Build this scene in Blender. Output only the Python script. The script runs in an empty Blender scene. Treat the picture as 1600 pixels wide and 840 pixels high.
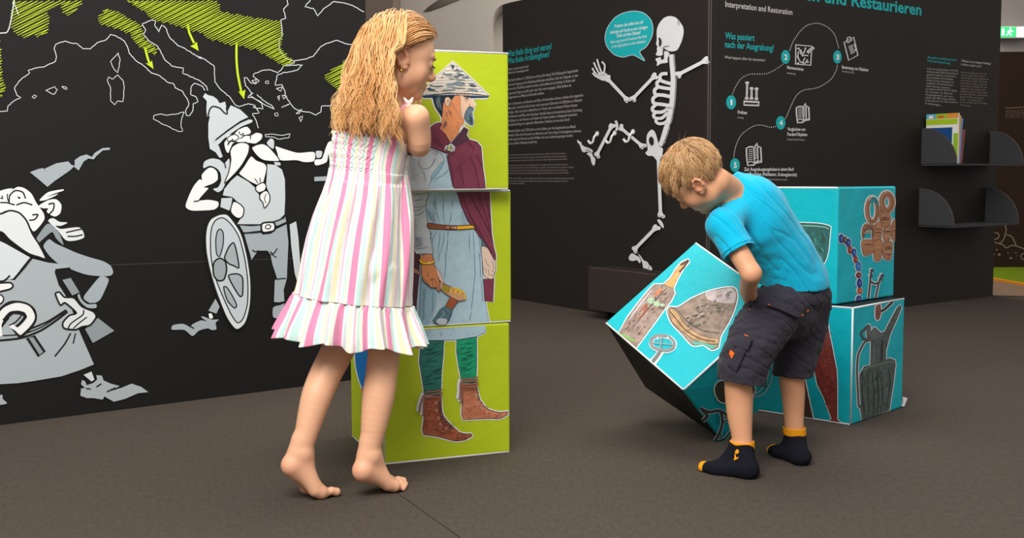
import bpy, bmesh, math, random
import numpy as np
from mathutils import Vector, Matrix, geometry
random.seed(7); rng = np.random.default_rng(7)
SC = bpy.context.scene; COL = SC.collection
PI = math.pi
# ------------------------------------------------------------------ camera, world, lights, exposure
F, PITCH, ROLL, H = 1782.35, .0807, .004, .8423
cd = bpy.data.cameras.new('camera'); cam = bpy.data.objects.new('camera', cd); COL.objects.link(cam)
cd.sensor_width = 36; cd.lens = F/1600*36; cd.clip_start = .05
cam.location = (0, 0, H)
cam.rotation_mode = 'QUATERNION'
cam.rotation_quaternion = (Matrix.Rotation(PI/2-PITCH, 4, 'X') @ Matrix.Rotation(-ROLL, 4, 'Z')).to_quaternion()
SC.camera = cam
SC.view_settings.view_transform = 'Standard'; SC.view_settings.look = 'None'
SC.view_settings.gamma = 1; SC.view_settings.use_curve_mapping = False
SC.view_settings.exposure = 0.35
w = bpy.data.worlds.new('world'); SC.world = w; w.use_nodes = True
w.node_tree.nodes['Background'].inputs[0].default_value = (1, .96, .92, 1)
w.node_tree.nodes['Background'].inputs[1].default_value = .42
def area(name, loc, target, size, power, col=(1, .96, .9)):
    l = bpy.data.lights.new(name, 'AREA'); l.shape = 'RECTANGLE'; l.size, l.size_y = size; l.energy = power; l.color = col
    o = bpy.data.objects.new(name, l); COL.objects.link(o); o.location = loc
    o.rotation_euler = (Vector(target)-Vector(loc)).to_track_quat('-Z', 'Y').to_euler(); return o
area('overhead_fill_front', (-.9, .6, 3.1), (-.2, 3.4, .7), (2.2, 1.6), 135, (1, .97, .92))  # added area light above the camera, no fixture seen
area('overhead_fill_middle', (.6, 4.4, 3.3), (.6, 4.4, 0), (2.5, 2.5), 60, (1, .93, .85))  # added overhead light for the middle of the room, out of view
area('overhead_fill_back', (2.2, 9.3, 3.3), (1.2, 10.5, .8), (2.5, 1.5), 100, (1, .92, .84))  # unseen light added to brighten the far wall

# ------------------------------------------------------------------ helpers
def lin(c):
    return tuple((x/12.92 if x <= .04045 else ((x+.055)/1.055)**2.4) for x in c[:3])
def rgb(r, g, b): return (r/255, g/255, b/255)
def ray(x, y):
    X, U = x-800, 420-y
    cr, sr = math.cos(ROLL), math.sin(ROLL)
    X, U = cr*X+sr*U, -sr*X+cr*U
    c, s = math.cos(PITCH), math.sin(PITCH)
    return np.array([X, F*c+U*s, -F*s+U*c])
O = np.array([0, 0, H])
def P(x, y, d):                      # the photo's point x, y at depth d
    r = ray(x, y); return O + r*(d/r[1])
class Plane:
    def __init__(s, o, u, v):        # origin, axes along the surface; normal turned to the room
        s.o = np.array(o, float); s.u = np.array(u, float)/np.linalg.norm(u)
        v = np.array(v, float); v = v-s.u*np.dot(v, s.u); s.v = v/np.linalg.norm(v)
        s.n = np.cross(s.u, s.v)
        if np.dot(s.n, O-s.o) < 0: s.n = -s.n
    def hit(s, x, y):
        r = ray(x, y); t = np.dot(s.o-O, s.n)/np.dot(r, s.n); return O+t*r
    def uv(s, x, y):
        q = s.hit(x, y)-s.o; return (np.dot(q, s.u), np.dot(q, s.v))
    def at(s, u, v, h=0): return s.o+u*s.u+v*s.v+h*s.n
def props(o, label=None, cat=None, group=None, kind=None):
    if label: o['label'] = label
    if cat: o['category'] = cat
    if group: o['group'] = group
    if kind: o['kind'] = kind
    return o
def empty(name, loc, label, cat, group=None):
    o = bpy.data.objects.new(name, None); COL.objects.link(o); o.location = loc; o.empty_display_size = .05
    return props(o, label, cat, group)
def mesh(name, V, Fc, mats, parent=None, smooth=False, mi=None, cols=None, fcols=None, grain=None, loc=None, uv=None):
    V = np.asarray(V, float)
    off = np.zeros(3)
    if parent is not None:
        q = parent
        while q is not None: off = off+np.array(q.location); q = q.parent
    elif loc is not None: off = np.array(loc, float)
    me = bpy.data.meshes.new(name)
    me.from_pydata((V-off).tolist(), [], [list(map(int, f)) for f in Fc] if not isinstance(Fc, np.ndarray) else Fc.tolist())
    if not isinstance(mats, (list, tuple)): mats = [mats]
    for m in mats: me.materials.append(m)
    if mi is not None: me.polygons.foreach_set('material_index', list(map(int, mi)))
    if smooth: me.polygons.foreach_set('use_smooth', [True]*len(me.polygons))
    if cols is not None:
        a = me.color_attributes.new('ink', 'FLOAT_COLOR', 'POINT')
        c = np.ones((len(V), 4)); c[:, :3] = cols; a.data.foreach_set('color', c.ravel())
    if grain is not None:
        a = me.attributes.new('grain', 'FLOAT', 'POINT'); a.data.foreach_set('value', np.asarray(grain, float).ravel())
    if uv is not None:
        a = me.attributes.new('st', 'FLOAT_VECTOR', 'POINT'); a.data.foreach_set('vector', np.asarray(uv, float).ravel())
    me.update()
    o = bpy.data.objects.new(name, me); COL.objects.link(o)
    if parent is not None: o.parent = parent
    elif loc is not None: o.location = loc
    return o
def boxvf(lo, hi):
    x0, y0, z0 = lo; x1, y1, z1 = hi
    V = [(x0,y0,z0),(x1,y0,z0),(x1,y1,z0),(x0,y1,z0),(x0,y0,z1),(x1,y0,z1),(x1,y1,z1),(x0,y1,z1)]
    return V, [(0,3,2,1),(4,5,6,7),(0,1,5,4),(1,2,6,5),(2,3,7,6),(3,0,4,7)]
class MB:
    def __init__(s): s.V = []; s.F = []; s.M = []; s.C = []; s.G = []
    def add(s, V, Fc, m=0, c=(1,1,1), g=0):
        b = len(s.V); s.V += [tuple(v) for v in V]; s.F += [tuple(i+b for i in f) for f in Fc]
        s.M += [m]*len(Fc); s.C += [c]*len(V); s.G += [g]*len(V)
    def obox(s, c, ax, ay, az, m=0, col=(1,1,1)):     # centre and three half axes
        c, ax, ay, az = map(lambda q: np.array(q, float), (c, ax, ay, az))
        V, Fc = boxvf((-1,-1,-1), (1,1,1))
        if np.dot(np.cross(ax, ay), az) < 0: Fc = [f[::-1] for f in Fc]
        s.add([c+v[0]*ax+v[1]*ay+v[2]*az for v in V], Fc, m, col)
    def tube(s, pts, r, n=8, m=0, col=(1,1,1), cap=True, g=0):
        pts = [np.array(p, float) for p in pts]; k = len(pts)
        rr = r if hasattr(r, '__len__') else [r]*k
        V = []; up = None
        for i, p in enumerate(pts):
            t = pts[min(i+1, k-1)]-pts[max(i-1, 0)]; t = t/(np.linalg.norm(t)+1e-12)
            if up is None:
                up = np.array([0, 0, 1.]) if abs(t[2]) < .9 else np.array([1., 0, 0])
            a = up-t*np.dot(up, t); a /= np.linalg.norm(a)+1e-12; up = a; b = np.cross(t, a)
            for j in range(n):
                th = 2*PI*j/n; V.append(p+rr[i]*(math.cos(th)*a+math.sin(th)*b))
        Fc = [(i*n+j, i*n+(j+1) % n, (i+1)*n+(j+1) % n, (i+1)*n+j) for i in range(k-1) for j in range(n)]
        if cap: Fc += [tuple(range(n))[::-1], tuple((k-1)*n+j for j in range(n))]
        s.add(V, Fc, m, col, g)
    def build(s, name, mats, parent=None, smooth=False, loc=None, attr=False):
        return mesh(name, s.V, s.F, mats, parent, smooth, s.M, s.C if attr else None, None, s.G if attr else None, loc)
# ------------------------------------------------------------------ materials
def mat(name, col, rough=.6, spec=.5, metal=0, bump=None, vary=None, attr=False, sheen=0, sss=0, extra=None):
    m = bpy.data.materials.new(name); m.use_nodes = True; nt = m.node_tree; N, L = nt.nodes, nt.links
    b = N['Principled BSDF']; b.inputs['Roughness'].default_value = rough; b.inputs['Metallic'].default_value = metal
    b.inputs['Specular IOR Level'].default_value = spec
    if sheen: b.inputs['Sheen Weight'].default_value = sheen
    if sss: b.inputs['Subsurface Weight'].default_value = sss; b.inputs['Subsurface Radius'].default_value = (.012, .005, .003); b.inputs['Subsurface Scale'].default_value = 1
    tc = N.new('ShaderNodeTexCoord'); src = None
    if attr:
        a = N.new('ShaderNodeAttribute'); a.attribute_name = 'ink'; src = a.outputs['Color']
    else:
        c = N.new('ShaderNodeRGB'); c.outputs[0].default_value = (*lin(col), 1); src = c.outputs[0]
    if vary:
        sc, amt = vary[0], vary[1]
        n = N.new('ShaderNodeTexNoise'); n.inputs['Scale'].default_value = sc; n.inputs['Detail'].default_value = 6; n.inputs['Roughness'].default_value = .65
        mp = N.new('ShaderNodeMapping'); L.new(tc.outputs['Object'], mp.inputs[0]); L.new(mp.outputs[0], n.inputs['Vector'])
        if len(vary) > 2: mp.inputs['Scale'].default_value = vary[2]
        r = N.new('ShaderNodeMapRange'); r.inputs[1].default_value = .3; r.inputs[2].default_value = .7
        r.inputs[3].default_value = 1-amt*.8; r.inputs[4].default_value = 1+amt*1.5; L.new(n.outputs[0], r.inputs[0])
        mx = N.new('ShaderNodeMix'); mx.data_type = 'RGBA'; mx.blend_type = 'MULTIPLY'; mx.inputs[0].default_value = 1
        L.new(src, mx.inputs[6]); L.new(r.outputs[0], mx.inputs[7]); src2 = mx.outputs[2]
        if attr:
            g = N.new('ShaderNodeAttribute'); g.attribute_name = 'grain'; L.new(g.outputs['Fac'], mx.inputs[0])
        src = src2
    L.new(src, b.inputs['Base Color'])
    if bump:
        for k, (sc, st, dist) in enumerate(bump):
            n = N.new('ShaderNodeTexNoise'); n.inputs['Scale'].default_value = sc; n.inputs['Detail'].default_value = 4
            L.new(tc.outputs['Object'], n.inputs['Vector'])
            bp = N.new('ShaderNodeBump'); bp.inputs['Strength'].default_value = st; bp.inputs['Distance'].default_value = dist
            L.new(n.outputs[0], bp.inputs['Height'])
            if k: L.new(prev.outputs[0], bp.inputs['Normal'])
            prev = bp
        L.new(prev.outputs[0], b.inputs['Normal'])
    if extra: extra(nt, b)
    return m
M = {}
M['black'] = mat('matt_black_panel', rgb(21, 20, 20), .6, .3, bump=[(300, .15, .002)], vary=(3, .06))
M['brownblack'] = mat('brown_black_panel', rgb(30, 24, 20), .65, .35, bump=[(300, .15, .002)], vary=(3, .06))
M['floor'] = mat('grey_needle_felt_floor', rgb(77, 69, 62), .95, .15, bump=[(600, .6, .003), (60, .15, .004)], vary=(90, .16, (1, .35, 1)))
M['plaster'] = mat('grey_plaster', rgb(172, 166, 160), .9, .2, bump=[(20, .15, .01)], vary=(1.5, .05))
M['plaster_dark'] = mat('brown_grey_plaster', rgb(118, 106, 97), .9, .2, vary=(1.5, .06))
M['green'] = mat('lime_vinyl', rgb(186, 205, 28), .48, .4, bump=[(8, .4, .014), (400, .12, .0006)])
M['blue'] = mat('turquoise_vinyl', rgb(4, 186, 202), .5, .4, bump=[(8, .45, .016), (400, .12, .0006)])
M['vinylblack'] = mat('black_vinyl', rgb(26, 26, 30), .55, .4, bump=[(7, .25, .012)])
M['piping'] = mat('white_piping', rgb(240, 240, 244), .5, .4)
M['ink'] = mat('printed_ink', (1, 1, 1), .5, .35, attr=True, vary=(38, .55))
M['wallink'] = mat('wall_print', (1, 1, 1), .6, .3, attr=True)
M['trough'] = mat('dark_brown_felt', rgb(58, 49, 45), .9, .2, vary=(300, .15))
M['shelf'] = mat('dark_grey_board', rgb(62, 62, 66), .8, .3, vary=(300, .1))
M['shelfedge'] = mat('brown_board_edge', rgb(92, 78, 74), .8, .3)
M['alu'] = mat('aluminium_profile', rgb(110, 105, 104), .5, .5, .4)
M['carpet'] = mat('green_turf', rgb(98, 118, 18), .95, .1, vary=(120, .3), bump=[(500, .5, .005)])
M['orange'] = mat('orange_strip', rgb(214, 140, 30), .6, .3)
M['white'] = mat('white_enamel', rgb(232, 232, 232), .4, .5)
M['rubber'] = mat('black_rubber', rgb(20, 20, 20), .6, .4)
M['far_floor'] = mat('brown_far_floor', rgb(120, 98, 78), .8, .2, vary=(4, .08))

# ------------------------------------------------------------------ planar artwork
def cr(pts, closed, n=4):
    pts = [np.array(p, float) for p in pts]; k = len(pts); out = []
    rngk = range(k) if closed else range(k-1)
    for i in rngk:
        if closed: p0, p1, p2, p3 = pts[(i-1) % k], pts[i], pts[(i+1) % k], pts[(i+2) % k]
        else: p0, p1, p2, p3 = pts[max(i-1, 0)], pts[i], pts[i+1], pts[min(i+2, k-1)]
        for j in range(n):
            t = j/n
            # centripetal-ish: soften the tangents of long steps
            m1 = (p2-p0)*.4; m2 = (p3-p1)*.4; L = np.linalg.norm(p2-p1)
            for m_ in (m1, m2):
                q = np.linalg.norm(m_)
                if q > 1.1*L: m_ *= 1.1*L/q
            out.append((2*t**3-3*t**2+1)*p1+(t**3-2*t**2+t)*m1+(-2*t**3+3*t**2)*p2+(t**3-t**2)*m2)
    if not closed: out.append(pts[-1])
    return out
def T(ox, oy, s, pts): return [(ox+x/s, oy+y/s) for x, y in pts]
class Art:
    def __init__(s, plane, base=.0006, clip=None):
        s.p = plane; s.items = []; s.base = base; s.clip = clip; s.lw = 1.0
    def fill(s, px, col, smooth=True, halo=0, out=None, ow=.8, g=0, layer=1):
        s.items.append(('f', px, col, smooth, halo, out, ow, g, layer)); return s
    def line(s, px, col, wd=1., smooth=True, taper=False, closed=False, layer=2, jit=0):
        s.items.append(('l', px, col, wd, smooth, taper, closed, layer, jit)); return s
    def _ribbon(s, px, wd, closed, taper=False):
        q = [np.array(p) for p in px]; k = len(q); L = []; R = []
        for i in range(k):
            a = q[(i-1) % k] if (closed or i > 0) else q[i]; b = q[(i+1) % k] if (closed or i < k-1) else q[i]
            t = b-a; t = t/(np.linalg.norm(t)+1e-9); nn = np.array([-t[1], t[0]])
            w_ = wd/2
            if taper: w_ *= .25+.75*math.sin(PI*min(1, max(0, i/(k-1))))
            L.append(q[i]+nn*w_); R.append(q[i]-nn*w_)
        return L, R
    def build(s, name, parent, matl, label=None):
        mb = MB(); order = 0
        def put(V2, Fc, col, g=0):
            nonlocal order
            order += 1; h = s.base+order*.00004; V = []
            for x, y in V2:
                a, b = s.p.uv(x, y)
                if s.clip: a = min(max(a, s.clip[0]), s.clip[1]); b = min(max(b, s.clip[2]), s.clip[3])
                V.append(s.p.at(a, b, h))
            mb.add(V, Fc, 0, lin(col), g)
        def ribbon(px, wd, col, closed, taper=False, g=0):
            L, R = s._ribbon(px, wd*(s.lw if max(col) < .2 else 1), closed, taper); k = len(L)
            Fc = [(i, (i+1) % k, k+(i+1) % k, k+i) for i in range(k if closed else k-1)]
            put(L+R, Fc, col, g)
        def poly(px, col, g=0):
            vs = [Vector((float(x), float(y), 0)) for x, y in px]
            tris = geometry.tessellate_polygon([vs])
            put(px, [tuple(t) for t in tris], col, g)
        shp = {}
        def pts(it):
            k = id(it[1])
            if k not in shp: shp[k] = cr(it[1], True) if it[3] else [np.array(p) for p in it[1]]
            return shp[k]
        for it in s.items:
            if it[0] == 'f' and it[4]: ribbon(pts(it), it[4]*2, (.95, .95, .96), True)
        for lay in (1, 2, 3, 4):
            for it in s.items:
                if it[0] == 'f' and it[8] == lay:
                    poly(pts(it), it[2], it[7])
                    if it[5] is not None: ribbon(pts(it), it[6], it[5], True)
                if it[0] == 'l' and it[7] == lay:
                    q = it[1]
                    if it[8]:
                        z = []
                        for i in range(len(q)-1):
                            d = math.dist(q[i], q[i+1]); n_ = max(1, int(d/3))
                            for j in range(n_):
                                t = j/n_; z.append((q[i][0]*(1-t)+q[i+1][0]*t+random.uniform(-1, 1)*it[8]*(j > 0), q[i][1]*(1-t)+q[i+1][1]*t+random.uniform(-1, 1)*it[8]*(j > 0)))
                        z.append(q[-1]); q = z; sm = False
                    else: sm = it[4]
                    q = cr(q, it[6], 5) if sm else q
                    ribbon(q, it[3], it[2], it[6], it[5])
        o = mb.build(name, [matl], parent, attr=True)
        if label: o['label'] = label
        return o
def hatch(art, poly, ang, step, wd, col, zig=True):
    c, sn = math.cos(ang), math.sin(ang)
    q = [(x*c+y*sn, -x*sn+y*c) for x, y in poly]; v0 = min(p[1] for p in q); v1 = max(p[1] for p in q)
    v = v0+step/2; kk = 0
    while v < v1:
        kk += 1
        xs = []
        for i in range(len(q)):
            a, b = q[i], q[(i+1) % len(q)]
            if (a[1] <= v) != (b[1] <= v): xs.append(a[0]+(v-a[1])/(b[1]-a[1])*(b[0]-a[0]))
        xs.sort()
        for i in range(0, len(xs)-1, 2):
            e = [random.uniform(-2, 2) for _ in range(2)]
            a = (xs[i]+e[0], v); b = (xs[i+1]+e[1], v+step*.35)
            f = lambda p: (p[0]*c-p[1]*sn, p[0]*sn+p[1]*c)
            art.line([f(a), f(b)], col, wd, smooth=False)
            if zig and kk % 2: art.line([f(b), f((xs[i]+e[0]+1, v+step))], col, wd*.8, smooth=False)
        v += step
def text_mesh(body, bold=0.0, spacing=1.0, shear=0):
    c = bpy.data.curves.new('t', 'FONT'); c.body = body; c.size = 1; c.offset = bold; c.space_character = spacing; c.shear = shear
    c.resolution_u = 2
    o = bpy.data.objects.new('t', c); COL.objects.link(o)
    bpy.context.view_layer.update()
    me = bpy.data.meshes.new_from_object(o.evaluated_get(bpy.context.evaluated_depsgraph_get()))
    V = np.array([v.co[:] for v in me.vertices]).reshape(-1, 3); Fc = [tuple(p.vertices) for p in me.polygons]
    bpy.data.objects.remove(o); bpy.data.curves.remove(c); bpy.data.meshes.remove(me)
    return V, Fc
def lettering(name, plane, lines, parent, h=.0006):
    """lines: (text, px start of the baseline, px end, height in metres of a capital, colour, boldness)"""
    mb = MB()
    for ln in lines:
        body, p0, p1, hh, col, bold = ln[:6]; shear = ln[6] if len(ln) > 6 else 0
        V, Fc = text_mesh(body, bold, shear=shear)
        if not len(V): continue
        a = plane.hit(*p0); b = plane.hit(*p1); d = b-a; L = np.linalg.norm(d); d = d/L
        x0, x1 = V[:, 0].min(), V[:, 0].max()
        up = plane.v
        W_ = [a+d*((v[0]-x0)/(x1-x0)*L)+up*(v[1]/.72*hh)+plane.n*h for v in V]
        mb.add(W_, Fc, 0, lin(col))
    return mb.build(name, [M['wallink']], parent, attr=True)
# ================================================================== THE SETTING
ZUP = np.array([0, 0, 1.])
CORN = np.array([1.067, 6.151, 0]); PA0 = np.array([0, 7.879, 0]); PB1 = np.array([3.355, 7.921, 0])
LW0 = np.array([-1.758, 3.858, 0]); LD = np.array([.7899, .6132, 0]); LD /= np.linalg.norm(LD)
PL_A = Plane(PA0, CORN-PA0, ZUP); PL_B = Plane(CORN, PB1-CORN, ZUP); PL_L = Plane(LW0, LD, ZUP)
V, Fc = boxvf((-9, -4, -.1), (12, 18, 0))
fl = props(mesh('floor', V, Fc, M['floor']), kind='structure')
fs = MB()     # seams between the carpet lengths
for (a, b) in [((618, 768), (745, 858))]:
    p_, q_ = [O+ray(*z)*(-H/ray(*z)[2]) for z in (a, b)]
    d = (q_-p_)/np.linalg.norm(q_-p_); nn = np.array([-d[1], d[0], 0])*.0012
    fs.add([p_-nn+[0,0,.0006], q_-nn+[0,0,.0006], q_+nn+[0,0,.0006], p_+nn+[0,0,.0006]], [(0,1,2,3)])
fs.build('floor_seam', [mat('dark_carpet_seam', rgb(44, 39, 36), .95, .1)], fl)
def slab(name, a, b, z0, z1, th, m, away=True):
    d = (b-a)/np.linalg.norm(b-a); n = np.array([-d[1], d[0], 0])
    if np.dot(n, O-a) > 0: n = -n
    mb = MB(); c = (a+b)/2+n*th/2+ZUP*(z0+z1)/2
    mb.obox(c, d*np.linalg.norm(b-a)/2, n*th/2, ZUP*(z1-z0)/2)
    return props(mb.build(name, [m]), kind='structure')
# left wall: starts left of the frame, ends at x=571
LEND = PL_L.hit(571, 0); LEND[2] = 0
wl = slab('wall_left', LW0-LD*2.2, LEND, 0, 3.0, .06, M['black'])
wa = slab('wall_back', PA0+(PA0-CORN)/np.linalg.norm(PA0-CORN)*.11, CORN, 0, 2.02, .05, M['brownblack'])
wb = slab('wall_right', CORN, PB1, 0, 2.75, .05, M['brownblack'])
# profile at the corner of the two partitions
mb = MB()
dA = (CORN-PA0)/np.linalg.norm(CORN-PA0); dB = (PB1-CORN)/np.linalg.norm(PB1-CORN)
mb.obox(CORN+PL_A.n*.001-dA*.018+ZUP*1.01, dA*.0028, PL_A.n*.004, ZUP*1.01)
mb.obox(CORN+PL_A.n*.001-dA*.002+ZUP*1.01, dA*.0014, PL_A.n*.003, ZUP*1.01)
props(mb.build('trim_1', [M['alu']]), kind='structure')
# horizontal panel joint on the left wall
mb = MB(); a = PL_L.hit(0, 420); b = PL_L.hit(470, 403)
mb.obox((a+b)/2+PL_L.n*.0003, (b-a)/2+LD*.0, PL_L.n*.0004, ZUP*.0016)
props(mb.build('panel_joint', [mat('panel_joint_black', rgb(52, 50, 50), .6)], wl))
# plaster wall of the hall far behind, with an arched window niche
YB = 10.9
def Q(x, y): return P(x, y, YB)
niche = [Q(768, 420), Q(768, 60), Q(768, 34), Q(772, 20), Q(782, 9), Q(800, 3), Q(840, -4), Q(900, -8), Q(960, -6), Q(1010, 4), Q(1030, 25), Q(1034, 60), Q(1034, 420)]
outer = [(-3.6, YB, 0), (-3.6, YB, 4.2), (9.2, YB, 4.2), (9.2, YB, 0)]
nl = [tuple(p) for p in cr(niche[1:-1], False, 4)]
nl = [tuple(niche[0])]+nl+[tuple(niche[-1])]
loop = [outer[0], outer[1], outer[2], outer[3], (nl[-1][0], YB, 0)]+[p for p in nl[::-1]]+[(nl[0][0], YB, 0)]
vs = [Vector((p[0], p[2], 0)) for p in loop]
tr = geometry.tessellate_polygon([vs])
V = [tuple(p) for p in loop]; Fc = [tuple(t) for t in tr]; mi = [0]*len(Fc)
n0 = len(V); rim = [(nl[0][0], YB, 0)]+nl+[(nl[-1][0], YB, 0)]
for p in rim: V.append((p[0], YB, p[2]))
for p in rim: V.append((p[0]*.985+.02, YB+.45, p[2]))
k = len(rim)
Fc += [(n0+i, n0+i+1, n0+k+i+1, n0+k+i) for i in range(k-1)]; mi += [0]*(k-1)
Fc.append(tuple(n0+k+i for i in range(k))); mi.append(1)
far = props(mesh('wall_far', V, Fc, [M['plaster'], M['plaster']], mi=mi), kind='structure')
# darker side pier of the vault and the sloping vault rib
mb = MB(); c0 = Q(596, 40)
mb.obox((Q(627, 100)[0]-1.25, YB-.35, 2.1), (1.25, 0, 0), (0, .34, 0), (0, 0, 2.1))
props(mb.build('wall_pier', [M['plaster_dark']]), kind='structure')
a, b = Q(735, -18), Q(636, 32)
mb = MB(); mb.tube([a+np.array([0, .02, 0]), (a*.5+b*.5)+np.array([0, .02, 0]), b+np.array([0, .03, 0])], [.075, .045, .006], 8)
props(mb.build('trim_2', [mat('vault_rib_shade', rgb(98, 88, 80), .9)], smooth=True), kind='structure')  # dark colour of the rib paints in the diagonal shadow on the vault
# --- far right: dark partition, green turf, sign wall
YF = 10.2
a = P(1545, 81, YF); b = P(1700, 72, YF)
mb = MB(); z1 = a[2]; mb.obox(((a[0]+7.2)/2-.15, YF+.03, z1/2), ((7.2-a[0])/2+.15, 0, 0), (0, .03, 0), (0, 0, z1/2))
wf = props(mb.build('wall_partition', [mat('brown_partition', rgb(52, 35, 26), .8, .2)]), kind='structure')
PF = Plane((0, YF, 0), (1, 0, 0), ZUP)
A = Art(PF)
wc = rgb(150, 132, 112)
TT = lambda pts: T(1400, 270, 4, pts)
A.line(TT([(680, 320), (688, 360), (670, 420), (640, 440), (615, 432)]), wc, 1.6)
A.line(TT([(612, 370), (640, 380), (640, 405), (612, 418)]), wc, 1.6)
A.line(TT([(690, 385), (725, 400), (750, 450)]), wc, 1.6)
A.line(TT([(640, 440), (670, 450), (690, 468), (730, 452), (800, 475), (860, 520)]), wc, 1.6)
for x, y, r in ((645, 510, 10), (630, 480, 7), (700, 500, 5), (718, 532, 9), (748, 498, 5), (758, 518, 4), (612, 508, 6)):
    A.fill(TT([(x-r, y), (x, y-r*.8), (x+r, y), (x, y+r*.8)]), wc)
A.line(TT([(780, 520), (790, 505), (810, 505), (815, 525), (800, 540), (785, 535)]), wc, 1.4, closed=True)
A.build('printed_clouds', wf, M['wallink'], 'beige outline clouds and dots')
lettering('wall_text', PF, [('Vom Fund zum Museum', (1571, 170), (1612, 168), .016, wc, .01)]+[(t, (1571, 174.5+3.2*i), (1612, 172.5+3.2*i), .010, wc, 0) for i, t in enumerate(['Die Objekte aus den Gräbern', 'werden im Museum gezeigt und', 'für alle bewahrt. The finds', 'are kept for everyone'])], wf)
def fp(x, y): return O+ray(x, y)*(-H/ray(x, y)[2])
g0, g1 = fp(1530, 434), fp(1660, 456)
V = [tuple(g0), tuple(g1), (7.5, YF-.02, 0), (3.4, YF-.02, 0)]
V = [(v[0], v[1], .0) for v in V]+[(v[0], v[1], .018) for v in V]
tf = empty('turf_mat', (V[0][0], V[0][1], 0), 'green turf mat with orange edge strip in front of far dark partition', 'carpet')
mesh('turf', V, [(0,3,2,1),(4,5,6,7),(0,1,5,4),(1,2,6,5),(2,3,7,6),(3,0,4,7)], M['carpet'], tf)
mb = MB(); d = g1-g0; n_ = np.array([d[1], -d[0], 0])/np.linalg.norm(d)*.02
mb.obox((g0+g1)/2+n_+ZUP*.011, d/2, n_, ZUP*.011); mb.build('edge_strip', [M['orange']], tf)
# brown floor covering beyond the partition
V = [(fp(1551, 462)+[0,0,.004]), (fp(1551, 462)+[4.5, -1.6, .004]), (8, YF-.02, .004), (3.2, YF-.02, .004), (3.2, 8.6, .004)]
props(mesh('floor_brown', V, [(0, 1, 2, 3, 4)], M['far_floor']), kind='structure')
# exit sign
ex = empty('exit_sign', P(1579, 60, YB-.1), 'small lit green and white exit sign on far grey wall', 'sign')
c = P(1580, 51, YB-.06)
mb = MB(); mb.obox(c, (.155, 0, 0), (0, .05, 0), (0, 0, .055)); mb.build('housing', [M['white']], ex)
def emis(name, col, st):
    m = bpy.data.materials.new(name); m.use_nodes = True; b = m.node_tree.nodes['Principled BSDF']
    b.inputs['Base Color'].default_value = (*lin(col), 1); b.inputs['Emission Color'].default_value = (*lin(col), 1); b.inputs['Emission Strength'].default_value = st; return m
PE = Plane(c+np.array([0, -.051, 0]), (1, 0, 0), ZUP)
mb = MB(); q = PE.at(0, 0, .002)
mb.obox(q+np.array([-.062, 0, 0]), (.078, 0, 0), (0, .001, 0), (0, 0, .044), 0)
mb.obox(q+np.array([.085, 0, 0]), (.055, 0, 0), (0, .001, 0), (0, 0, .044), 1)
mb.build('lit_panel', [emis('exit_green', rgb(30, 190, 90), 1.6), emis('exit_white', rgb(235, 250, 240), 1.3)], ex)
mb = MB()
q = PE.at(-.035, 0, .005)
mb.tube([q+[0,0,.02], q+[-.01,0,-.005], q+[-.03,0,-.03]], .006, 6); mb.tube([q+[-.01,0,-.005], q+[.015,0,-.03]], .006, 6)
mb.tube([q+[0,0,.012], q+[.028,0,.002]], .005, 6); mb.tube([q+[0,0,.012], q+[-.025,0,.004]], .005, 6); mb.tube([q+[.004,0,.026], q+[.004,0,.036]], .008, 8)
mb.obox(q+[-.065, 0, 0], (.012, 0, 0), (0, .001, 0), (0, 0, .03))
mb.build('pictogram', [emis('pictogram_white', rgb(240, 255, 245), 1.6)], ex)
# ================================================================== WALL GRAPHICS
A = Art(PL_L)
LG = rgb(210, 218, 225); MG = rgb(172, 182, 190); DG = rgb(150, 159, 166); WH = rgb(248, 249, 251); BK = rgb(26, 26, 27); LIME = rgb(200, 226, 42)
def t1(p): return T(0, 0, 4, p)
def t4(p): return T(300, 0, 4.2, p)
def t3(p): return T(200, 130, 4, p)
wcol = rgb(226, 230, 236)
def coast(p, w=1.15, closed=False):
    p = list(p)+([p[0]] if closed else [])
    A.line(p, wcol, w, jit=.55, layer=1)
# hatched areas first, so that the coast lies over them
for poly, st in (
    (t1([(80,0),(530,0),(470,60),(400,90),(375,30),(300,70),(310,120),(290,210),(140,232),(65,180)]), 3.9),
    (t1([(655,55),(720,60),(810,115),(880,160),(900,240),(990,310),(950,340),(870,290),(800,200),(640,155),(598,115)]), 3.6),
    ([(198,0),(338,0),(345,17),(400,28),(436,31),(440,52),(436,75),(452,90),(458,99),(440,101),(400,78),(365,70),(330,62),(310,50),(270,38),(240,30)], 3.3),
    ([(519,106),(545,94),(545,138),(525,138),(503,122)], 3.4),
    ([(-8,60),(-1,62),(2,120),(7,140),(-2,150),(-10,140)], 4)):
    hatch(A, poly, math.radians(-27), st, .95, LIME)
A.build('printed_hatching', wl, M['wallink'], 'lime green diagonal hatching on the map')
A = Art(PL_L, .0012)
coast(t1([(-40,695),(45,695),(50,660),(90,628),(130,610),(105,595),(90,550),(120,505),(185,455),(175,440),(210,428),(275,418),(345,385),(352,350),(338,300),(350,275),(405,257),(440,268),(480,272),(520,305),(565,305),(605,268),(660,250),(690,215),(720,222),(775,255),(795,290),(808,335),(850,380),(895,410),(945,455),(1000,475),(1050,515),(1085,525),(1095,550),(1140,570),(1165,610),(1180,650),(1160,690),(1165,722),(1185,722),(1205,690),(1205,650),(1237,635),(1225,605),(1190,590),(1195,540),(1215,520),(1265,540),(1280,565)]))
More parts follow.
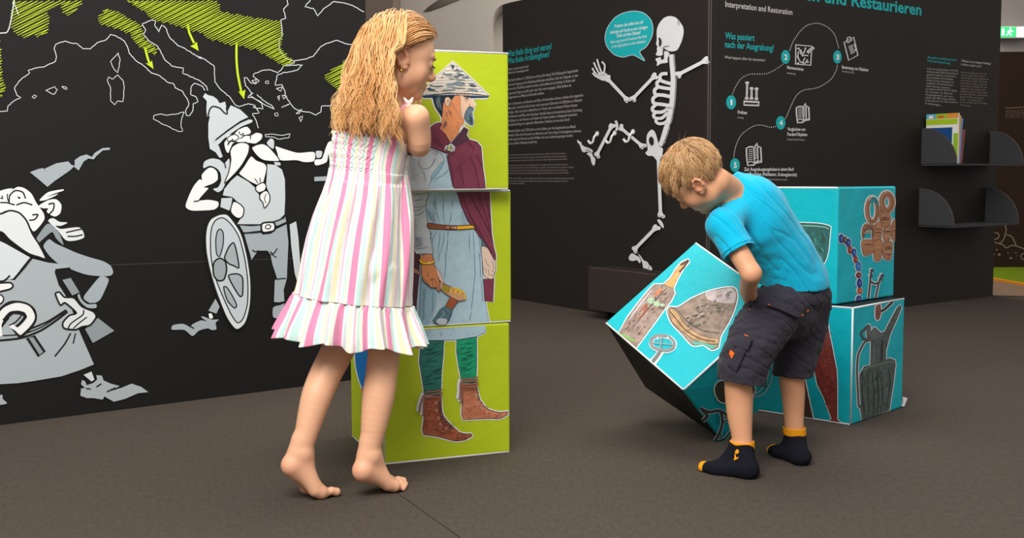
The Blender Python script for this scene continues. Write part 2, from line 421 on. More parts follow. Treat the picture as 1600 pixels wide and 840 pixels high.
coast(t1([(1297,565),(1290,540),(1240,500),(1190,480),(1140,455),(1145,425),(1080,415),(1030,375),(985,290),(930,255),(895,215),(910,185),(888,150),(945,125),(972,130),(965,155),(992,200),(1010,157),(1035,175),(1060,235),(1110,285),(1150,300),(1210,340),(1260,370)])+t4([(0,350),(85,390),(145,435),(150,540),(190,590),(250,640),(285,690),(310,700),(370,680),(410,690),(400,705),(465,715),(455,670),(400,640),(365,640),(390,610),(350,560),(340,510),(360,510),(385,545),(415,550),(440,530),(400,500),(405,485),(470,460),(520,460),(560,478),(590,450),(600,430),(670,415),(670,400),(610,380),(570,320),(572,260),(592,235),(583,130),(615,120),(600,60),(630,30),(620,-20)]))
coast(t4([(670,400),(740,388),(795,370),(840,310),(880,285),(955,265),(1000,285),(1050,295),(1150,297)]))
coast(t4([(600,430),(725,425),(690,460),(610,475),(560,490),(545,560),(590,555),(610,600),(610,630),(640,670),(670,710),(720,730),(770,735),(810,755),(845,735),(850,695),(960,690)]))
coast(t4([(785,-10),(740,45),(795,55),(825,105),(860,60),(930,10),(1000,20),(1060,40),(1128,78)]))
coast(t4([(410,690),(440,740),(395,745),(420,790),(435,840)]))
coast(t4([(425,620),(470,660),(520,690),(540,718),(480,690),(430,660),(380,625),(400,610)]))
for isl in (t1([(738,330),(750,375),(735,455),(710,430),(690,385),(720,352)]), t1([(735,468),(765,500),(775,540),(768,635),(735,630),(715,655),(690,630),(690,550),(670,500),(680,480),(700,495)]),
            t1([(1150,700),(1100,712),(1040,720),(1000,712),(960,722),(958,745),(1050,790),(1110,820),(1140,820),(1130,780),(1135,740)]), t1([(285,565),(340,540),(358,560),(335,590),(300,572)]),
            t1([(385,540),(415,545),(418,558),(395,550)]), t1([(200,605),(215,593),(230,600),(212,615)]), t3([(855,320),(900,318),(960,325),(1012,315),(1005,340),(940,350),(900,335),(860,335)]),
            t4([(480,535),(500,530),(502,548),(482,547)]), t4([(540,745),(560,740),(565,760),(545,760)]), t4([(700,770),(725,760),(712,800)]), t4([(585,705),(640,680),(600,700)]), t4([(560,635),(575,625),(570,660)]),
            t4([(590,625),(620,630),(600,650)]), t4([(550,580),(590,570),(580,600)]), t4([(680,745),(720,715),(700,745)]), t4([(390,530),(420,520),(415,548)])):
    coast(isl, 1., True)
A.line(t1([(88,-10),(76,80),(60,160),(50,190),(35,205),(-40,208)]), wcol, 1.6)
A.line(t1([(75,20),(95,35),(105,70),(115,92)]), wcol, 1.1)
A.build('printed_coastline', wl, M['wallink'], 'thin white coastline of the map')
A = Art(PL_L, .0022)
for q, hd in ((t1([(1172,150),(1182,205),(1212,270)]), t1([(1240,318),(1188,288),(1212,278),(1228,262)])), (t1([(905,298),(918,350),(932,395)]), t1([(958,432),(908,395),(932,398),(948,378)])),
              ([(369.3,66),(369,90),(371,115),(376.5,143)], [(381,155),(372,143),(377.5,143),(383,140)])):
    A.line(q, LIME, 3.4); A.fill(hd, LIME, smooth=False, layer=3)
A.build('printed_arrows', wl, M['wallink'], 'three lime green arrows pointing down')

# --- cartoon warrior with helmet, long beard and oval shield
A = Art(PL_L, .003); A.lw = 1.4
a = lambda p: T(200, 130, 4, p)
b = lambda p: T(200, 340, 4, p)
A.fill(a([(480,62),(500,75),(530,82),(555,100),(570,125),(605,115),(618,180),(640,138),(700,165),(750,212),(700,235),(620,290),(550,345),(530,370),(565,390),(590,460),(570,466),(545,430),(510,410),(500,340),(500,250),(510,205),(492,208),(488,170),(490,110),(466,85)]), LG, smooth=False)
A.fill(a([(775,230),(770,245),(700,275),(600,345),(560,385),(530,372),(600,310),(690,250),(740,228)]), LG)
A.line(a([(545,355),(610,305),(690,250),(745,225)]), BK, 1.4)
A.line(a([(497,205),(510,160),(530,145),(570,155),(600,185),(618,190),(612,150)]), BK, 1.6)
# face, eyes, nose
A.fill(a([(600,375),(615,350),(620,325),(660,318),(690,290),(740,272),(765,300),(760,330),(800,310),(835,320),(830,350),(790,378),(760,372),(660,372),(640,400),(625,435),(610,420)]), WH)
A.line(a([(660,318),(625,335),(620,360),(655,362),(690,345),(680,325),(660,318)]), BK, 1); A.line(a([(690,300),(700,320),(735,325),(765,315)]), BK, 1)
A.line(a([(700,345),(730,325),(762,328),(762,350)]), BK, 1.1); A.line(a([(765,378),(800,378),(832,355)]), BK, 1.3)
for x, y in ((650, 352), (716, 314)): A.fill(a([(x-6,y),(x,y-5),(x+6,y),(x,y+5)]), BK, layer=2)
A.line(a([(620,385),(640,360),(690,372),(740,370)]), BK, 1.6)
# moustache and beard
A.fill(a([(650,395),(690,372),(730,372),(755,390),(748,440),(710,510),(660,570),(600,625),(625,560),(640,480),(635,430)]), WH, layer=2, out=BK, ow=1.2)
A.fill(a([(770,405),(800,385),(840,378),(880,400),(945,480),(900,488),(840,480),(800,450)]), WH, layer=2, out=BK, ow=1.2)
A.fill(a([(765,455),(800,480),(850,500),(865,530),(850,600),(835,640),(800,635),(750,610),(700,575),(690,560),(720,520)]), WH, layer=2, out=BK, ow=1.2)
A.line(a([(790,595),(810,625)]), BK, 1, layer=3); A.line(a([(820,590),(825,620)]), BK, 1, layer=3)
A.fill(a([(800,640),(840,620),(860,640),(850,670),(815,682),(795,665)]), WH, layer=3, out=BK, ow=1.2)
A.fill(a([(825,690),(860,670),(882,700),(880,740),(850,780),(840,745),(820,720)]), WH, layer=3, out=BK, ow=1.2)
A.line(a([(860,690),(850,720),(858,750)]), BK, .9, layer=3)
# sleeve, arms
A.fill(a([(470,530),(475,490),(520,470),(570,478),(600,500),(630,470),(632,520),(615,600),(590,660),(560,680),(530,660),(560,650),(580,610),(575,560),(550,530),(510,515)]), LG)
A.line(a([(575,475),(600,500),(608,530)]), BK, 1.3)
A.fill(a([(500,530),(530,530),(555,555),(558,600),(530,625),(490,640),(470,650),(500,655),(480,680),(440,730),(500,728),(560,740),(560,770),(530,790),(400,795),(358,770),(380,700),(410,640),(445,600),(460,605),(460,570)]), WH, layer=1)
A.line(a([(408,738),(440,732),(470,705)]), BK, 1.2)
A.fill(a([(582,718),(650,715),(640,780),(630,795),(575,772)]), LG, smooth=False)
A.fill(a([(655,740),(690,750),(720,780),(718,820),(700,842),(670,838),(638,800)]), WH, layer=2, out=BK, ow=1.3)
A.fill(a([(865,375),(890,345),(910,360),(905,410)]), LG)
A.fill(a([(920,395),(970,410),(1060,435),(1160,430),(1160,485),(1100,492),(1050,480),(950,480),(930,430)]), WH)
A.fill(a([(1172,425),(1210,425),(1205,460),(1178,465)]), LG)
A.fill(a([(1162,490),(1175,475),(1210,470),(1235,400),(1255,365),(1300,370),(1300,490),(1265,520),(1250,440),(1240,490),(1200,508),(1170,512)]), WH)
A.fill(a([(1162,585),(1300,578),(1300,606),(1162,612)]), MG, smooth=False)
A.fill(a([(910,490),(945,495),(950,512),(920,510)]), LG)
# body
A.fill(a([(600,660),(640,610),(680,575),(750,615),(790,650),(830,720),(850,782),(885,740),(882,690),(860,640),(866,560),(868,505),(920,510),(960,540),(978,600),(980,720),(975,820),(930,860),(830,880),(680,880),(700,845),(722,790),(690,750),(650,710),(590,700)]), LG, smooth=False)
A.fill(b([(690,40),(780,50),(860,30),(980,-5),(985,25),(930,50),(900,40),(830,50),(825,80),(720,92)]), MG, smooth=False, layer=2)
A.line(b([(690,42),(770,48),(840,40),(910,25),(975,0)]), BK, 1.4, layer=3); A.line(b([(715,95),(780,92),(825,88)]), BK, 1.6, layer=3); A.line(b([(915,60),(985,30)]), BK, 1.4, layer=3)
A.fill(b([(722,95),(825,92),(840,105),(890,100),(925,70),(988,40),(1000,150),(990,380),(970,450),(975,520),(940,528),(910,525),(915,390),(930,380),(900,290),(888,230),(870,205),(810,205),(770,262)]), MG, smooth=False)
A.fill(b([(835,35),(900,28),(915,45),(908,80),(850,92),(832,80)]), WH, layer=4, out=BK, ow=2); A.line(b([(855,55),(870,42),(888,50),(880,68),(860,68)]), BK, 1.2, closed=True, layer=4)
A.line(b([(775,200),(790,212),(810,206)]), BK, 1.4); A.line(b([(885,210),(905,225),(930,190)]), BK, 1.2); A.line(b([(890,225),(925,248)]), BK, 1.)
A.line(b([(925,385),(950,380),(985,378)]), BK, 1.2)
A.fill(b([(1008,42),(1048,22),(1062,120),(1075,300),(1062,420),(1040,350),(1018,180)]), LG, smooth=False)
A.fill(b([(905,560),(950,545),(975,535),(970,560),(1000,560),(1000,605),(940,625),(905,620)]), MG)
A.fill(b([(545,505),(570,555),(550,598),(500,580)]), MG, smooth=False); A.fill(b([(502,600),(520,598),(528,625),(508,628)]), WH)
A.fill(b([(272,698),(280,670),(340,662),(385,680),(400,665),(455,640),(490,648),(455,620),(465,615),(520,635),(565,635),(545,655),(550,695),(520,700),(495,690),(440,705),(400,738),(350,700)]), MG)
A.line(b([(375,672),(410,690)]), BK, 1.4)
# shield
A.fill(b([(480,120),(490,50),(515,5),(570,-22),(620,-20),(670,40),(710,110),(745,250),(765,400),(762,540),(735,650),(690,696),(660,690),(610,620),(550,470),(510,340),(485,220)]), rgb(226, 231, 236), layer=3, out=BK, ow=1.8)
A.fill(b([(512,130),(520,60),(545,15),(590,0),(640,40),(690,120),(725,250),(745,400),(742,540),(715,630),(680,655),(640,600),(580,470),(535,350),(515,240)]), rgb(205, 214, 222), layer=3, out=BK, ow=1.3)
A.fill(b([(545,140),(555,85),(575,70),(592,100),(590,170),(570,240),(550,225)]), MG, layer=4, out=BK, ow=1.3)
A.fill(b([(600,250),(625,185),(655,155),(672,200),(690,310),(660,300),(625,285)]), MG, layer=4, out=BK, ow=1.6)
A.fill(b([(625,360),(680,350),(712,375),(712,480),(695,490),(650,420)]), MG, layer=4, out=BK, ow=1.6)
A.fill(b([(595,430),(615,435),(650,490),(675,545),(660,562),(620,520),(600,465)]), MG, layer=4, out=BK, ow=1.4)
A.fill(b([(528,320),(535,275),(570,252),(605,275),(612,330),(595,385),(560,392),(535,365)]), rgb(160, 171, 178), layer=4, out=BK, ow=1.8)
A.build('printed_warrior', wl, M['wallink'], 'grey and white cartoon warrior with shield, helmet and plaited beard')

# --- second cartoon figure, cut by the frame at the left
A = Art(PL_L, .003); A.lw = 1.4
a = lambda p: T(0, 210, 4, p)
b = lambda p: T(0, 420, 4, p)
A.fill(a([(185,235),(240,215),(268,210),(300,245),(275,215),(350,180),(425,168),(445,190),(465,195),(465,160),(500,135),(540,125),(572,140),(590,115),(640,85),(685,82),(685,95),(640,100),(600,135),(585,155),(550,150),(520,170),(490,225),(460,200),(435,225),(340,290),(295,327),(240,280)]), MG, smooth=False)
A.fill(a([(-60,400),(-20,360),(40,340),(80,338),(60,360),(105,328),(150,335),(195,370),(225,425),(270,490),(275,530),(240,580),(208,605),(180,570),(60,470),(-60,520)]), WH, layer=1)
A.line(a([(55,425),(60,380),(95,350),(140,360),(158,400)]), BK, 1.6); A.line(a([(100,440),(150,425),(200,440)]), BK, 1.6); A.line(a([(0,395),(15,400),(10,380)]), BK, 1.2)
A.line(a([(55,425),(45,400),(45,370)]), BK, 1.2); A.line(a([(0,425),(40,425),(90,440)]), BK, 1.5); A.line(a([(180,535),(215,530),(235,500),(200,502)]), BK, 1.6)
A.fill(a([(107,390),(117,388),(127,395),(117,402)]), BK, layer=2)
A.fill(a([(-60,500),(5,495),(60,475),(120,490),(165,540),(200,620),(245,690),(285,775),(240,765),(170,740),(60,660),(10,610),(-60,600)]), rgb(232, 237, 242), layer=2, out=BK, ow=2)
A.fill(a([(245,410),(300,360),(395,342),(395,350),(330,372),(290,390),(360,370),(340,385),(280,410)]), WH)
A.fill(a([(240,445),(300,410),(350,405),(382,440),(375,490),(345,512),(310,500),(290,480),(300,462),(265,460)]), WH); A.line(a([(300,435),(335,430),(330,470),(305,498)]), BK, 1.6)
A.fill(a([(300,540),(330,522),(370,545),(420,550),(380,570),(345,570),(380,590),(495,580),(525,640),(470,662),(410,660),(360,600)]), rgb(232, 236, 240))
A.line(a([(410,612),(460,600),(510,590)]), BK, 1.4); A.line(a([(420,635),(470,635),(515,625)]), BK, 1.4)
A.fill(a([(225,650),(290,560),(330,570),(370,620),(395,690),(350,650),(320,610),(235,680)]), DG)
A.fill(a([(270,700),(290,665),(310,655),(345,680),(400,705),(480,740),(570,770),(640,790),(690,820),(705,860),(690,880),(640,885),(540,875),(440,840),(430,815),(370,810),(310,760)]), MG, layer=1)
A.fill(b([(625,45),(660,50),(678,70),(650,140),(620,195),(570,215),(520,180),(560,120)]), MG)
# coat
A.fill(a([(-60,640),(30,680),(190,770),(130,840),(80,900),(-60,920)])+[], rgb(222, 229, 235), smooth=False, layer=1)
A.fill(a([(200,775),(300,800),(440,815),(430,830),(345,840)])+b([(340,20),(365,100),(385,130),(430,200),(495,390),(585,595),(500,630),(380,670),(200,700),(110,712),(-60,722),(-60,120),(30,60),(90,70),(160,-10)]), rgb(178, 187, 194), smooth=False)
A.line(b([(-60,445),(0,445),(130,430),(250,385),(350,320),(420,265)]), BK, 2.4); A.line(b([(-60,405),(20,415),(140,405),(250,365),(340,310),(415,258)]), BK, 1.4)
A.line(b([(190,372),(300,325),(410,255)]), BK, 2.)
A.line(b([(340,545),(400,470),(440,400)]), BK, 1.7); A.line(b([(455,465),(470,400)]), BK, 1.4)
A.line(a([(130,850),(170,800),(195,770)]), BK, 3); A.line(b([(-60,90),(20,75),(60,40)]), BK, 2)
A.fill(b([(-40,95),(60,85),(80,105),(60,125),(0,140),(-40,150)]), WH, layer=2, out=BK, ow=2)
A.fill(b([(-40,170),(0,160),(20,180),(10,210),(-40,230)]), WH, layer=2, out=BK, ow=1.6)
A.line(b([(30,340),(10,320),(20,280),(70,240),(140,245),(180,270),(185,310),(150,360),(95,405)]), BK, 15, layer=2)
A.line(b([(-10,420),(-15,340),(30,265),(100,235),(165,250),(192,300),(160,350),(110,395)]), WH, 12, layer=2)
A.line(b([(60,350),(100,375),(125,400)]), WH, 6, layer=2); A.line(b([(55,352),(95,330),(130,290),(120,265),(60,270),(15,320)]), BK, 1.5, layer=2)
A.fill(b([(168,430),(210,418),(275,515),(240,542)]), DG, smooth=False, layer=2, out=BK, ow=3)
A.fill(b([(388,68),(440,55),(495,145),(450,165)]), DG, smooth=False)
A.fill(b([(478,165),(495,150),(510,185),(545,215),(600,215),(600,245),(545,245),(500,210)]), MG, layer=2, out=BK, ow=1.4)
A.fill(b([(350,175),(345,150),(370,145),(400,175),(460,180),(510,235),(580,265),(598,300),(560,350),(510,360),(470,378),(400,370),(390,335),(430,290),(475,275),(430,230),(400,210),(375,225)]), rgb(228, 232, 236), layer=2, out=BK, ow=2)
A.line(b([(420,380),(440,340),(515,285),(520,255)]), BK, 1.5, layer=3); A.line(b([(455,370),(500,330),(540,300)]), BK, 1.4, layer=3)
A.fill(b([(530,375),(610,305),(712,385),(578,462)]), DG, smooth=False)
A.fill(b([(520,660),(570,640),(588,690),(570,702)]), rgb(215, 221, 226), smooth=False)
A.fill(b([(500,790),(505,745),(530,742),(505,720),(510,692),(530,700),(540,725),(580,712),(605,690),(600,662),(635,665),(645,695),(690,715),(745,730),(690,762),(760,740),(820,715),(880,735),(925,768),(860,775),(780,810),(710,828),(650,795),(640,815),(580,805),(540,805)]), rgb(176, 185, 191), smooth=False)
A.line(b([(535,745),(565,748)]), BK, 1.2); A.line(b([(600,735),(630,715)]), BK, 1.4); A.line(b([(665,765),(720,740)]), BK, 1.4)
A.fill(b([(-60,800),(10,785),(15,810),(40,840),(-60,850)]), rgb(176, 185, 191))
A.build('printed_traveller', wl, M['wallink'], 'laughing moustached cartoon figure with fluttering hat')

# ------------------------------------------------------------------ back wall: skeleton, bubble, text
A = Art(PL_A)
SK = rgb(232, 234, 238); DK = rgb(34, 28, 25)
k1 = lambda p: T(920, 10, 8, p)
k2 = lambda p: T(920, 115, 8, p)
k3 = lambda p: T(890, 180, 8, p)
k4 = lambda p: T(900, 320, 8, p)
TEAL = rgb(20, 190, 200)
bub = k1([(560,60),(680,80),(770,160),(800,260),(790,370),(720,500),(635,570),(700,678),(555,605),(430,632),(320,600),(230,500),(205,390),(235,270),(320,150),(430,85)])
Bb = Art(PL_A); Bb.fill(bub, rgb(16, 183, 192), halo=.7)
Bb.items[-1] = ('f', [q for q in bub], rgb(16, 183, 192), True, .7, None, 1, 0, 1)
Bb.build('printed_speech_bubble', wa, M['wallink'], 'turquoise speech bubble')
lettering('bubble_text', PL_A, [
    ('Probiere das selbst aus und', (961, 43.5), (1005, 36.5), .020, WH, .008), ('befestige die Funde an der richtigen', (954, 53), (1012, 44.5), .020, WH, .008), ('Stelle auf dem Skelett!', (964, 58.5), (1001, 53), .020, WH, .008),
    ('Have a go yourself and put the finds', (954, 68), (1011, 58.5), .018, WH, .0, .15), ('in the right place on the skeleton!', (956, 75), (1009, 66.5), .018, WH, .0, .15)], wa, .0016)
def bone(p0, p1, wd, e=1.6):
    """a printed long bone with two knobs at each end"""
    p0, p1 = np.array(p0), np.array(p1); d = (p1-p0)/np.linalg.norm(p1-p0); n = np.array([-d[1], d[0]])
    A.line([p0, p1], SK, wd, smooth=False)
    for c, s in ((p0, -1), (p1, 1)):
        for sg in (-1, 1):
            q = c+n*sg*wd*.52+d*s*wd*(.25 if sg > 0 else .55); r = wd*.62
            A.fill([q+r*np.array([math.cos(t), math.sin(t)]) for t in np.linspace(0, 2*PI, 8, endpoint=False)], SK)
            A.line([c-d*s*wd*.9, q], SK, wd, smooth=False)
# skull
A.fill(k1([(1010,120),(1080,135),(1130,180),(1180,260),(1185,340),(1160,440),(1110,540),(1050,562),(990,555),(940,525),(925,560),(925,600),(900,618),(850,612),(838,600),(855,560),(850,520),(860,505),(842,470),(850,420),(850,300),(880,215),(940,145)]), SK)
A.fill(k1([(880,390),(905,400),(918,440),(905,490),(885,492),(888,440)]), DK, layer=2)
A.line(k1([(925,530),(960,500),(1010,495)]), DK, .9); A.line(k1([(1122,170),(1135,235)]), DK, .7); A.line(k1([(1125,165),(1150,205)]), SK, .7)
A.fill(k1([(835,655),(900,635),(905,665),(940,655),(945,560),(1008,582),(985,650),(985,700),(900,715),(865,740),(850,738),(855,700)]), SK)
# spine, notched along its back
sp = k1([(1040,600),(1045,700),(1055,800),(1060,840)])+k2([(1065,60),(1062,150),(1055,260),(1050,360),(1035,440),(1020,530),(1000,620),(985,660),(950,780),(930,840)])+k3([(1165,330),(1145,380)])
sp = cr(sp, False, 6)
for i in range(0, len(sp)-1):
    t = i/len(sp); wd = 6.4+1.2*math.sin(t*PI)
    A.line([sp[i], sp[i+1]], SK, wd, smooth=False)
    d = sp[i+1]-sp[i]; d /= np.linalg.norm(d)+1e-9; n = np.array([-d[1], d[0]])
    if np.dot(n, (1, 0)) < 0: n = -n
    A.fill([sp[i]+n*wd*.4, sp[i]+n*(wd*.5+1.7)-d*.2, sp[i+1]-d*.9+n*wd*.5, sp[i]+d*1.3+n*wd*.4], SK, smooth=False)
# ribs
ribs = [([(1000,0),(930,5),(905,40),(925,90),(1050,130)], 5.2), ([(925,75),(870,110),(880,160),(960,180),(1040,190)], 5.2), ([(890,160),(840,205),(850,260),(950,270),(1040,290)], 5.4),
        ([(870,270),(820,310),(830,370),(930,385),(1030,400)], 5.4), ([(860,385),(812,430),(830,475),(930,480),(1010,430)], 5.2), ([(860,480),(825,520),(850,555),(930,555),(1000,490)], 4.8), ([(870,560),(855,595),(890,625),(950,620),(1000,590)], 4.6)]
for p_, wd in ribs: A.line(k2(p_), SK, wd)
for p_ in ([(960,310),(1030,330)], [(940,455),(1010,428),(1060,430)], [(880,590),(930,590),(975,565)]): A.line(k2(p_), DK, .6, layer=2)
# arms
bone(k2([(255,70)])[0], k2([(490,320)])[0], 5.0); bone(k2([(570,310)])[0], k2([(830,40)])[0], 5.0); bone(k1([(1140,850)])[0], k1([(1470,680)])[0], 5.4)
A.fill(k2([(130,-10),(190,-20),(240,10),(235,60),(205,88),(160,80),(110,50)]), SK)
for q in ([(190,850),(150,760),(120,660)], [(160,860),(110,770),(80,700)], [(140,880),(90,820),(60,770)], [(160,900),(100,870),(65,830)], [(205,850),(215,780),(215,730),(180,690)]): A.line(k1(q), SK, 2.6)
A.line(k1([(140,870),(110,845)]), DK, .5, layer=2)
# pelvis, legs, feet
A.fill(k3([(1040,180),(1075,210),(1100,280),(1125,370),(1175,420),(1160,500),(1100,560),(1050,510),(990,505),(955,470),(985,430),(970,330),(975,250),(1005,200)]), SK)
A.fill(k3([(1035,265),(1062,285),(1068,340),(1050,375),(1020,355),(1008,300)]), DK, layer=2)
A.line(k3([(1100,540),(1150,480)]), SK, 8)
bone(k3([(660,160)])[0], k3([(920,380)])[0], 4.8); bone(k3([(540,140)])[0], k3([(360,490)])[0], 4.8)
A.line(k3([(592,68),(612,110),(612,160),(600,192)]), SK, 3.6)
A.fill(k3([(105,305),(130,325),(158,340),(160,365),(205,395),(240,405),(290,430),(298,462),(260,460),(225,455),(180,462),(155,430),(135,370),(108,340)]), SK); A.line(k3([(215,440),(240,430),(285,460)]), DK, .7, layer=2)
A.fill(k3([(222,480),(260,462),(290,475),(300,510),(330,545),(325,610),(310,630),(285,600),(265,520)]), SK)
# standing leg, partly behind the boy
bone((1031, 246), (1034.5, 335), 5.2); bone(k4([(1010,290)])[0], k4([(755,550)])[0], 5.2)
A.fill(k4([(1025,190),(1055,180),(1090,220),(1108,270),(1098,288),(1060,250)]), SK)
A.fill(k4([(668,660),(690,615),(720,605),(760,630),(800,650),(820,700),(805,728),(770,690),(720,700),(680,690)]), SK)
A.fill(k4([(782,605),(820,640),(855,690),(900,710),(925,750),(958,780),(955,828),(900,800),(850,785),(840,730),(815,660)]), SK); A.line(k4([(935,765),(922,800)]), DK, .6, layer=2)
A.build('printed_skeleton', wa, M['wallink'], 'white running skeleton')
# white hooks fixed on the skeleton
hook_m = M['white']
for (x, y, lab) in [((932.5), 209, 'white wall hook left of the raised skeleton foot bone'), (960, 208, 'white wall hook on the skeleton shin bone'), (988.5, 206, 'white wall hook on the skeleton thigh bone')]:
    p0 = PL_A.hit(x+1, y); n = PL_A.n; r_ = empty('wall_hook', p0, lab, 'hook')
    mb = MB(); mb.tube([p0, p0+n*.006], .016, 10); mb.build('plate', [hook_m], r_)
    mb = MB(); mb.tube(cr([p0+n*.004+ZUP*.0, p0+n*.025-ZUP*.02, p0+n*.028-ZUP*.05-PL_A.u*.01, p0+n*.034-ZUP*.058-PL_A.u*.028, p0+n*.04-ZUP*.04-PL_A.u*.042], False, 4), .0075, 8); mb.build('hook_arm', [hook_m], r_, smooth=True)
GW = rgb(190, 185, 184)
def rowset(x0, rows, h, col, bold=0):
    return [(t, (x0, ya), (x1, yb), h, col, bold) for t, ya, x1, yb in rows]
c_ = lambda x, y, oy: (785+x/10, oy+y/10)
L1 = [('Was bleibt übrig und warum?', c_(90,285,60), c_(775,165,60), .041, rgb(0, 176, 180), .016), ('Was finden ArchäologInnen?', c_(90,395,60), c_(738,285,60), .041, rgb(0, 176, 180), .016),
      ('What is preserved and why?', c_(90,500,60), c_(410,450,60), .015, GW, .006), ('What do archaeologists find?', c_(90,555,60), c_(412,508,60), .015, GW, .006)]
L2 = [(t, c_(92, a_, 60), c_(x1, b_, 60), .0185, GW, .004) for t, a_, x1, b_ in [
    ('Die Kelten lebten vor 2.500 Jahren auf dem Dürrnberg. Die Erhaltung der Gegenstände', 675, 1185, 520), ('wird vom Umgang und den Bodenbeschaffenheiten beeinflusst. Auch der Zeitpunkt, an dem', 745, 1185, 595),
    ('sie von der Oberfläche entdeckt werden, und das Material sind wichtig. Im Boden sind', 808, 1135, 672), ('organische Dinge aus Stoff, Leder oder Holz meist vergangen. Dafür bleiben die', 878, 1078, 750), ('Gegenstände aus Metall und Keramik erhalten.', 942, 655, 870),
    ('Nur in Situationen, wo Bakterien und Pilze nicht überleben können, erhalten sich organische', 1043, 1262, 905), ('Materialien. Sowohl das Salz ist heute noch in extremer Kälte mehr als 5.000 Jahre im Gletscher', 1110, 1250, 980),
    ('erhalten. Aber auch unter Luftabschluss, im Wasser oder in trockenen Wüsten können', 1175, 1170, 1060), ('die Bakterien und Pilze nicht überleben. Deshalb haben sich manchmal auf dem Dürrnberg', 1238, 1245, 1135),
    ('die Körper von den Häusern und Gräbern der Kelten erhalten. Im Bergwerk konserviert', 1305, 1172, 1205), ('das Salz die Dinge aus organischen Materialien. Entdecke sie im ersten Stock!', 1368, 1052, 1285),
    ('Meistens bleiben nach 2.500 Jahren in den Gräbern nur die Gegenstände aus Metall,', 1465, 1150, 1395), ('Keramik, Glas und die Knochen von Menschen und Tieren übrig. ArchäologInnen erkennen', 1530, 1228, 1462),
    ('an der Lage des Schmucks und der Waffen, wie sie zu Lebzeiten getragen wurden', 1595, 1100, 1535), ('und zu welcher Kleidung sie gehörten.', 1660, 548, 1630)]]
L3 = [(t, c_(102, a_, 228), c_(x1, b_, 228), .0115, rgb(160, 150, 145), 0) for t, a_, x1, b_ in [
    ('The Celts lived on the Dürrnberg 2,500 years ago. The preservation of objects is influenced by the climate', 152, 990, 125), ('and the soil. The time of their discovery and the material from which they are made are also important.', 197, 1005, 170), ('In the ground organic things made of leather or wood have mostly decayed and only metal remains.', 240, 1012, 214),
    ('Only in situations where bacteria and fungi cannot survive are organic materials preserved for a long time', 312, 1025, 298), ('in extremely cold conditions for more than 5,000 years in a glacier. Under exclusion of air, in water or in deserts', 352, 1115, 342), ('bacteria cannot survive. This is why sometimes the bodies have been preserved on the Dürrnberg', 394, 1018, 388), ('by the salt mine, which preserves things made of organic materials. Discover them on the first floor!', 436, 1038, 430),
    ('Mostly, after 2,500 years, only the objects made of metal, ceramics, glass and bones of people and animals', 515, 1118, 516), ('remain in graves. Archaeologists can recognise by the position of the jewellery and weapons how it was', 556, 1015, 560), ('worn during their lifetime.', 592, 352, 596)]]
lettering('heading_text', PL_A, L1, wa); lettering('wall_text', PL_A, L2, wa, .0007); lettering('wall_text', PL_A, L3, wa, .0008)

# ------------------------------------------------------------------ right wall: title, numbered path, pictograms
TL = rgb(20, 178, 182)
s1 = lambda x, y: (1120+x/8, y/8)
s2 = lambda x, y: (1120+x/8, 105+y/8)
s3 = lambda x, y: (1120+x/8, 185+y/8)
lettering('title_text', PL_B, [('Interpretieren und Restaurieren', (1133, -17.5), (1439.5, 24), .072, TL, .025)], wb)
lettering('subtitle_text', PL_B, [('Interpretation and Restoration', (1133.2, 10.5), (1238, 23.3), .032, rgb(205, 200, 200), .012)], wb)
lettering('heading_text', PL_B, [('Was passiert', s1(102, 482), s1(470, 512), .036, TL, .015), ('nach der Ausgrabung?', s1(100, 590), s1(712, 640), .036, TL, .015), ('What happens after the excavation?', s1(95, 730), s1(605, 768), .016, GW, .005)], wb, .0007)
cap = [('Ordnen', s2(258, 580), s2(375, 588), .0195, WH, .006), ('Sorting', s2(258, 638), s2(332, 642), .0115, GW, 0), ('Nummerieren', s2(878, 20), s2(1080, 45), .0195, WH, .006), ('Numbering', s2(876, 82), s2(982, 94), .0115, GW, 0),
       ('Benennung von Objekten', (1315.5, 107), (1356.5, 111.5), .0195, WH, .006), ('Identifying objects', (1315.5, 112.5), (1334.5, 114.5), .0115, GW, 0),
       ('Vergleichen von', s3(882, 152), s3(1105, 155), .0195, WH, .006), ('Funden/Objekten', s3(880, 215), s3(1128, 220), .0195, WH, .006), ('Comparing finds/objects', s3(876, 270), s3(1098, 277), .0115, GW, 0),
       ('Ziel: Ausgrabungsergebnisse in einem Buch', s3(340, 655), s3(960, 652), .0195, WH, .006), ('veröffentlichen (Publikation, Grabungsbericht)', s3(338, 712), s3(1000, 722), .0195, WH, .006), ('Goal: publication of the results of the excavation in a book', s3(330, 765), s3(878, 774), .0115, GW, 0)]
lettering('caption_text', PL_B, cap, wb, .0008)
A = Art(PL_B)
def dots(path, n):
    q = cr(path, False, 12); L = [0]
    for i in range(1, len(q)): L.append(L[-1]+np.linalg.norm(q[i]-q[i-1]))
    for k in range(n):
        t = L[-1]*(k+.5)/n; i = max(j for j in range(len(L)) if L[j] <= t); i = min(i, len(q)-2)
        c = q[i]+(q[i+1]-q[i])*((t-L[i])/(L[i+1]-L[i]+1e-9)); r = .82
        A.fill([c+np.array([r*.85*math.cos(z), r*1.15*math.sin(z)]) for z in np.linspace(0, 2*PI, 8, endpoint=False)], rgb(222, 220, 220), smooth=False)
dots([s2(190, 350), s2(225, 260), s2(300, 145), s2(400, 90), s2(500, 85), s2(620, 80), s2(720, 35), s1(835, 795)], 28)
dots([s1(905, 640), s1(950, 520), s1(1030, 400), s1(1120, 320), s1(1250, 290), s1(1380, 340), s1(1470, 440), s1(1520, 610)], 40)
dots([s1(1500, 805), s2(1490, 30), s2(1420, 150), s2(1300, 235), s2(1200, 268), s2(1080, 285), s2(990, 350), s2(920, 480), s2(870, 600), s2(845, 650)], 44)
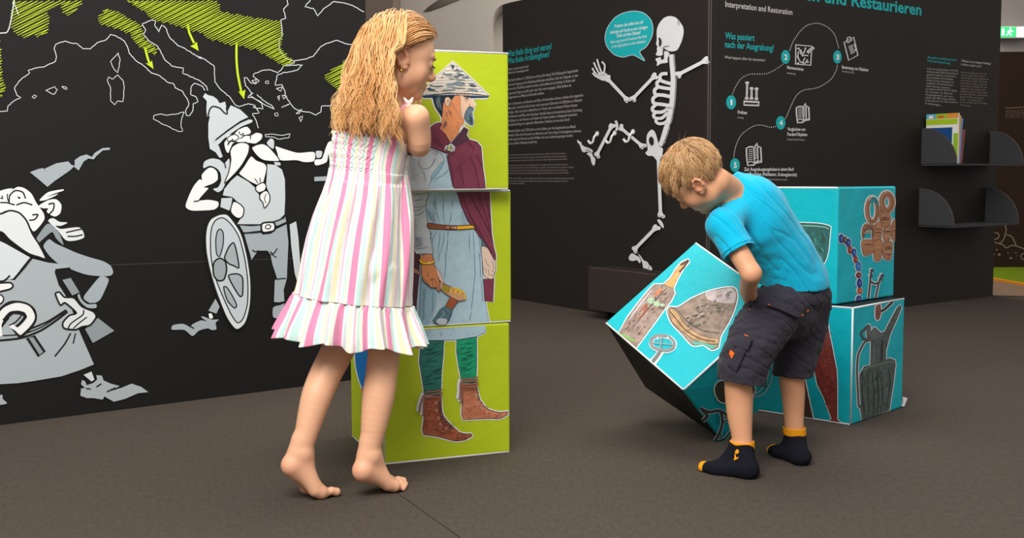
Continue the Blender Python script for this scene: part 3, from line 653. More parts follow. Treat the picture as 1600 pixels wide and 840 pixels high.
dots([s2(735, 738), s2(660, 750), s2(540, 722), s2(440, 740), s2(320, 820), s3(270, 245), s3(225, 350), s3(205, 440), s3(200, 495)], 32)
A.build('printed_dotted_path', wb, M['wallink'])
A = Art(PL_B); nums = []
for n_, c, (rx, ry) in (('1', s2(178, 438), (7.7, 11)), ('2', s1(858, 712), (7, 10.8)), ('3', s1(1506, 712), (6.6, 10.3)), ('4', s2(798, 694), (7.3, 10.6)), ('5', s3(226, 582), (7.6, 10.7))):
    A.fill([(c[0]+rx*math.cos(z), c[1]+ry*math.sin(z)) for z in np.linspace(0, 2*PI, 28, endpoint=False)], TL, smooth=False)
    nums.append((n_, (c[0]-(2.4 if n_ != '1' else 1.5), c[1]+4.1), (c[0]+(2.4 if n_ != '1' else 1.3), c[1]+4.4), .030, WH, .03))
A.build('printed_number_discs', wb, M['wallink'], 'teal discs along the dotted path'); lettering('number_text', PL_B, nums, wb, .003)
A = Art(PL_B); IC = rgb(214, 212, 214); D2 = rgb(36, 29, 26)
# bones over a ruler
for (xa, ya, xb, yb) in ((378, 200, 372, 385), (433, 270, 431, 385), (495, 275, 493, 390)):
    A.line([s2(xa, ya), s2(xb, yb)], IC, 3.4, smooth=False)
    for x, y in ((xa-9, ya-6), (xa+9, ya-6), (xb-9, yb+4), (xb+9, yb+4)): A.fill([(s2(x, y)[0]+2*math.cos(z), s2(x, y)[1]+2.2*math.sin(z)) for z in np.linspace(0, 2*PI, 8, endpoint=False)], IC, smooth=False)
    A.line([s2(xa, ya+12), s2(xb, yb-12)], rgb(170, 168, 168), 1.2, layer=2)
A.fill([s2(332, 415), s2(530, 425), s2(528, 488), s2(332, 480)], IC, smooth=False); A.fill([s2(345, 438), s2(515, 446), s2(514, 468), s2(345, 462)], D2, smooth=False, layer=2)
# framed drawing with brush
A.line([s1(985, 560), s1(1185, 578), s1(1170, 815), s1(982, 800)], IC, 2.2, smooth=False, closed=True)
for q in ([(1010,600),(1050,640),(1080,670),(1100,620)], [(1020,640),(1010,700),(1040,770),(1100,790),(1130,740)], [(1060,700),(1110,690),(1140,700)], [(1050,620),(1040,660),(1070,690)], [(1000,610),(1030,600)], [(1070,780),(1100,720)], [(1020,740),(1000,700)]):
    A.line([s1(*z) for z in q], IC, 1.7)
for x, y in ((1105,605),(1135,775),(1015,790)): A.fill([(s1(x,y)[0]+1.6*math.cos(z), s1(x,y)[1]+1.6*math.sin(z)) for z in np.linspace(0, 2*PI, 8, endpoint=False)], IC, smooth=False)
A.line([s1(1120, 665), s1(1205, 590)], D2, 6.5, smooth=False, layer=2); A.line([s1(1125, 660), s1(1205, 590)], IC, 5, smooth=False, layer=3); A.line([s1(1140, 650), s1(1195, 600)], rgb(150, 148, 150), 1.6, smooth=False, layer=4)
# clipboard
s4 = lambda x, y: (1260+x/8, y/8)
A.line([s4(468, 530), s4(588, 465), s4(640, 690), s4(525, 755)], IC, 2., smooth=False, closed=True)
A.line([s4(500, 520), s4(512, 470), s4(545, 462), s4(565, 500), s4(515, 535)], IC, 1.8, smooth=False, closed=True)
for i in range(6): A.line([s4(520+6*i, 585+18*i), s4(575+5*i, 560+18*i)], IC, 1.1, smooth=False)
A.line([s4(590, 550), s4(612, 600), s4(605, 640)], IC, 1.8)
# two open books
for f_, x0, y0 in ((s2, 985, 450), (s3, 358, 305)):
    g = 1.16 if f_ is s3 else 1
    z = lambda x, y: f_(x0+x*g, y0+y*g*(.97))
    fl_ = (lambda x, y: z(x, y))
    A.line([z(5, 60), z(35, 45), z(75, 42), z(85, 60), z(125, 0), z(128, 40), z(160, 50), z(168, 215), z(100, 225), z(90, 245), z(20, 250), z(8, 150)], IC, 2.4, smooth=False, closed=True)
    A.line([z(85, 60), z(92, 225)], IC, 1.8, smooth=False); A.line([z(128, 40), z(130, 190), z(95, 225)], IC, 1.6, smooth=False)
    A.line([z(20, 215), z(60, 205), z(92, 225), z(130, 205), z(165, 200)], IC, 1.5, smooth=False)
    for i in range(6): A.line([z(28, 78+22*i), z(72, 72+22*i)], IC, 1.1, smooth=False); A.line([z(95, 72+22*i), z(122, 52+22*i)], IC, 1.1, smooth=False)
A.build('printed_pictograms', wb, M['wallink'], 'white pictograms of bones, drawing, clipboard and books')
e5 = lambda x, y: (1420+x/4.2, 70+y/4.2)
rows = [(t, e5(118-.25*14*i*.3, 162+19*i*.99), e5(x1, 175+19.1*i*.99), .0125, rgb(175, 170, 165), .004) for i, (t, x1) in enumerate([('Am Ende der Ausgrabung beginnt erst die Arbeit', 322), ('im Museum. Jedes Objekt wird gereinigt und', 322), ('gezeichnet, fotografiert und dokumentiert', 308), ('genau beschrieben. Die Fundstücke', 290), ('werden in Listen eingetragen und', 292), ('verglichen. RestauratorInnen', 292), ('setzen Scherben zusammen', 270), ('und ergänzen fehlende Teile der Objekte.', 318), ('So entsteht ein Bild der', 290), ('Vergangenheit und vom', 290), ('Leben der Menschen damals', 305), ('auf dem Berg und in den Tälern rundherum', 318), ('im Salzbergbau', 208)])]
rows += [(t, e5(342-.6*i, 186+17.6*i), e5(x1, 196+17.6*i), .0115, rgb(150, 140, 125), 0) for i, (t, x1) in enumerate([('After the excavation the work in the', 512), ('museum begins. Each object is', 500), ('cleaned, drawn and photographed and', 522), ('described in detail. The finds', 510), ('are listed and then compared', 512), ('with others. Restorers put', 512), ('together the shards and', 500), ('add missing parts of the objects', 520), ('so that a picture of the past', 515), ('and of life emerges', 488), ('for visitors', 476), ('on the mountain and in the valleys', 514), ('of salt mining', 402)])]
rows += [('Was gehört unbedingt zum Fund?', e5(122, 88), e5(313, 107), .0155, TL, .008), ('Was ist eine Restaurierung?', e5(120, 110), e5(272, 128), .0155, TL, .008), ('What is an integral finding?', e5(345, 112), e5(538, 130), .0155, rgb(200, 196, 192), .008), ('Is there a report on it?', e5(342, 134), e5(476, 148), .0155, rgb(200, 196, 192), .008)]
lettering('wall_text', PL_B, rows, wb)
# ================================================================== FOAM CUBES
S = .40
def cube_frame(X, Y, ang, z):
    r = np.array([math.cos(ang), math.sin(ang), 0]); l = np.array([-math.sin(ang), math.cos(ang), 0])
    return np.array([X, Y, z]), r, l, ZUP
def foam_cube(name, label, cat, fr, fmats, pipes, group, clampz=False, soft=.007):
    """fr: near lower corner, right axis, left axis, up axis; fmats: material per face (right, left, top, bottom, backs)"""
    o, r, l, u = fr
    base = o+r*S/2+l*S/2
    if clampz: base = base+u*S/2; base[2] = 0
    root = empty(name, tuple(base), label, cat, group)
    bm = bmesh.new(); bmesh.ops.create_cube(bm, size=1)
    for f in bm.faces:
        n = f.normal
        k = 0 if n.y < -.5 else 1 if n.x < -.5 else 2 if n.z > .5 else 3 if n.z < -.5 else 4
        f.material_index = k
    bmesh.ops.scale(bm, vec=(S, S, S), verts=bm.verts)
    bmesh.ops.bevel(bm, geom=list(bm.edges), offset=soft, segments=3, profile=.5, affect='EDGES')
    bmesh.ops.triangulate(bm, faces=[f for f in bm.faces if len(f.verts) > 4])
    V = []
    for v in bm.verts:
        c = v.co; p = o+r*(c.x+S/2)+l*(c.y+S/2)+u*(c.z+S/2)
        if clampz and p[2] < .004: p[2] = .004
        V.append(p)
    Fc = [tuple(v.index for v in f.verts) for f in bm.faces]; mi = [f.material_index for f in bm.faces]
    bm.free()
    ob = mesh('cover', V, Fc, fmats, root, True, mi)
    for p in ob.data.polygons: p.use_smooth = p.area < .001
    # corner names: bits right, left, up
    cn = {}
    for i in (0, 1):
        for j in (0, 1):
            for k in (0, 1): cn[(i, j, k)] = o+r*S*i+l*S*j+u*S*k
    for a, b in pipes:
        mb = MB()
        A_, B_ = cn[a], cn[b]; ctr = o+(r+l+u)*S/2
        mid = (A_+B_)/2; inn = ctr-mid; inn /= np.linalg.norm(inn)
        A2 = A_+inn*.0028; B2 = B_+inn*.0028; d = (B2-A2)/S*.004
        pp = [A2+d, B2-d]
        if clampz: pp = [np.array([q[0], q[1], max(q[2], .005)]) for q in pp]
        mb.tube(pp, .0031, 8); mb.build('piping', [M['piping']], root, smooth=True)
    return root
def face_planes(fr):
    o, r, l, u = fr
    return Plane(o, r, u), Plane(o, l, u)
clipS = (.004, S-.004, .004, S-.004)
g3 = [cube_frame(-.3793, 3.297, .3761, 0), cube_frame(-.3737, 3.3024, .3761, .4022), cube_frame(-.378, 3.2412, .3866, .8044)]
gm = [M['green']]*5
k000, k100, k010, k001, k101, k011 = (0,0,0), (1,0,0), (0,1,0), (0,0,1), (1,0,1), (0,1,1)
gc = [foam_cube('foam_cube', 'lime green foam cube printed with laced brown boots, bottom of the stack', 'foam cube', g3[0], gm, [(k000, k100), (k000, k010), (k000, k001)], 'lime green puzzle cubes'),
      foam_cube('foam_cube', 'lime green foam cube printed with belt, cloak and axe, middle of the stack', 'foam cube', g3[1], gm, [(k000, k100), (k000, k010), (k001, k101)], 'lime green puzzle cubes'),
      foam_cube('foam_cube', 'lime green foam cube printed with man in pointed straw hat, topmost of the stack', 'foam cube', g3[2], gm, [(k000, k100), (k001, k101), (k001, k011), (k011, (1,1,1)), (k101, (1,1,1))], 'lime green puzzle cubes')]
NV = rgb(24, 44, 58); SKO = rgb(232, 150, 98); SKL = rgb(246, 205, 176); MAR = rgb(122, 54, 74); MAR2 = rgb(82, 46, 62); TUN = rgb(178, 206, 220); SLV = rgb(198, 206, 212); STEEL = rgb(84, 116, 130)
tA = lambda p: T(600, 80, 8, p)
tB = lambda p: T(600, 185, 8, p)
tC = lambda p: T(600, 290, 8, p)
tD = lambda p: T(600, 395, 8, p)
tE = lambda p: T(600, 500, 8, p)
tF = lambda p: T(600, 605, 8, p)
pr, pl = face_planes(g3[2])
A = Art(pr, clip=clipS)
A.fill(tB([(250,620),(300,420),(600,360),(800,440),(870,900),(270,900)]), TUN, smooth=False, g=.15)
A.fill(tA([(610,560),(890,548),(850,620),(740,640),(760,700),(735,800),(725,835),(690,780),(640,700),(615,620)]), NV, halo=1.9, g=.3)
A.fill(tA([(740,640),(850,600),(890,548),(1075,548),(1092,605),(1140,670),(1125,700),(1060,690),(1010,770),(1000,860)])+tB([(1000,60),(955,100),(930,190),(830,300),(760,190),(690,120),(720,40)]), SKO, smooth=False, halo=1.9, g=.12, out=NV, ow=.5)
A.fill(tA([(960,548),(1075,548),(1092,605),(1138,668),(1125,698),(1060,690),(1012,765),(990,850),(960,800)]), SKL, layer=1)
A.fill(tA([(1050,705),(1090,700),(1122,720),(1100,760),(1105,800),(1112,850)])+tB([(1108,85),(1075,78),(1025,40)])+tA([(1008,830),(1020,760)]), rgb(92, 122, 138), halo=1.9, out=NV, ow=.6, g=.5)
A.fill(tA([(755,610),(775,575),(810,575),(835,610),(830,660),(800,690),(770,670)]), SKL, out=NV, ow=.7)
A.fill(tA([(860,130),(1080,335),(1310,558),(1240,548),(1050,532),(800,525),(600,545),(480,556),(505,460),(640,330)]), rgb(232, 222, 208), smooth=False, halo=1.9, out=NV, ow=.8)
A.fill(tA([(470,552),(800,547),(1100,555),(1312,562),(1285,583),(1090,587),(950,552),(610,560),(600,583),(490,583)]), rgb(30, 68, 98), smooth=False, halo=1.9)
for i in range(46):      # brushed weave bands of the straw hat
    t = random.random()**.7; y = 150+t*370; hw = (y-130)*1.02; cx = 860; x0 = cx+random.uniform(-hw, hw*.8); L_ = random.uniform(30, 140)*(.3+t)
    x1 = min(x0+L_, cx+hw); 
    A.line(tA([(x0, y), ((x0+x1)/2, y+random.uniform(-5, 5)), (x1, y+random.uniform(-3, 6))]), random.choice([rgb(92, 122, 136), rgb(58, 88, 104), rgb(120, 146, 158), rgb(150, 160, 160)]), random.uniform(1.2, 3.2), taper=True)
for yy in (185, 240, 285, 325, 360, 395, 430, 465, 500, 535): A.line(tA([(860-(yy-130)*1.0, yy+8), (860, yy-4), (860+(yy-130)*1.02, yy+8)]), rgb(50, 74, 88), .55)
for i in range(16): A.line(tA([(520+48*i, 520+abs(i-7)*1.4), (526+48*i, 545+abs(i-7)*1.)]), NV, .5, smooth=False)
A.line(tA([(620,522),(800,508),(1050,515),(1280,545)]), rgb(240, 222, 200), 1.6, layer=2); A.line(tA([(840,630),(880,700),(960,840)]), rgb(200,160,120), .9); A.line(tA([(950,548),(960,680),(985,840)]), rgb(235,215,190), 1.1); A.line(tA([(940,548),(945,680),(972,830)]), NV, .4)
A.line(tA([(990,575),(1020,568),(1048,578)]), NV, 1.1); A.line(tA([(1000,590),(1025,600),(1048,592)]), NV, .6); A.fill(tA([(1020,578),(1032,574),(1040,584),(1028,594)]), NV, layer=3); A.line(tA([(1010,622),(1030,630)]), NV, .5); A.line(tA([(1062,650),(1060,690),(1080,700)]), NV, .6)
A.line(tA([(1060,760),(1100,762)]), rgb(210,120,100), .8, layer=3)
for p in ([(775,630),(800,600),(815,640),(795,670)], [(785,640),(800,625)]): A.line(tA(p), NV, .5, layer=3)
for p in ([(760,760),(785,780)], [(765,800),(790,815)], [(800,740),(840,770)], [(790,720),(830,790)]): A.line(tA(p), rgb(150,110,95), 1.1, layer=3)
A.line(tB([(760,20),(740,90),(725,130)]), rgb(130,100,92), 2.2, taper=True, layer=3); A.line(tB([(780,40),(750,95)]), rgb(110,84,80), 2, taper=True, layer=3)
for p in ([(900,90),(915,130)], [(905,40),(935,70)], [(865,152),(885,156)], [(820,242),(850,244)]): A.line(tB(p), rgb(120,80,70), .6, layer=3)
for i in range(14):
    x = 1020+random.uniform(0, 80); A.line(tA([(x, 790+random.uniform(0, 20)), (x+random.uniform(-5, 25), 835)])+tB([(x+20, 60)]), random.choice([NV, rgb(160,186,196), rgb(70,100,116)]), .5, taper=True, layer=3)
for i in range(7): A.line(tA([(650+i*8, 570), (640+i*9, 640), (660+i*12, 720+i*6)]), rgb(200,214,220) if i % 2 else rgb(60, 84, 96), .5, taper=True, layer=3)
# cloak, collar, tunic, sleeve
A.fill(tB([(1060,262),(1160,292),(1212,355),(1232,600),(1258,780),(1268,900),(880,900),(855,840),(780,460),(860,440),(870,350)]), MAR, smooth=False, halo=1.9, out=NV, ow=.9, g=.35)
A.fill(tB([(590,100),(650,60),(705,50),(720,75),(690,130),(760,190),(830,310),(775,345),(760,380),(870,435),(850,450),(790,440),(600,372),(560,350),(570,150)]), MAR, smooth=False, halo=1.9, out=NV, ow=.8, g=.35)
A.fill(tB([(1000,110),(1050,140),(1030,205),(1062,258),(960,320),(862,352),(832,312),(930,200),(985,120)]), MAR2, smooth=False, halo=1.9, out=NV, ow=.8, g=.25)
A.fill(tB([(262,600),(340,470),(600,395),(700,430),(755,520),(690,600),(600,740),(545,900),(250,900)]), SLV, smooth=False, out=NV, ow=.7, g=.2)
A.fill(tB([(730,540),(745,545),(700,640),(590,760),(600,700)]), rgb(150, 196, 216), out=NV, ow=.6)
A.fill(tB([(290,420),(350,440),(345,470),(285,590),(250,600)]), MAR2, smooth=False)
for p in ([(435,500),(430,590),(500,630),(580,600),(635,495)], [(460,640),(500,700),(515,780)], [(640,410),(672,455)], [(610,425),(640,460)], [(800,630),(740,700),(620,760)]): A.line(tB(p), NV, .55)
for i in range(16): A.line(tB([(310+random.uniform(0,20), 500+18*i), (380+random.uniform(-20,30), 490+18*i)]), rgb(120,130,140), .6, taper=True)
for p in ([(1045,285),(1110,380)], [(1060,480),(1130,600),(1180,860)], [(1150,450),(1225,600)], [(930,560),(990,840)], [(640,240),(740,350)], [(625,280),(720,360)], [(790,420),(830,600),(870,860)]): A.line(tB(p), rgb(70,30,46), .8, layer=2)
for p in ([(750,400),(760,350),(800,345),(805,380),(790,400)], [(800,340),(830,320),(860,350),(850,400),(820,390)], [(830,360),(870,350),(865,410)], [(820,330),(850,395)]): A.line(tB(p), rgb(216,222,228), 1.3, layer=3)
for p in ([(770,390),(790,360)], [(830,340),(840,400)], [(850,365),(862,385)]): A.line(tB(p), NV, .6, layer=4)
for i in range(6): A.line(tB([(935+9*i, 180-14*i), (965+9*i, 120-10*i)]), rgb(230,234,238), .7, layer=3)
A.line(tB([(1015,85),(1045,140),(1035,215)]), rgb(226,200,170), 1, layer=3)
A.build('printed_figure', gc[2], M['ink'], 'ink drawing of bearded man with straw hat and maroon cloak')
# middle cube
pr, pl = face_planes(g3[1]); A = Art(pr, clip=clipS)
A.fill(tC([(330,40),(910,40),(940,180),(1100,480),(1130,540),(1210,660),(1222,840)])+tD([(1235,300),(1262,600),(1312,860)])+tE([(1312,60),(330,200)])+tD([(330,700)]), TUN, smooth=False, halo=1.9, out=NV, ow=.7, g=.14)
A.fill(tC([(330,780),(352,760),(400,840)])+tD([(450,20),(440,300),(412,600),(400,790),(345,700),(330,600)]), MAR2, smooth=False, g=.3)
A.fill(tD([(450,300),(640,420),(620,700),(560,900),(420,960),(430,600)]), rgb(150, 186, 204), smooth=False)
A.fill(tC([(905,40),(1318,40),(1330,350),(1345,600),(1370,770),(1395,860)])+tD([(1398,100),(1350,50),(1330,0)])+tC([(1310,830),(1130,545),(1040,430),(960,240)]), MAR, smooth=False, halo=1.9, out=NV, ow=.9, g=.35)
A.fill(tC([(262,40),(560,40),(560,100),(530,190),(520,280),(545,450),(580,600),(612,840)])+tD([(600,14),(400,12)])+tC([(350,770),(290,640),(262,300)]), SLV, smooth=False, out=NV, ow=.9, g=.2)
A.fill(tC([(1205,640),(1280,760),(1215,765)]), STEEL, smooth=False, out=NV, ow=.5)
A.fill(tD([(1240,325),(1372,318),(1360,612),(1256,600)]), MAR, smooth=False, halo=1.9, out=NV, ow=.8, g=.35)
A.fill(tC([(1215,765),(1290,775)])+tD([(1330,0),(1375,90),(1392,140),(1396,205),(1372,275),(1366,318),(1320,325),(1270,300),(1240,255),(1232,150)]), rgb(238, 208, 188), smooth=True, halo=1.6, out=NV, ow=.8)
for p in ([(1260,70),(1290,140),(1330,180)], [(1240,190),(1270,200),(1275,250)], [(1290,280),(1330,270),(1365,290)], [(1345,100),(1370,180),(1350,240)], [(1300,200),(1310,260)], [(1370,240),(1380,260)]): A.line(tD(p), NV, .6, layer=2)
A.fill(tC([(548,466),(700,485),(900,498),(1105,490),(1128,532),(900,552),(700,548),(550,532)]), rgb(150, 84, 56), out=NV, ow=.9, layer=2)
A.fill(tC([(905,506),(1100,495),(1122,528),(905,546)]), rgb(252, 190, 24), smooth=False, layer=3)
A.line(tC([(770,520),(900,525)]), rgb(205, 140, 104), 3.4, layer=3)
for x in (820, 880): A.fill([(tC([(x, 524)])[0][0]+1.4*math.cos(z), tC([(x, 524)])[0][1]+1.4*math.sin(z)) for z in np.linspace(0, 2*PI, 8, endpoint=False)], NV if x == 820 else rgb(220,220,220), layer=3, smooth=False)
for p in ([(640,100),(650,300),(690,470)], [(735,90),(740,300),(755,480)], [(850,180),(850,270)], [(845,315),(830,420),(810,480)], [(530,270),(570,400),(620,470)], [(545,300),(600,430)], [(560,280),(640,465)],
          [(600,560),(570,680)], [(660,560),(610,660),(600,720)], [(700,560),(690,700),(670,840)], [(750,560),(740,700),(700,840)], [(800,560),(795,640)], [(795,660),(780,840)], [(1060,560),(1065,700),(1070,840)], [(1110,560),(1120,700),(1125,840)], [(1160,570),(1190,700),(1205,840)]):
    A.line(tC(p), rgb(40, 84, 108), .7, taper=True, layer=2)
for p in ([(765,0),(770,150),(755,300)], [(1125,0),(1135,250),(1120,400),(1090,700)], [(1190,0),(1205,300)], [(1090,740),(1065,840)], [(640,490),(640,600),(620,740)], [(460,320),(450,600),(440,840)], [(690,0),(680,100)], [(610,500),(600,800)], [(1215,350),(1225,600)]): A.line(tD(p), rgb(40, 84, 108), .6, layer=2)
for i in range(26): A.line(tD([(470+random.uniform(0,20)-i*.6, 440+i*16), (515+random.uniform(-10,20)-i*.6, 420+i*16)]), rgb(70, 104, 124), .5, taper=True, layer=2)
for p in ([(345,100),(420,110),(560,85)], [(360,190),(430,180),(490,172)], [(345,260),(450,265),(525,225)], [(345,320),(440,300),(530,240)], [(345,380),(450,350),(520,290)], [(360,770),(430,790),(560,755)]): A.line(tC(p), NV, .7, taper=True)
for i in range(22): A.line(tC([(350+random.uniform(0,10), 410+17*i), (410+random.uniform(-20,20), 402+17*i)]), rgb(110,118,128), .6, taper=True)
for i in range(10): A.line(tC([(370+random.uniform(0,20), 640+14*i), (480+random.uniform(-20,20), 640+13*i)]), rgb(130,138,146), .8, taper=True)
for i in range(14): A.line(tC([(590+random.uniform(0,30), 180+20*i), (605+random.uniform(0,40), 192+20*i)]), rgb(70,100,120), .6)
for i in range(7): A.line(tC([(935+random.uniform(0,15)+i*3, 330+24*i), (1000+i*9, 330+24*i)]), rgb(110,134,150), .6, taper=True)
for p in ([(960,90),(1060,350),(1180,560),(1330,830)], [(1060,90),(1150,260),(1240,430),(1330,620)], [(1170,90),(1250,330),(1320,560)], [(1260,100),(1320,430)], [(940,200),(1040,420),(1150,560)]): A.line(tC(p), rgb(70,30,46), .9, layer=2)
# left hand with axe
A.fill(tD([(330,165),(450,222),(450,282),(330,228)]), rgb(176, 120, 96), smooth=False, out=NV, ow=.7)
A.fill(tD([(680,360),(740,380),(860,432),(960,462),(1005,530),(1010,570),(960,592),(900,590),(820,545),(700,452)]), rgb(214, 164, 124), out=NV, ow=.8, layer=2)
A.fill(tD([(735,388),(820,430),(792,492),(715,456)]), rgb(190, 170, 50), smooth=False, layer=3, out=NV, ow=.5)
for i in range(5): A.line(tD([(745+16*i, 392+8*i), (725+16*i, 460+8*i)]), rgb(90,80,20), .5, layer=3)
A.fill(tD([(820,545),(920,592),(842,700),(757,660)]), rgb(150, 72, 40), smooth=False, out=NV, ow=.8, layer=3)
for i in range(7): A.line(tD([(815-9*i, 560+16*i), (905-11*i, 605+15*i)]), rgb(206,120,70), .7, layer=3)
A.fill(tD([(757,662),(845,702),(830,760),(800,830)])+tE([(752,80),(700,70),(650,40),(600,0)])+tD([(640,790),(700,700)]), STEEL, smooth=False, out=NV, ow=.9, layer=3, g=.4)
A.fill(tD([(690,810),(780,830)])+tE([(745,70),(690,55),(640,15)]), rgb(196, 204, 216), layer=3)
A.line(tD([(720,720),(740,760),(700,800)]), rgb(150,186,196), 1.2, layer=4); A.line(tD([(760,720),(810,770)]), NV, .6, layer=4)
for p in ([(815,500),(830,440),(880,445),(880,510)], [(880,515),(900,460),(940,480),(930,530)], [(930,520),(960,480),(995,500),(1005,565),(985,575)], [(845,430),(920,450),(990,490)]): A.line(tD(p), rgb(250, 200, 40), 1.7, layer=4)
A.fill(tD([(448,30),(592,14),(602,90),(615,150),(680,230),(710,300),(742,372),(730,382),(680,340),(690,450),(688,470),(668,475),(640,430),(600,432),(575,425),(550,402),(500,360),(465,300),(455,130)]), rgb(222, 142, 92), layer=3, out=NV, ow=.9)
A.fill(tD([(640,180),(685,232),(742,372),(725,378),(690,340),(655,270)]), rgb(240, 196, 176), layer=3, out=NV, ow=.5)
for p in ([(535,240),(540,300)], [(470,300),(520,350),(560,400)], [(560,330),(600,350),(600,425)], [(610,310),(640,360),(650,430)], [(655,270),(675,330)], [(570,330),(580,320),(610,325)], [(655,430),(670,425)], [(465,50),(485,50)]): A.line(tD(p), NV, .6, layer=4)
A.line(tD([(440,80),(460,115),(520,132),(590,118),(620,90)]), NV, 4.4, layer=4); A.line(tD([(440,80),(460,113),(520,128),(590,116),(618,92)]), rgb(250, 196, 30), 3.2, layer=4); A.line(tD([(540,122),(575,117)]), rgb(250, 240, 200), 1.6, layer=4)
A.build('printed_figure', gc[1], M['ink'], 'ink drawing of belted tunic, cloak and hand with axe')
# bottom cube
pr, pl = face_planes(g3[0]); A = Art(pr, clip=clipS)
GR1, GR2 = rgb(42, 112, 98), rgb(24, 150, 108)
A.fill(tE([(400,130),(1270,60),(1265,150),(1160,205),(900,246),(740,250),(400,256)]), TUN, smooth=False, halo=1.9, out=NV, ow=.9, g=.1)
A.fill(tE([(470,258),(750,252),(738,450),(718,640),(712,840)])+tF([(708,100),(500,100)])+tE([(492,840),(470,700),(440,520),(450,380)]), GR1, smooth=False, halo=1.9, out=NV, ow=.8, g=.3)
A.fill(tE([(905,246),(1158,210),(1158,500),(1152,700),(1150,780),(960,780),(955,690),(930,560),(905,400)]), GR2, smooth=False, halo=1.9, out=NV, ow=.8, g=.3)
for i in range(60):
    y = 280+random.uniform(0, 520); x = 480+random.uniform(0, 170)
    A.line(tE([(x, y+20), (x+50, y+8), (x+90, y-10)]), random.choice([rgb(24,72,66), rgb(60,150,130), rgb(20,60,58)]), random.uniform(.4, .9), taper=True)
for i in range(42):
    y = 260+random.uniform(0, 400); x = 915+random.uniform(0, 130)
    A.line(tE([(x, y+16), (x+45, y+6), (x+85, y-8)]), random.choice([rgb(16,92,74), rgb(60,190,150), rgb(12,80,66)]), random.uniform(.4, .9), taper=True)
for i in range(12):
    x = 470+random.uniform(0, 700); A.line(tE([(x, 140+random.uniform(0,60)), (x+25, 132+random.uniform(0,60))]), rgb(90,120,136), .5)
LE, LE2 = rgb(164, 88, 62), rgb(198, 122, 90)
b1 = tF([(495,130),(600,135),(712,112),(722,300),(745,360),(800,430),(860,490),(940,560),(1010,578),(1095,578),(1100,605),(1040,640),(980,660),(900,672),(780,642),(700,620),(600,600),(495,590),(478,530),(498,400)])
b2 = tE([(965,800),(1155,790)])+tF([(1160,0),(1175,90),(1195,150),(1240,215),(1290,268),(1370,295),(1450,312),(1552,300),(1548,332),(1500,365),(1440,390),(1300,386),(1150,392),(985,402),(968,330),(980,200)])
A.fill(b1, LE, halo=2.2, out=NV, ow=1, g=.5, smooth=False); A.fill(b2, LE2, halo=2.2, out=NV, ow=1, g=.4, smooth=False)
for i in range(110):
    t = random.random(); x = 500+t*500; y = 470+t*140+random.uniform(-40, 40) if random.random() < .7 else 160+random.uniform(0, 350)
    if y < 440: x = 505+random.uniform(0, 110)
    A.line(tF([(x, y), (x+random.uniform(5, 35), y+random.uniform(-12, 4))]), random.choice([rgb(70,34,28), rgb(92,46,34), rgb(214,140,104)]), random.uniform(.4, .9))
for i in range(90):
    t = random.random(); x = 990+t*460; y = 340+random.uniform(-35, 35) if random.random() < .65 else random.uniform(0, 300)
    if y < 290: x = 1000+random.uniform(0, 120)
    A.line(tF([(x, y), (x+random.uniform(5, 35), y+random.uniform(-14, 2))]), random.choice([rgb(90,48,38), rgb(120,66,50), rgb(226,158,122)]), random.uniform(.4, .8))
for q in ([(640,180),(690,170),(660,200),(700,210)], [(640,275),(700,255),(670,300),(715,290)], [(665,370),(720,345),(690,390),(745,380)], [(690,440),(760,415),(730,460),(790,450)], [(760,500),(820,470),(800,500),(850,500)], [(680,150),(690,330),(760,430),(850,505)]):
    A.line(tF(q), NV, 1., layer=3)
for x, y in ((632,178),(640,275),(664,370),(688,444),(757,500),(1135,95),(1165,185),(1205,240),(1272,290)):
    c = tF([(x, y)])[0]; A.line([(c[0]+1.7*math.cos(z), c[1]+1.9*math.sin(z)) for z in np.linspace(0, 2*PI, 8, endpoint=False)], rgb(206,170,140), .8, closed=True, layer=4)
for q in ([(1130,0),(1160,60),(1150,110),(1190,160)], [(1165,185),(1215,175)], [(1205,240),(1260,225),(1290,285)], [(1135,95),(1175,100)]): A.line(tF(q), NV, .8, layer=3)
STR = rgb(172, 106, 84)
for y0 in (25, 62, 98): A.line(tF([(500, y0+20), (600, y0+12), (712, y0-8)]), NV, 2.8, layer=3); A.line(tF([(500, y0+20), (600, y0+12), (712, y0-8)]), STR, 1.9, layer=4)
for y0 in (715, 745, 785, 815): A.line(tE([(950, y0+8), (1050, y0+4), (1155, y0-10)]), NV, 2.8, layer=3); A.line(tE([(950, y0+8), (1050, y0+4), (1155, y0-10)]), STR, 1.9, layer=4)
def strap(q):
    A.line(q, (.95, .95, .96), 6, layer=1, smooth=False); A.line(q, NV, 2.6, layer=3); A.line(q, STR, 1.7, layer=4)
strap(tF([(490,70),(455,150),(430,230),(425,300)])); strap(tF([(492,90),(478,200),(470,345)]))
strap(tE([(948,740),(935,800)])+tF([(935,60),(920,140)])); strap(tE([(955,760)])+tF([(955,60),(948,180)]))
A.build('printed_figure', gc[0], M['ink'], 'ink drawing of green trousers and laced brown boots')
A = Art(pl, clip=clipS)
A.fill([(556, 540), (575, 540), (574, 575), (571, 600), (567, 607), (561, 592), (556, 570)], rgb(20, 120, 196), halo=1.6, g=.2)
A.line([(565.5, 606), (567, 640), (568, 660)], rgb(170, 160, 150), 1.2); A.line([(566, 606), (567, 614)], rgb(220, 120, 40), 1.6)
A.build('printed_garment', gc[0], M['ink'], 'blue garment drawing on the left side')

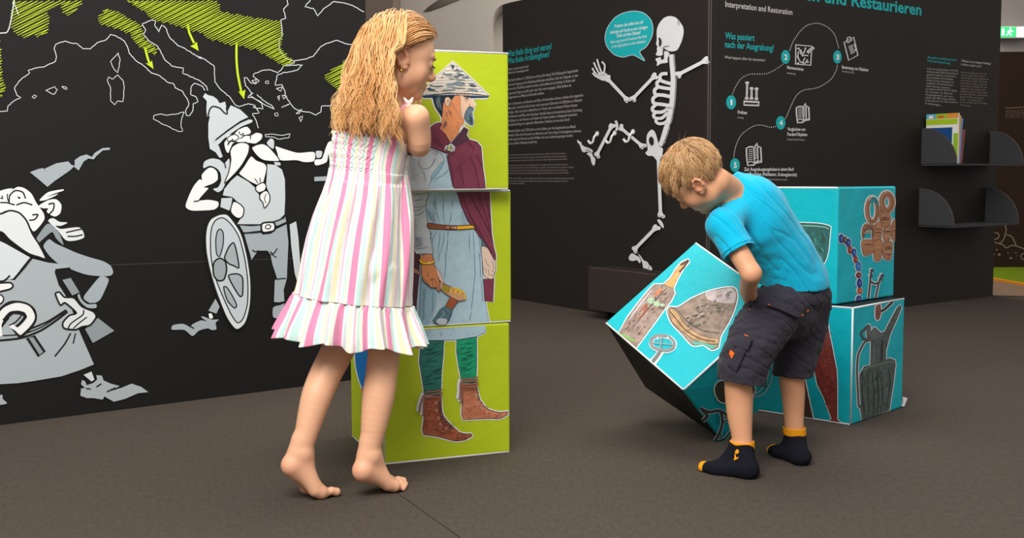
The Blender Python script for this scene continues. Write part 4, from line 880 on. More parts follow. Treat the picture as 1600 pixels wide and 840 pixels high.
# ---------------- turquoise cubes at the right
b3 = [cube_frame(1.1442, 3.8049, .8168, 0), cube_frame(1.1062, 3.8704, .7636, .4022)]
bmats = [M['blue'], M['blue'], M['vinylblack'], M['vinylblack'], M['blue']]
bc = [foam_cube('foam_cube', 'turquoise foam cube printed with bronze spouted jug, below another turquoise cube', 'foam cube', b3[0], bmats, [(k000, k001), (k001, k101), (k001, k011), (k000, k010)], 'turquoise puzzle cubes'),
      foam_cube('foam_cube', 'turquoise foam cube printed with bead string and bronze rings, standing on another cube', 'foam cube', b3[1], bmats, [(k001, k011)], 'turquoise puzzle cubes')]
u1 = lambda p: T(1240, 280, 4.2, p)
u2 = lambda p: T(1240, 460, 4, p)
BR = rgb(176, 122, 88); BRD = rgb(96, 60, 44); BRL = rgb(222, 178, 142)
pr, pl = face_planes(b3[1]); A = Art(pr, clip=clipS)
for cx, cy, rx, ry, w_ in ((512, 200, 34, 78, 6.5), (608, 150, 34, 55, 9)):
    q = u1([(cx+rx*math.cos(z), cy+ry*math.sin(z)) for z in np.linspace(0, 2*PI, 20, endpoint=False)])
    A.line(q, (.95, .95, .96), w_+3.4, closed=True, layer=1, smooth=False); A.line(q, BR, w_, closed=True, layer=2, smooth=False); A.line(q, BRD, .7, closed=True, layer=4, smooth=False)
    q2 = u1([(cx+(rx+8)*math.cos(z), cy+(ry+9)*math.sin(z)) for z in np.linspace(2.2, 4.6, 12)]); A.line(q2, BRL, 1., layer=4)
A.fill(u1([(488,130),(535,118),(550,160),(552,182),(525,150),(500,150)]), rgb(20,160,178), layer=3)
A.line(u1([(487,140),(500,118),(530,112),(548,140),(553,180)]), (.95,.95,.96), .9, layer=4)
blobs = [[(565,200),(625,220),(635,280),(600,320),(570,290),(560,240)], [(470,290),(520,300),(525,340),(500,320),(460,350),(455,395),(445,360),(450,320)], [(515,320),(570,270),(580,320),(565,400),(520,410)], [(590,320),(640,300),(635,380),(600,420),(585,380)], [(640,300),(664,260),(664,400),(645,395)],
         [(448,400),(520,400),(515,480),(460,500),(445,450)], [(520,410),(580,400),(570,520),(545,538),(525,520)], [(585,420),(645,410),(640,500),(630,530),(585,510)]]
for q in blobs: A.fill(u1(q), BR, halo=1.6, layer=1, g=.5, out=BRD, ow=.6)
for q in blobs:
    xs = [p[0] for p in q]; ys = [p[1] for p in q]; cx, cy = sum(xs)/len(xs), sum(ys)/len(ys)
    for k in range(5): A.line(u1([(min(xs)+8, cy-25+11*k), (cx, cy-31+12*k), (max(xs)-8, cy-28+12*k)]), random.choice([BRL, BRD, rgb(206,150,112)]), random.uniform(.7, 1.6), taper=True, layer=3)
A.line(u1([(455,380),(455,345),(475,315),(500,315),(515,350),(505,385)]), BRD, 1.2, layer=3)
bead = [(308,388,16,30,(32,74,160)), (333,398,12,24,(110,70,48)), (355,415,16,28,(32,74,160)), (366,462,14,26,(150,50,44)), (393,480,15,28,(36,92,176)), (403,525,14,22,(160,52,44)), (421,570,19,32,(40,130,200)), (423,628,17,18,(120,44,44)), (428,680,17,30,(30,70,160)), (430,730,16,20,(206,84,44)), (424,785,18,24,(30,74,160))]
for x, y, rx, ry, c in bead:
    q = u1([(x+rx*math.cos(z), y+ry*math.sin(z)) for z in np.linspace(0, 2*PI, 12, endpoint=False)]); A.fill(q, rgb(*c), halo=1.6, smooth=False, out=tuple(v*.6 for v in rgb(*c)), ow=.6)
    A.line(u1([(x-4, y-6), (x+2, y+6)]), (.85, .9, .95), .7, layer=3)
GY = rgb(72, 76, 80)
def tubeline(q, w_, col=GY, lc=(.95,.95,.96)):
    A.line(q, lc, w_+2.2, layer=1); A.line(q, col, w_, layer=2)
tubeline(u1([(506,600),(500,640),(495,690),(485,780)]), 3.2); tubeline(u1([(575,625),(560,660),(548,700),(532,780)]), 3); tubeline(u1([(500,670),(530,685),(560,672)]), 3.4)
for x, y in ((506,597),(500,632),(574,630),(562,652)): A.fill([(u1([(x,y)])[0][0]+2.5*math.cos(z), u1([(x,y)])[0][1]+3*math.sin(z)) for z in np.linspace(0, 2*PI, 8, endpoint=False)], GY, halo=1.2, layer=3, smooth=False)
A.build('printed_finds', bc[1], M['ink'], 'photo print of bead string, tweezers and bronze rings')
A = Art(pl, clip=clipS)
A.fill(u1([(-100,285),(90,288),(180,294),(238,310),(240,330),(234,400),(225,478),(190,560),(60,620),(-80,600),(-160,400),(-120,320)]), rgb(52, 98, 96), halo=1.8, g=.9, out=rgb(30,50,50), ow=.8)
A.line(u1([(-90,300),(90,304),(200,312),(232,325)]), rgb(150, 190, 176), 1.6, layer=3)
for i in range(22): x = random.uniform(-80, 220); y = random.uniform(330, 520); A.line(u1([(x, y), (x+12, y+28)]), random.choice([rgb(110,170,156), rgb(26,50,52), rgb(90,60,50), rgb(40,110,110)]), 1.4, taper=True, layer=3)
A.build('printed_vessel', bc[1], M['ink'], 'photo print of green patinated bowl')
pr, pl = face_planes(b3[0]); A = Art(pr, clip=clipS)
JG = rgb(78, 92, 88)
body = u2([(483,290),(480,440),(440,450),(412,500),(408,560),(402,640),(402,700),(418,715),(425,790),(510,768),(596,722),(620,560),(635,440),(632,410),(600,398),(575,405),(575,350),(600,250),(640,160),(672,80),(665,66),(648,80),(600,170),(570,230),(520,250),(510,262)])
A.fill(body, JG, smooth=False, halo=1.8, out=rgb(30,38,38), ow=.9, g=.8)
tubeline(u2([(470,285),(440,300),(405,370),(395,450),(398,560),(405,690)]), 3.4, rgb(80, 88, 88)); A.line(u2([(478,270),(440,280),(420,240),(445,215),(465,190)]), rgb(80,88,88), 4, layer=2)
A.fill(u2([(455,200),(470,185),(480,205),(480,240),(500,205),(520,215),(545,240),(570,232),(560,260),(500,285),(470,290),(455,250)]), rgb(96, 104, 104), halo=1.6, layer=1, g=.6, out=rgb(30,38,38), ow=.6)
for q in ([(430,480),(428,620),(445,780)], [(490,470),(500,620),(495,770)], [(540,470),(555,620),(540,750)], [(590,450),(600,560),(575,730)], [(460,475),(462,620),(470,770)], [(515,470),(530,620),(520,760)]):
    A.line(u2(q), random.choice([rgb(34,42,42), rgb(120,140,130)]), 1.2, taper=True, layer=3)
A.line(u2([(500,300),(500,430)]), rgb(120,126,124), 2, layer=3, taper=True); A.line(u2([(550,280),(548,430)]), rgb(36,42,44), 2.4, layer=3, taper=True); A.line(u2([(580,240),(620,180),(655,95)]), rgb(120,124,126), 1, layer=3)
A.line(u2([(425,470),(480,450),(575,425),(630,420)]), rgb(120,140,130), 1.6, layer=3)
for i in range(40): x = random.uniform(420, 600); y = random.uniform(470, 740); A.line(u2([(x, y), (x+random.uniform(-5,5), y+random.uniform(10,30))]), random.choice([rgb(96,126,112), rgb(44,54,52), rgb(120,110,90)]), 1., taper=True, layer=3)
tubeline(u2([(620,42),(575,85),(545,105)]), 4, rgb(50, 50, 54)); A.fill(u2([(512,75),(540,62),(545,110),(535,150),(520,160),(510,140)]), rgb(130, 80, 70), halo=1.6, g=.6, layer=2)
A.build('printed_jug', bc[0], M['ink'], 'photo print of dark bronze spouted jug')
A = Art(pl, clip=clipS)
A.fill(u2([(207,172),(216,182),(218,215),(235,300),(250,380),(268,470),(272,560),(272,780),(290,795),(275,800),(235,800),(225,790),(240,775),(190,640),(150,560),(118,400),(150,300),(190,220),(198,185)]), rgb(134, 56, 50), smooth=False, halo=1.8, out=rgb(50,24,22), ow=.8, g=.7)
for i in range(70): t = random.random(); y = 230+t*500; x = random.uniform(160, 240)+t*25; A.line(u2([(x, y), (x+random.uniform(-12, 12), y+random.uniform(4, 18))]), random.choice([rgb(190,120,96), rgb(70,28,28), rgb(156,74,60)]), random.uniform(.6, 1.4), taper=True, layer=3)
A.fill(u2([(70,520),(85,600),(122,775),(60,765),(-60,760),(-40,600),(30,500)]), rgb(78, 60, 52), smooth=False, halo=1.8, g=.6)
A.build('printed_spindle', bc[0], M['ink'], 'photo print of reddish brown spindle-shaped find')
# loose white corner patch of the cover
c_ = b3[0][0]+b3[0][1]*S
mb = MB(); mb.add([c_+b3[0][1]*.001+ZUP*.04, c_+b3[0][1]*.035-b3[0][2]*.004+ZUP*.030, c_+b3[0][1]*.004-b3[0][2]*.006+ZUP*.004, c_+b3[0][2]*.03+ZUP*.004+b3[0][1]*.002, c_+b3[0][2]*.03+ZUP*.03+b3[0][1]*.002], [(0,1,2), (0,3,1), (1,3,2), (0,4,3)])
mb.build('loose_corner', [M['piping']], bc[0])

# ---------------- tilted turquoise cube held by the boy
def rv(w_):
    th = np.linalg.norm(w_); k = w_/th; K = np.array([[0,-k[2],k[1]],[k[2],0,-k[0]],[-k[1],k[0],0]])
    return np.eye(3)+math.sin(th)*K+(1-math.cos(th))*K@K
R_ = rv(np.array([1.5362, 2.4132, 1.3181])); Fk = np.array([.572, 3.7739, .2329])*.8889
ax_l, ax_r, ax_d = R_[:, 0], R_[:, 1], R_[:, 2]          # to the left corner, to the right corner, down
o_ = Fk+ax_d*S
fr = (o_, ax_r, ax_l, -ax_d)
tmats = [M['blue'], M['vinylblack'], M['blue'], M['vinylblack'], M['blue']]
tc = foam_cube('foam_cube', 'tilted turquoise foam cube printed with helmet and dagger, tipped up by the boy', 'foam cube', fr, tmats, [(k001, k101), (k001, k011), (k101, (1,1,1))], 'turquoise puzzle cubes', clampz=True)
PT = Plane(Fk, ax_r, ax_l); PR = Plane(o_, ax_r, -ax_d)
v1 = lambda p: T(930, 370, 2.545, p)
A = Art(PT, clip=clipS)
A.fill(v1([(272,190),(310,200),(315,225),(300,255),(272,290),(240,335),(160,442),(90,385),(130,320),(175,260),(212,215),(235,190)]), rgb(152, 132, 124), smooth=False, halo=2.2, out=rgb(60,50,46), ow=.8, g=.8)
A.fill(v1([(272,188),(300,165),(325,125),(345,102),(372,90),(374,98),(350,125),(330,160),(312,200),(306,204)]), rgb(216, 164, 102), smooth=False, halo=2.2, out=rgb(110,76,50), ow=.7, g=.5)
A.line(v1([(340,112),(358,102),(370,94),(352,122),(335,140)]), rgb(96,70,60), 3.2, layer=3)
A.line(v1([(135,330),(180,268),(225,212)]), rgb(196,186,192), 3.2, layer=3, taper=True); A.line(v1([(175,300),(205,268),(190,310),(165,325)]), rgb(170,90,70), 3, layer=3, taper=True)
A.line(v1([(150,360),(200,300),(260,230),(285,205)]), rgb(86,72,66), 1.2, layer=3)
A.fill(v1([(240,215),(262,205),(270,215),(250,230),(238,238)]), rgb(200, 130, 92), layer=3); 
for x, y, r_ in ((222,254,15),(246,266,13),(268,272,9)): A.fill([(v1([(x,y)])[0][0]+r_/2.5*math.cos(z), v1([(x,y)])[0][1]+r_/3*math.sin(z)) for z in np.linspace(0, 2*PI, 10, endpoint=False)], rgb(170, 200, 168), layer=3, smooth=False)
A.line(v1([(102,388),(130,400),(158,415)]), rgb(120, 190, 90), 3, layer=3)
for i in range(60):
    t = random.random(); c = np.array([130, 390])*(1-t)+np.array([290, 215])*t+np.array([random.uniform(-28, 28)]*2)*np.array([1, .7]); A.line(v1([c, c+np.array([random.uniform(4, 14), -random.uniform(4, 16)])]), random.choice([rgb(90,66,58), rgb(168,150,146), rgb(150,90,70), rgb(190,180,180)]), random.uniform(.6, 1.4), taper=True, layer=3)
hel = [(545,202),(558,210),(564,240),(552,290),(530,340),(500,390),(492,425),(488,440),(462,448),(432,428),(388,430),(345,385),(305,342),(288,298),(298,280),(330,280),(385,246),(450,218),(510,204)]
A.fill(v1(hel), rgb(142, 124, 112), halo=2.2, out=rgb(60,50,46), ow=.9, g=.9)
A.fill(v1([(298,284),(325,296),(352,340),(400,380),(450,400),(488,405),(490,425),(450,425),(400,412),(350,378),(305,335)]), rgb(182, 146, 108), layer=2, out=rgb(70,56,48), ow=.8, g=.7)
A.fill(v1([(388,415),(430,420),(470,432),(488,430),(462,447),(430,430),(395,430)]), rgb(96, 176, 160), layer=2)
A.fill(v1([(440,222),(510,206),(545,204),(560,225),(552,262),(500,262),(450,250)]), rgb(196, 182, 184), layer=2, g=.5)
for i in range(55):
    t = random.random(); s_ = random.random(); c = np.array([350+s_*185, 300-s_*80+t*90]); A.line(v1([c, c+np.array([random.uniform(6, 22), -random.uniform(2, 12)])]), random.choice([rgb(74,66,62), rgb(150,136,130), rgb(98,84,72), rgb(190,180,180), rgb(90,120,108)]), random.uniform(.6, 1.8), taper=True, layer=3)
A.line(v1([(300,300),(325,330),(360,372),(420,408),(480,418)]), rgb(60,50,44), 1.1, layer=4); A.line(v1([(335,300),(370,340),(430,375),(495,385)]), rgb(70,60,54), .9, layer=4)
key = v1([(222,425),(232,402),(262,394),(295,400),(316,420),(312,442),(288,454),(256,450),(232,440)])
A.line(key, (.95,.95,.96), 6.6, closed=True, layer=1); A.line(key, rgb(136,140,142), 4, closed=True, layer=3)
for q in ([(258,450),(242,475),(216,500)], [(270,452),(252,480),(232,508)]): A.line(v1(q), (.95,.95,.96), 6, layer=1)
for q in ([(264,450),(246,478),(224,504)],): A.line(v1(q), rgb(120,124,126), 4.6, layer=3)
A.line(v1([(268,392),(265,425),(258,455)]), rgb(150,152,154), 2, layer=3); A.line(v1([(225,425),(265,428),(312,432)]), rgb(150,152,154), 1.6, layer=3); A.line(v1([(250,400),(252,415)]), (.9,.9,.92), 1.4, layer=4); A.line(v1([(290,400),(295,412)]), (.9,.9,.92), 1.4, layer=4)
A.build('printed_finds', tc, M['ink'], 'photo print of bronze helmet, dagger in sheath and key')
A = Art(PR, clip=clipS)
GD = rgb(60, 66, 66); OL = rgb(190, 198, 196)
tubeline(v1([(412,720),(405,738),(425,730),(445,712),(430,690),(418,680)]), 5, GD, OL); tubeline(v1([(425,685),(455,695),(490,690),(520,705),(535,735)]), 4.4, GD, OL)
tubeline(v1([(500,695),(505,740),(488,790),(465,822)]), 4, rgb(40, 60, 58), OL); tubeline(v1([(540,770),(515,800),(480,815),(520,800)]), 4, rgb(30, 110, 96), OL); tubeline(v1([(500,790),(495,765),(515,730),(545,735)]), 2, GD, OL)
tubeline(v1([(430,760),(440,800),(470,825)]), 1.2, OL, OL)
A.fill(v1([(475,600),(490,575),(530,570),(630,590),(620,640),(560,660),(500,655),(480,630)]), rgb(58, 62, 52), halo=1.6, g=.5)
A.line(v1([(620,640),(670,620),(695,580),(705,535),(700,505)]), OL, 1.6); A.line(v1([(612,630),(655,610),(680,570),(690,530)]), OL, 1.2)
A.build('printed_brooches', tc, M['ink'], 'photo print of bronze brooches')

# ------------------------------------------------------------------ felt trough under the skeleton
c0 = P(921, 417.5, 6.78); c1 = c0+dA*np.linalg.norm(CORN-PA0)*.0+dA*.62      # top edge of the front board
h0 = P(921, 482, 6.78)[2]
d = np.array([c1[0]-c0[0], c1[1]-c0[1], 0]); L_ = np.linalg.norm(d); d /= L_
n = PL_A.n.copy(); back = -n; d = dA
top = (c0[2]+c1[2])/2; bot = h0
dep = .17; th = .012
t_ = empty('felt_trough', tuple([c0[0], c0[1], 0]), 'dark brown felt trough on castors below the printed skeleton', 'planter box')
cc = np.array([c0[0], c0[1], 0])+d*L_/2
mb = MB(); zc = (top+bot)/2; hz = (top-bot)/2
mb.obox(cc+ZUP*zc, d*L_/2, n*th/2, ZUP*hz); mb.build('front_board', [M['trough']], t_)
mb = MB(); mb.obox(cc+back*dep+ZUP*zc, d*L_/2, n*th/2, ZUP*hz); mb.build('back_board', [M['trough']], t_)
for sg in (-1, 1):
    mb = MB(); mb.obox(cc+d*sg*(L_/2-th/2)+back*dep/2+ZUP*zc, d*th/2, n*(dep/2-th/2), ZUP*hz); mb.build('end_board', [M['trough']], t_)
mb = MB(); mb.obox(cc+back*dep/2+ZUP*(bot+.01), d*(L_/2-th), n*(dep/2-th/2), ZUP*.01); mb.build('bottom_board', [M['rubber']], t_)
mb = MB(); mb.obox(cc+ZUP*(top+.001), d*L_/2, n*th/2, ZUP*.0016); mb.build('edge_band', [M['shelfedge']], t_)
for sg in (-1, 1):
    for bk in (.06, dep-.06):
        q = cc+d*sg*(L_/2-.12)+back*bk; zr = bot
        mb = MB(); mb.tube([q+d*.014+ZUP*.026, q-d*.014+ZUP*.026], .026, 16); mb.obox(q+ZUP*(zr-.006), d*.022, n*.022, ZUP*.006)
        mb.obox(q+d*.018+ZUP*(zr*.5+.012), d*.002, n*.016, ZUP*(zr*.5-.012)); mb.obox(q-d*.018+ZUP*(zr*.5+.012), d*.002, n*.016, ZUP*(zr*.5-.012))
        mb.build('castor', [M['rubber']], t_)

# ------------------------------------------------------------------ wall shelves with quarter-round ends, books
def shelf(label, pl, plb, pr_, prb, group):
    """pl/plb: top and bottom of the left panel's inner edge on the wall; pr_/prb same for the right"""
    a = PL_B.hit(*plb); b = PL_B.hit(*prb); hz = PL_B.hit(*pl)[2]-a[2]; n = PL_B.n; u = PL_B.u
    b[2] = a[2]
    r = empty('wall_shelf', tuple(a), label, 'shelf', group); W_ = np.linalg.norm(b-a); DP = .245
    for q, nm in ((a, 'side_panel'), (b, 'side_panel')):
        prof = [(0, 0), (DP, 0)]+[(DP*math.cos(t), hz*math.sin(t)) for t in np.linspace(.05, PI/2, 14)]
        V = []; 
        for s_ in (-.006, .006):
            for x, z in prof: V.append(q+n*x+ZUP*z+u*s_)
        k = len(prof); Fc = [tuple(range(k)), tuple(range(k, 2*k))[::-1]]+[(i, (i+1) % k, k+(i+1) % k, k+i) for i in range(k)]
        o = mesh(nm, V, Fc, [M['shelf'], M['shelfedge']], r, mi=[0, 0]+[1]*k)
    mb = MB(); mb.obox((a+b)/2+n*DP/2-ZUP*.006, u*W_/2, n*DP/2, ZUP*.006); o = mb.build('shelf_board', [M['shelf']], r)
    mb = MB(); mb.obox((a+b)/2+n*.004+ZUP*hz*.45, u*W_/2, n*.004, ZUP*hz*.45); mb.build('back_panel', [M['brownblack']], r)
    return a, b, hz, DP
sa = shelf('dark grey wall shelf with rounded ends holding books, upper of two', (1440, 200), (1440, 256), (1545, 202), (1545, 252), 'quarter-round wall shelves')
sb = shelf('empty dark grey wall shelf with rounded ends, lower of two', (1436, 294), (1436, 351), (1538, 293), (1538, 345), 'quarter-round wall shelves')
a_, b_, hz_, DP_ = sa; u_ = PL_B.u; n_B = PL_B.n
def ink(c): return mat('book_'+str(len(bpy.data.materials)), c, .4, .5)
def book(label, u0, th, n0, n1, h, lean, cov, bands=()):
    q0 = a_+u_*u0+ZUP*.0005; up = ZUP*math.cos(lean)+u_*math.sin(-lean)*-1; up = up/np.linalg.norm(up); tu = np.cross(up, n_B); tu = tu if np.dot(tu, u_) > 0 else -tu
    if lean: q0 = q0+ZUP*abs(math.sin(lean))*0
    r = empty('book', tuple(q0), label, 'book', 'books on the upper shelf')
    N = (n1-n0)/2; c = q0+n_B*(n0+n1)/2+up*(h/2+math.sin(abs(lean))*th*1.1+.0004)+tu*th/2
    cm = ink(cov)
    for s_ in (-1, 1):
        mb = MB(); mb.obox(c+tu*s_*(th/2-.0012), tu*.0012, n_B*N, up*h/2); mb.build('cover', [cm], r)
    mb = MB(); mb.obox(c-n_B*.002, tu*(th/2-.0024), n_B*(N-.003), up*(h/2-.003)); mb.build('pages', [M['piping']], r)
    mb = MB(); mb.obox(c+n_B*(N-.001), tu*(th/2-.0001), n_B*.0012, up*h/2); mb.build('spine', [cm], r)
    for (x0, x1, z0, z1, cc) in bands:           # printed areas on the cover facing the left side panel
        mb = MB(); q = c-tu*(th/2+.0005); mb.obox(q+n_B*(x0+x1-1)*N+up*(z0+z1-1)*h/2, tu*.0004*(1+.3*len(r.children)/9), n_B*(x1-x0)*N, up*(z1-z0)*h/2); mb.build('cover_print', [ink(cc)], r)
    return r
book('tall white, lime and blue picture book standing against left end of shelf', .022, .012, .012, .236, .315, 0, rgb(238, 238, 232),
     [(0, .3, .9, 1, rgb(96, 178, 206)), (.3, .64, .9, 1, rgb(150, 196, 60)), (.64, 1, .9, 1, rgb(232, 150, 60)), (0, .98, .78, .89, rgb(170, 206, 40)), (.02, .82, .28, .72, rgb(24, 74, 138)), (.86, 1, .05, .6, rgb(150, 196, 50)), (.36, .56, .905, .965, rgb(214, 120, 30)), (.08, .22, .91, .97, rgb(240, 240, 240))])
book('thin cream and orange book right behind the tall picture book', .037, .008, .012, .232, .300, math.radians(3), rgb(240, 170, 90))
book('light blue book standing third from the left on the shelf', .052, .016, .012, .226, .285, math.radians(5), rgb(92, 160, 214))
book('thin magenta book between light blue and brown ones', .077, .007, .012, .222, .215, math.radians(6), rgb(196, 30, 110))
book('brown and gold book leaning at the right end of the row', .092, .014, .012, .218, .215, math.radians(8), rgb(120, 84, 34))
# ================================================================== SMOOTH BODIES (signed distance fields meshed with surface nets)
class Sdf:
    def __init__(s): s.ops = []
    def cone(s, a, b, ra, rb, k=.02, sub=False):
        a, b = np.array(a, float), np.array(b, float); r = max(ra, rb)
        s.ops.append(('c', (a, b, ra, rb), np.minimum(a, b)-r, np.maximum(a, b)+r, k, sub)); return s
    def chain(s, pts, rs, k=.02, smooth=True):
        q = [np.append(np.array(p, float), r) for p, r in zip(pts, rs)]
        if smooth and len(q) > 2: q = cr(q, False, 4)
        q = np.array(q); r = q[:, 3].max()
        s.ops.append(('m', q, q[:, :3].min(0)-r, q[:, :3].max(0)+r, k, False)); return s
    def ell(s, c, r, R=None, k=.02, sub=False):
        c, r = np.array(c, float), np.array(r, float); R = np.eye(3) if R is None else np.array(R, float)   # rows = local axes
        e = np.sqrt(((R.T*r)**2).sum(1))
        s.ops.append(('e', (c, r, R), c-e, c+e, k, sub)); return s
    @staticmethod
    def prim(t, prm, X, Y, Z):
        if t == 'm':
            D = None
            for i in range(len(prm)-1):
                d = Sdf.prim('c', (prm[i, :3], prm[i+1, :3], prm[i, 3], prm[i+1, 3]), X, Y, Z); D = d if D is None else np.minimum(D, d)
            return D
        if t == 'c':
            a, b, ra, rb = prm; ab = b-a; L = float(np.dot(ab, ab))+1e-12
            x, y, z = X-a[0], Y-a[1], Z-a[2]
            h = np.clip((x*ab[0]+y*ab[1]+z*ab[2])/L, 0, 1)
            return np.sqrt((x-ab[0]*h)**2+(y-ab[1]*h)**2+(z-ab[2]*h)**2)-(ra+(rb-ra)*h)
        c, r, R = prm; x, y, z = X-c[0], Y-c[1], Z-c[2]
        u = [R[i, 0]*x+R[i, 1]*y+R[i, 2]*z for i in range(3)]
        k0 = np.sqrt(sum((u[i]/r[i])**2 for i in range(3))); k1 = np.sqrt(sum((u[i]/r[i]**2)**2 for i in range(3)))+1e-9
        return k0*(k0-1)/k1
    @staticmethod
    def comb(D, d, k, sub):
        if sub:
            d = -d; h = np.clip(k-np.abs(D-d), 0, None)/k; return np.maximum(D, d)+h*h*k*.25
        h = np.clip(k-np.abs(D-d), 0, None)/k; return np.minimum(D, d)-h*h*k*.25
    def grid(s, ax, pad=.045):
        X, Y, Z = ax; D = np.full((len(X), len(Y), len(Z)), 1., np.float32)
        for t, prm, lo, hi, k, sub in s.ops:
            sl = []
            for A_, l, h in zip(ax, lo, hi):
                i0, i1 = np.searchsorted(A_, l-pad-k), np.searchsorted(A_, h+pad+k); sl.append(slice(i0, i1))
            if any(q.start >= q.stop for q in sl): continue
            xs, ys, zs = X[sl[0]][:, None, None].astype(np.float32), Y[sl[1]][None, :, None].astype(np.float32), Z[sl[2]][None, None, :].astype(np.float32)
            d = s.prim(t, prm, xs, ys, zs).astype(np.float32); v = D[tuple(sl)]; D[tuple(sl)] = s.comb(v, d, k, sub)
        return D
    def at(s, Pn):
        X, Y, Z = Pn[:, 0], Pn[:, 1], Pn[:, 2]; D = np.full(len(Pn), 1.)
        for t, prm, lo, hi, k, sub in s.ops: D = s.comb(D, s.prim(t, prm, X, Y, Z), k, sub)
        return D
    def grad(s, Pn, e=.002):
        g = np.stack([s.at(Pn+np.eye(3)[i]*e)-s.at(Pn-np.eye(3)[i]*e) for i in range(3)], 1); return g/(np.linalg.norm(g, axis=1, keepdims=True)+1e-9)
def axis(lo, hi, h, fine=()):
    out = [lo]
    while out[-1] < hi:
        st = h
        for a, b, f in fine:
            if a-h <= out[-1] <= b: st = min(st, f)
        out.append(out[-1]+st)
    return np.array(out)
def nets(D, ax):
    X, Y, Z = ax; ins = D < 0; sh = tuple(n-1 for n in D.shape)
    c = [ins[i:i+sh[0], j:j+sh[1], k:k+sh[2]] for i in (0, 1) for j in (0, 1) for k in (0, 1)]
    al = np.logical_and.reduce(c); an = np.logical_or.reduce(c); act = an & ~al
    idx = np.full(sh, -1, np.int64); I, J, K = np.nonzero(act); idx[I, J, K] = np.arange(len(I))
    off = [(i, j, k) for i in (0, 1) for j in (0, 1) for k in (0, 1)]
    acc = np.zeros((len(I), 3)); cnt = np.zeros(len(I))
    for a in range(8):
        for b in range(a+1, 8):
            if sum(abs(p-q) for p, q in zip(off[a], off[b])) != 1: continue
            da = D[I+off[a][0], J+off[a][1], K+off[a][2]].astype(float); db = D[I+off[b][0], J+off[b][1], K+off[b][2]].astype(float)
            m = (da < 0) != (db < 0); t = np.where(m, da/np.where(m, da-db, 1), 0)
            pa = np.stack([X[I+off[a][0]], Y[J+off[a][1]], Z[K+off[a][2]]], 1); pb = np.stack([X[I+off[b][0]], Y[J+off[b][1]], Z[K+off[b][2]]], 1)
            acc += np.where(m[:, None], pa+(pb-pa)*t[:, None], 0); cnt += m
    V = acc/cnt[:, None]; Fs = []
    for d in range(3):
        sl0 = [slice(None)]*3; sl1 = [slice(None)]*3; sl0[d] = slice(0, -1); sl1[d] = slice(1, None)
        a, b = ins[tuple(sl0)], ins[tuple(sl1)]; e = a != b; i = np.array(np.nonzero(e)); o1, o2 = (d+1) % 3, (d+2) % 3
        ok = (i[o1] > 0) & (i[o2] > 0) & (i[o1] < D.shape[o1]-1) & (i[o2] < D.shape[o2]-1); i = i[:, ok]; s_ = a[tuple(i)]
        def g(u, v):
            q = i.copy(); q[o1] -= u; q[o2] -= v; return idx[tuple(q)]
        q = np.stack([g(1, 1), g(0, 1), g(0, 0), g(1, 0)], 1); q[~s_] = q[~s_][:, ::-1]
        Fs.append(q)
    Fq = np.concatenate(Fs); Fq = Fq[(Fq >= 0).all(1)]
    return V, Fq
def keep_largest(V, Fq):
    n = len(V); lab = np.arange(n); fl_ = Fq.ravel(); order = np.argsort(fl_, kind='stable'); sf = fl_[order]; st = np.flatnonzero(np.r_[True, sf[1:] != sf[:-1]]); uq = sf[st]
    for _ in range(400):
        m = lab[Fq].min(1); new = lab.copy(); new[uq] = np.minimum(new[uq], np.minimum.reduceat(np.repeat(m, 4)[order], st)); new = new[new]; new = new[new]
        if (new == lab).all(): break
        lab = new
    u, c = np.unique(lab[Fq[:, 0]], return_counts=True); best = u[c.argmax()]
    Fq = Fq[lab[Fq[:, 0]] == best]; used = np.unique(Fq); mp = np.full(n, -1); mp[used] = np.arange(len(used))
    return V[used], mp[Fq]
def relax(V, Fq, n=2, w=.5):
    nv = len(V); ia = np.concatenate([Fq[:, k] for k in (0, 1, 2, 3)]+[Fq[:, (k+1) % 4] for k in (0, 1, 2, 3)]); ib = np.concatenate([Fq[:, (k+1) % 4] for k in (0, 1, 2, 3)]+[Fq[:, k] for k in (0, 1, 2, 3)])
    C_ = np.maximum(np.bincount(ia, minlength=nv), 1)[:, None]
    for _ in range(n):
        S_ = np.stack([np.bincount(ia, V[ib, k], nv) for k in range(3)], 1); V = V*(1-w)+w*S_/C_
    return V
def vnormals(V, Fq):
    N = np.zeros_like(V); n = np.cross(V[Fq[:, 2]]-V[Fq[:, 0]], V[Fq[:, 3]]-V[Fq[:, 1]])
    for k in range(4): N += np.stack([np.bincount(Fq[:, k], n[:, q], len(V)) for q in range(3)], 1)
    return N/(np.linalg.norm(N, axis=1, keepdims=True)+1e-12)
def nrm(v): v = np.array(v, float); return v/np.linalg.norm(v)
def frame_from(f, up):                 # rows: right, forward, up
    f = nrm(f); r = nrm(np.cross(f, up)); u = np.cross(r, f); return np.array([r, f, u])

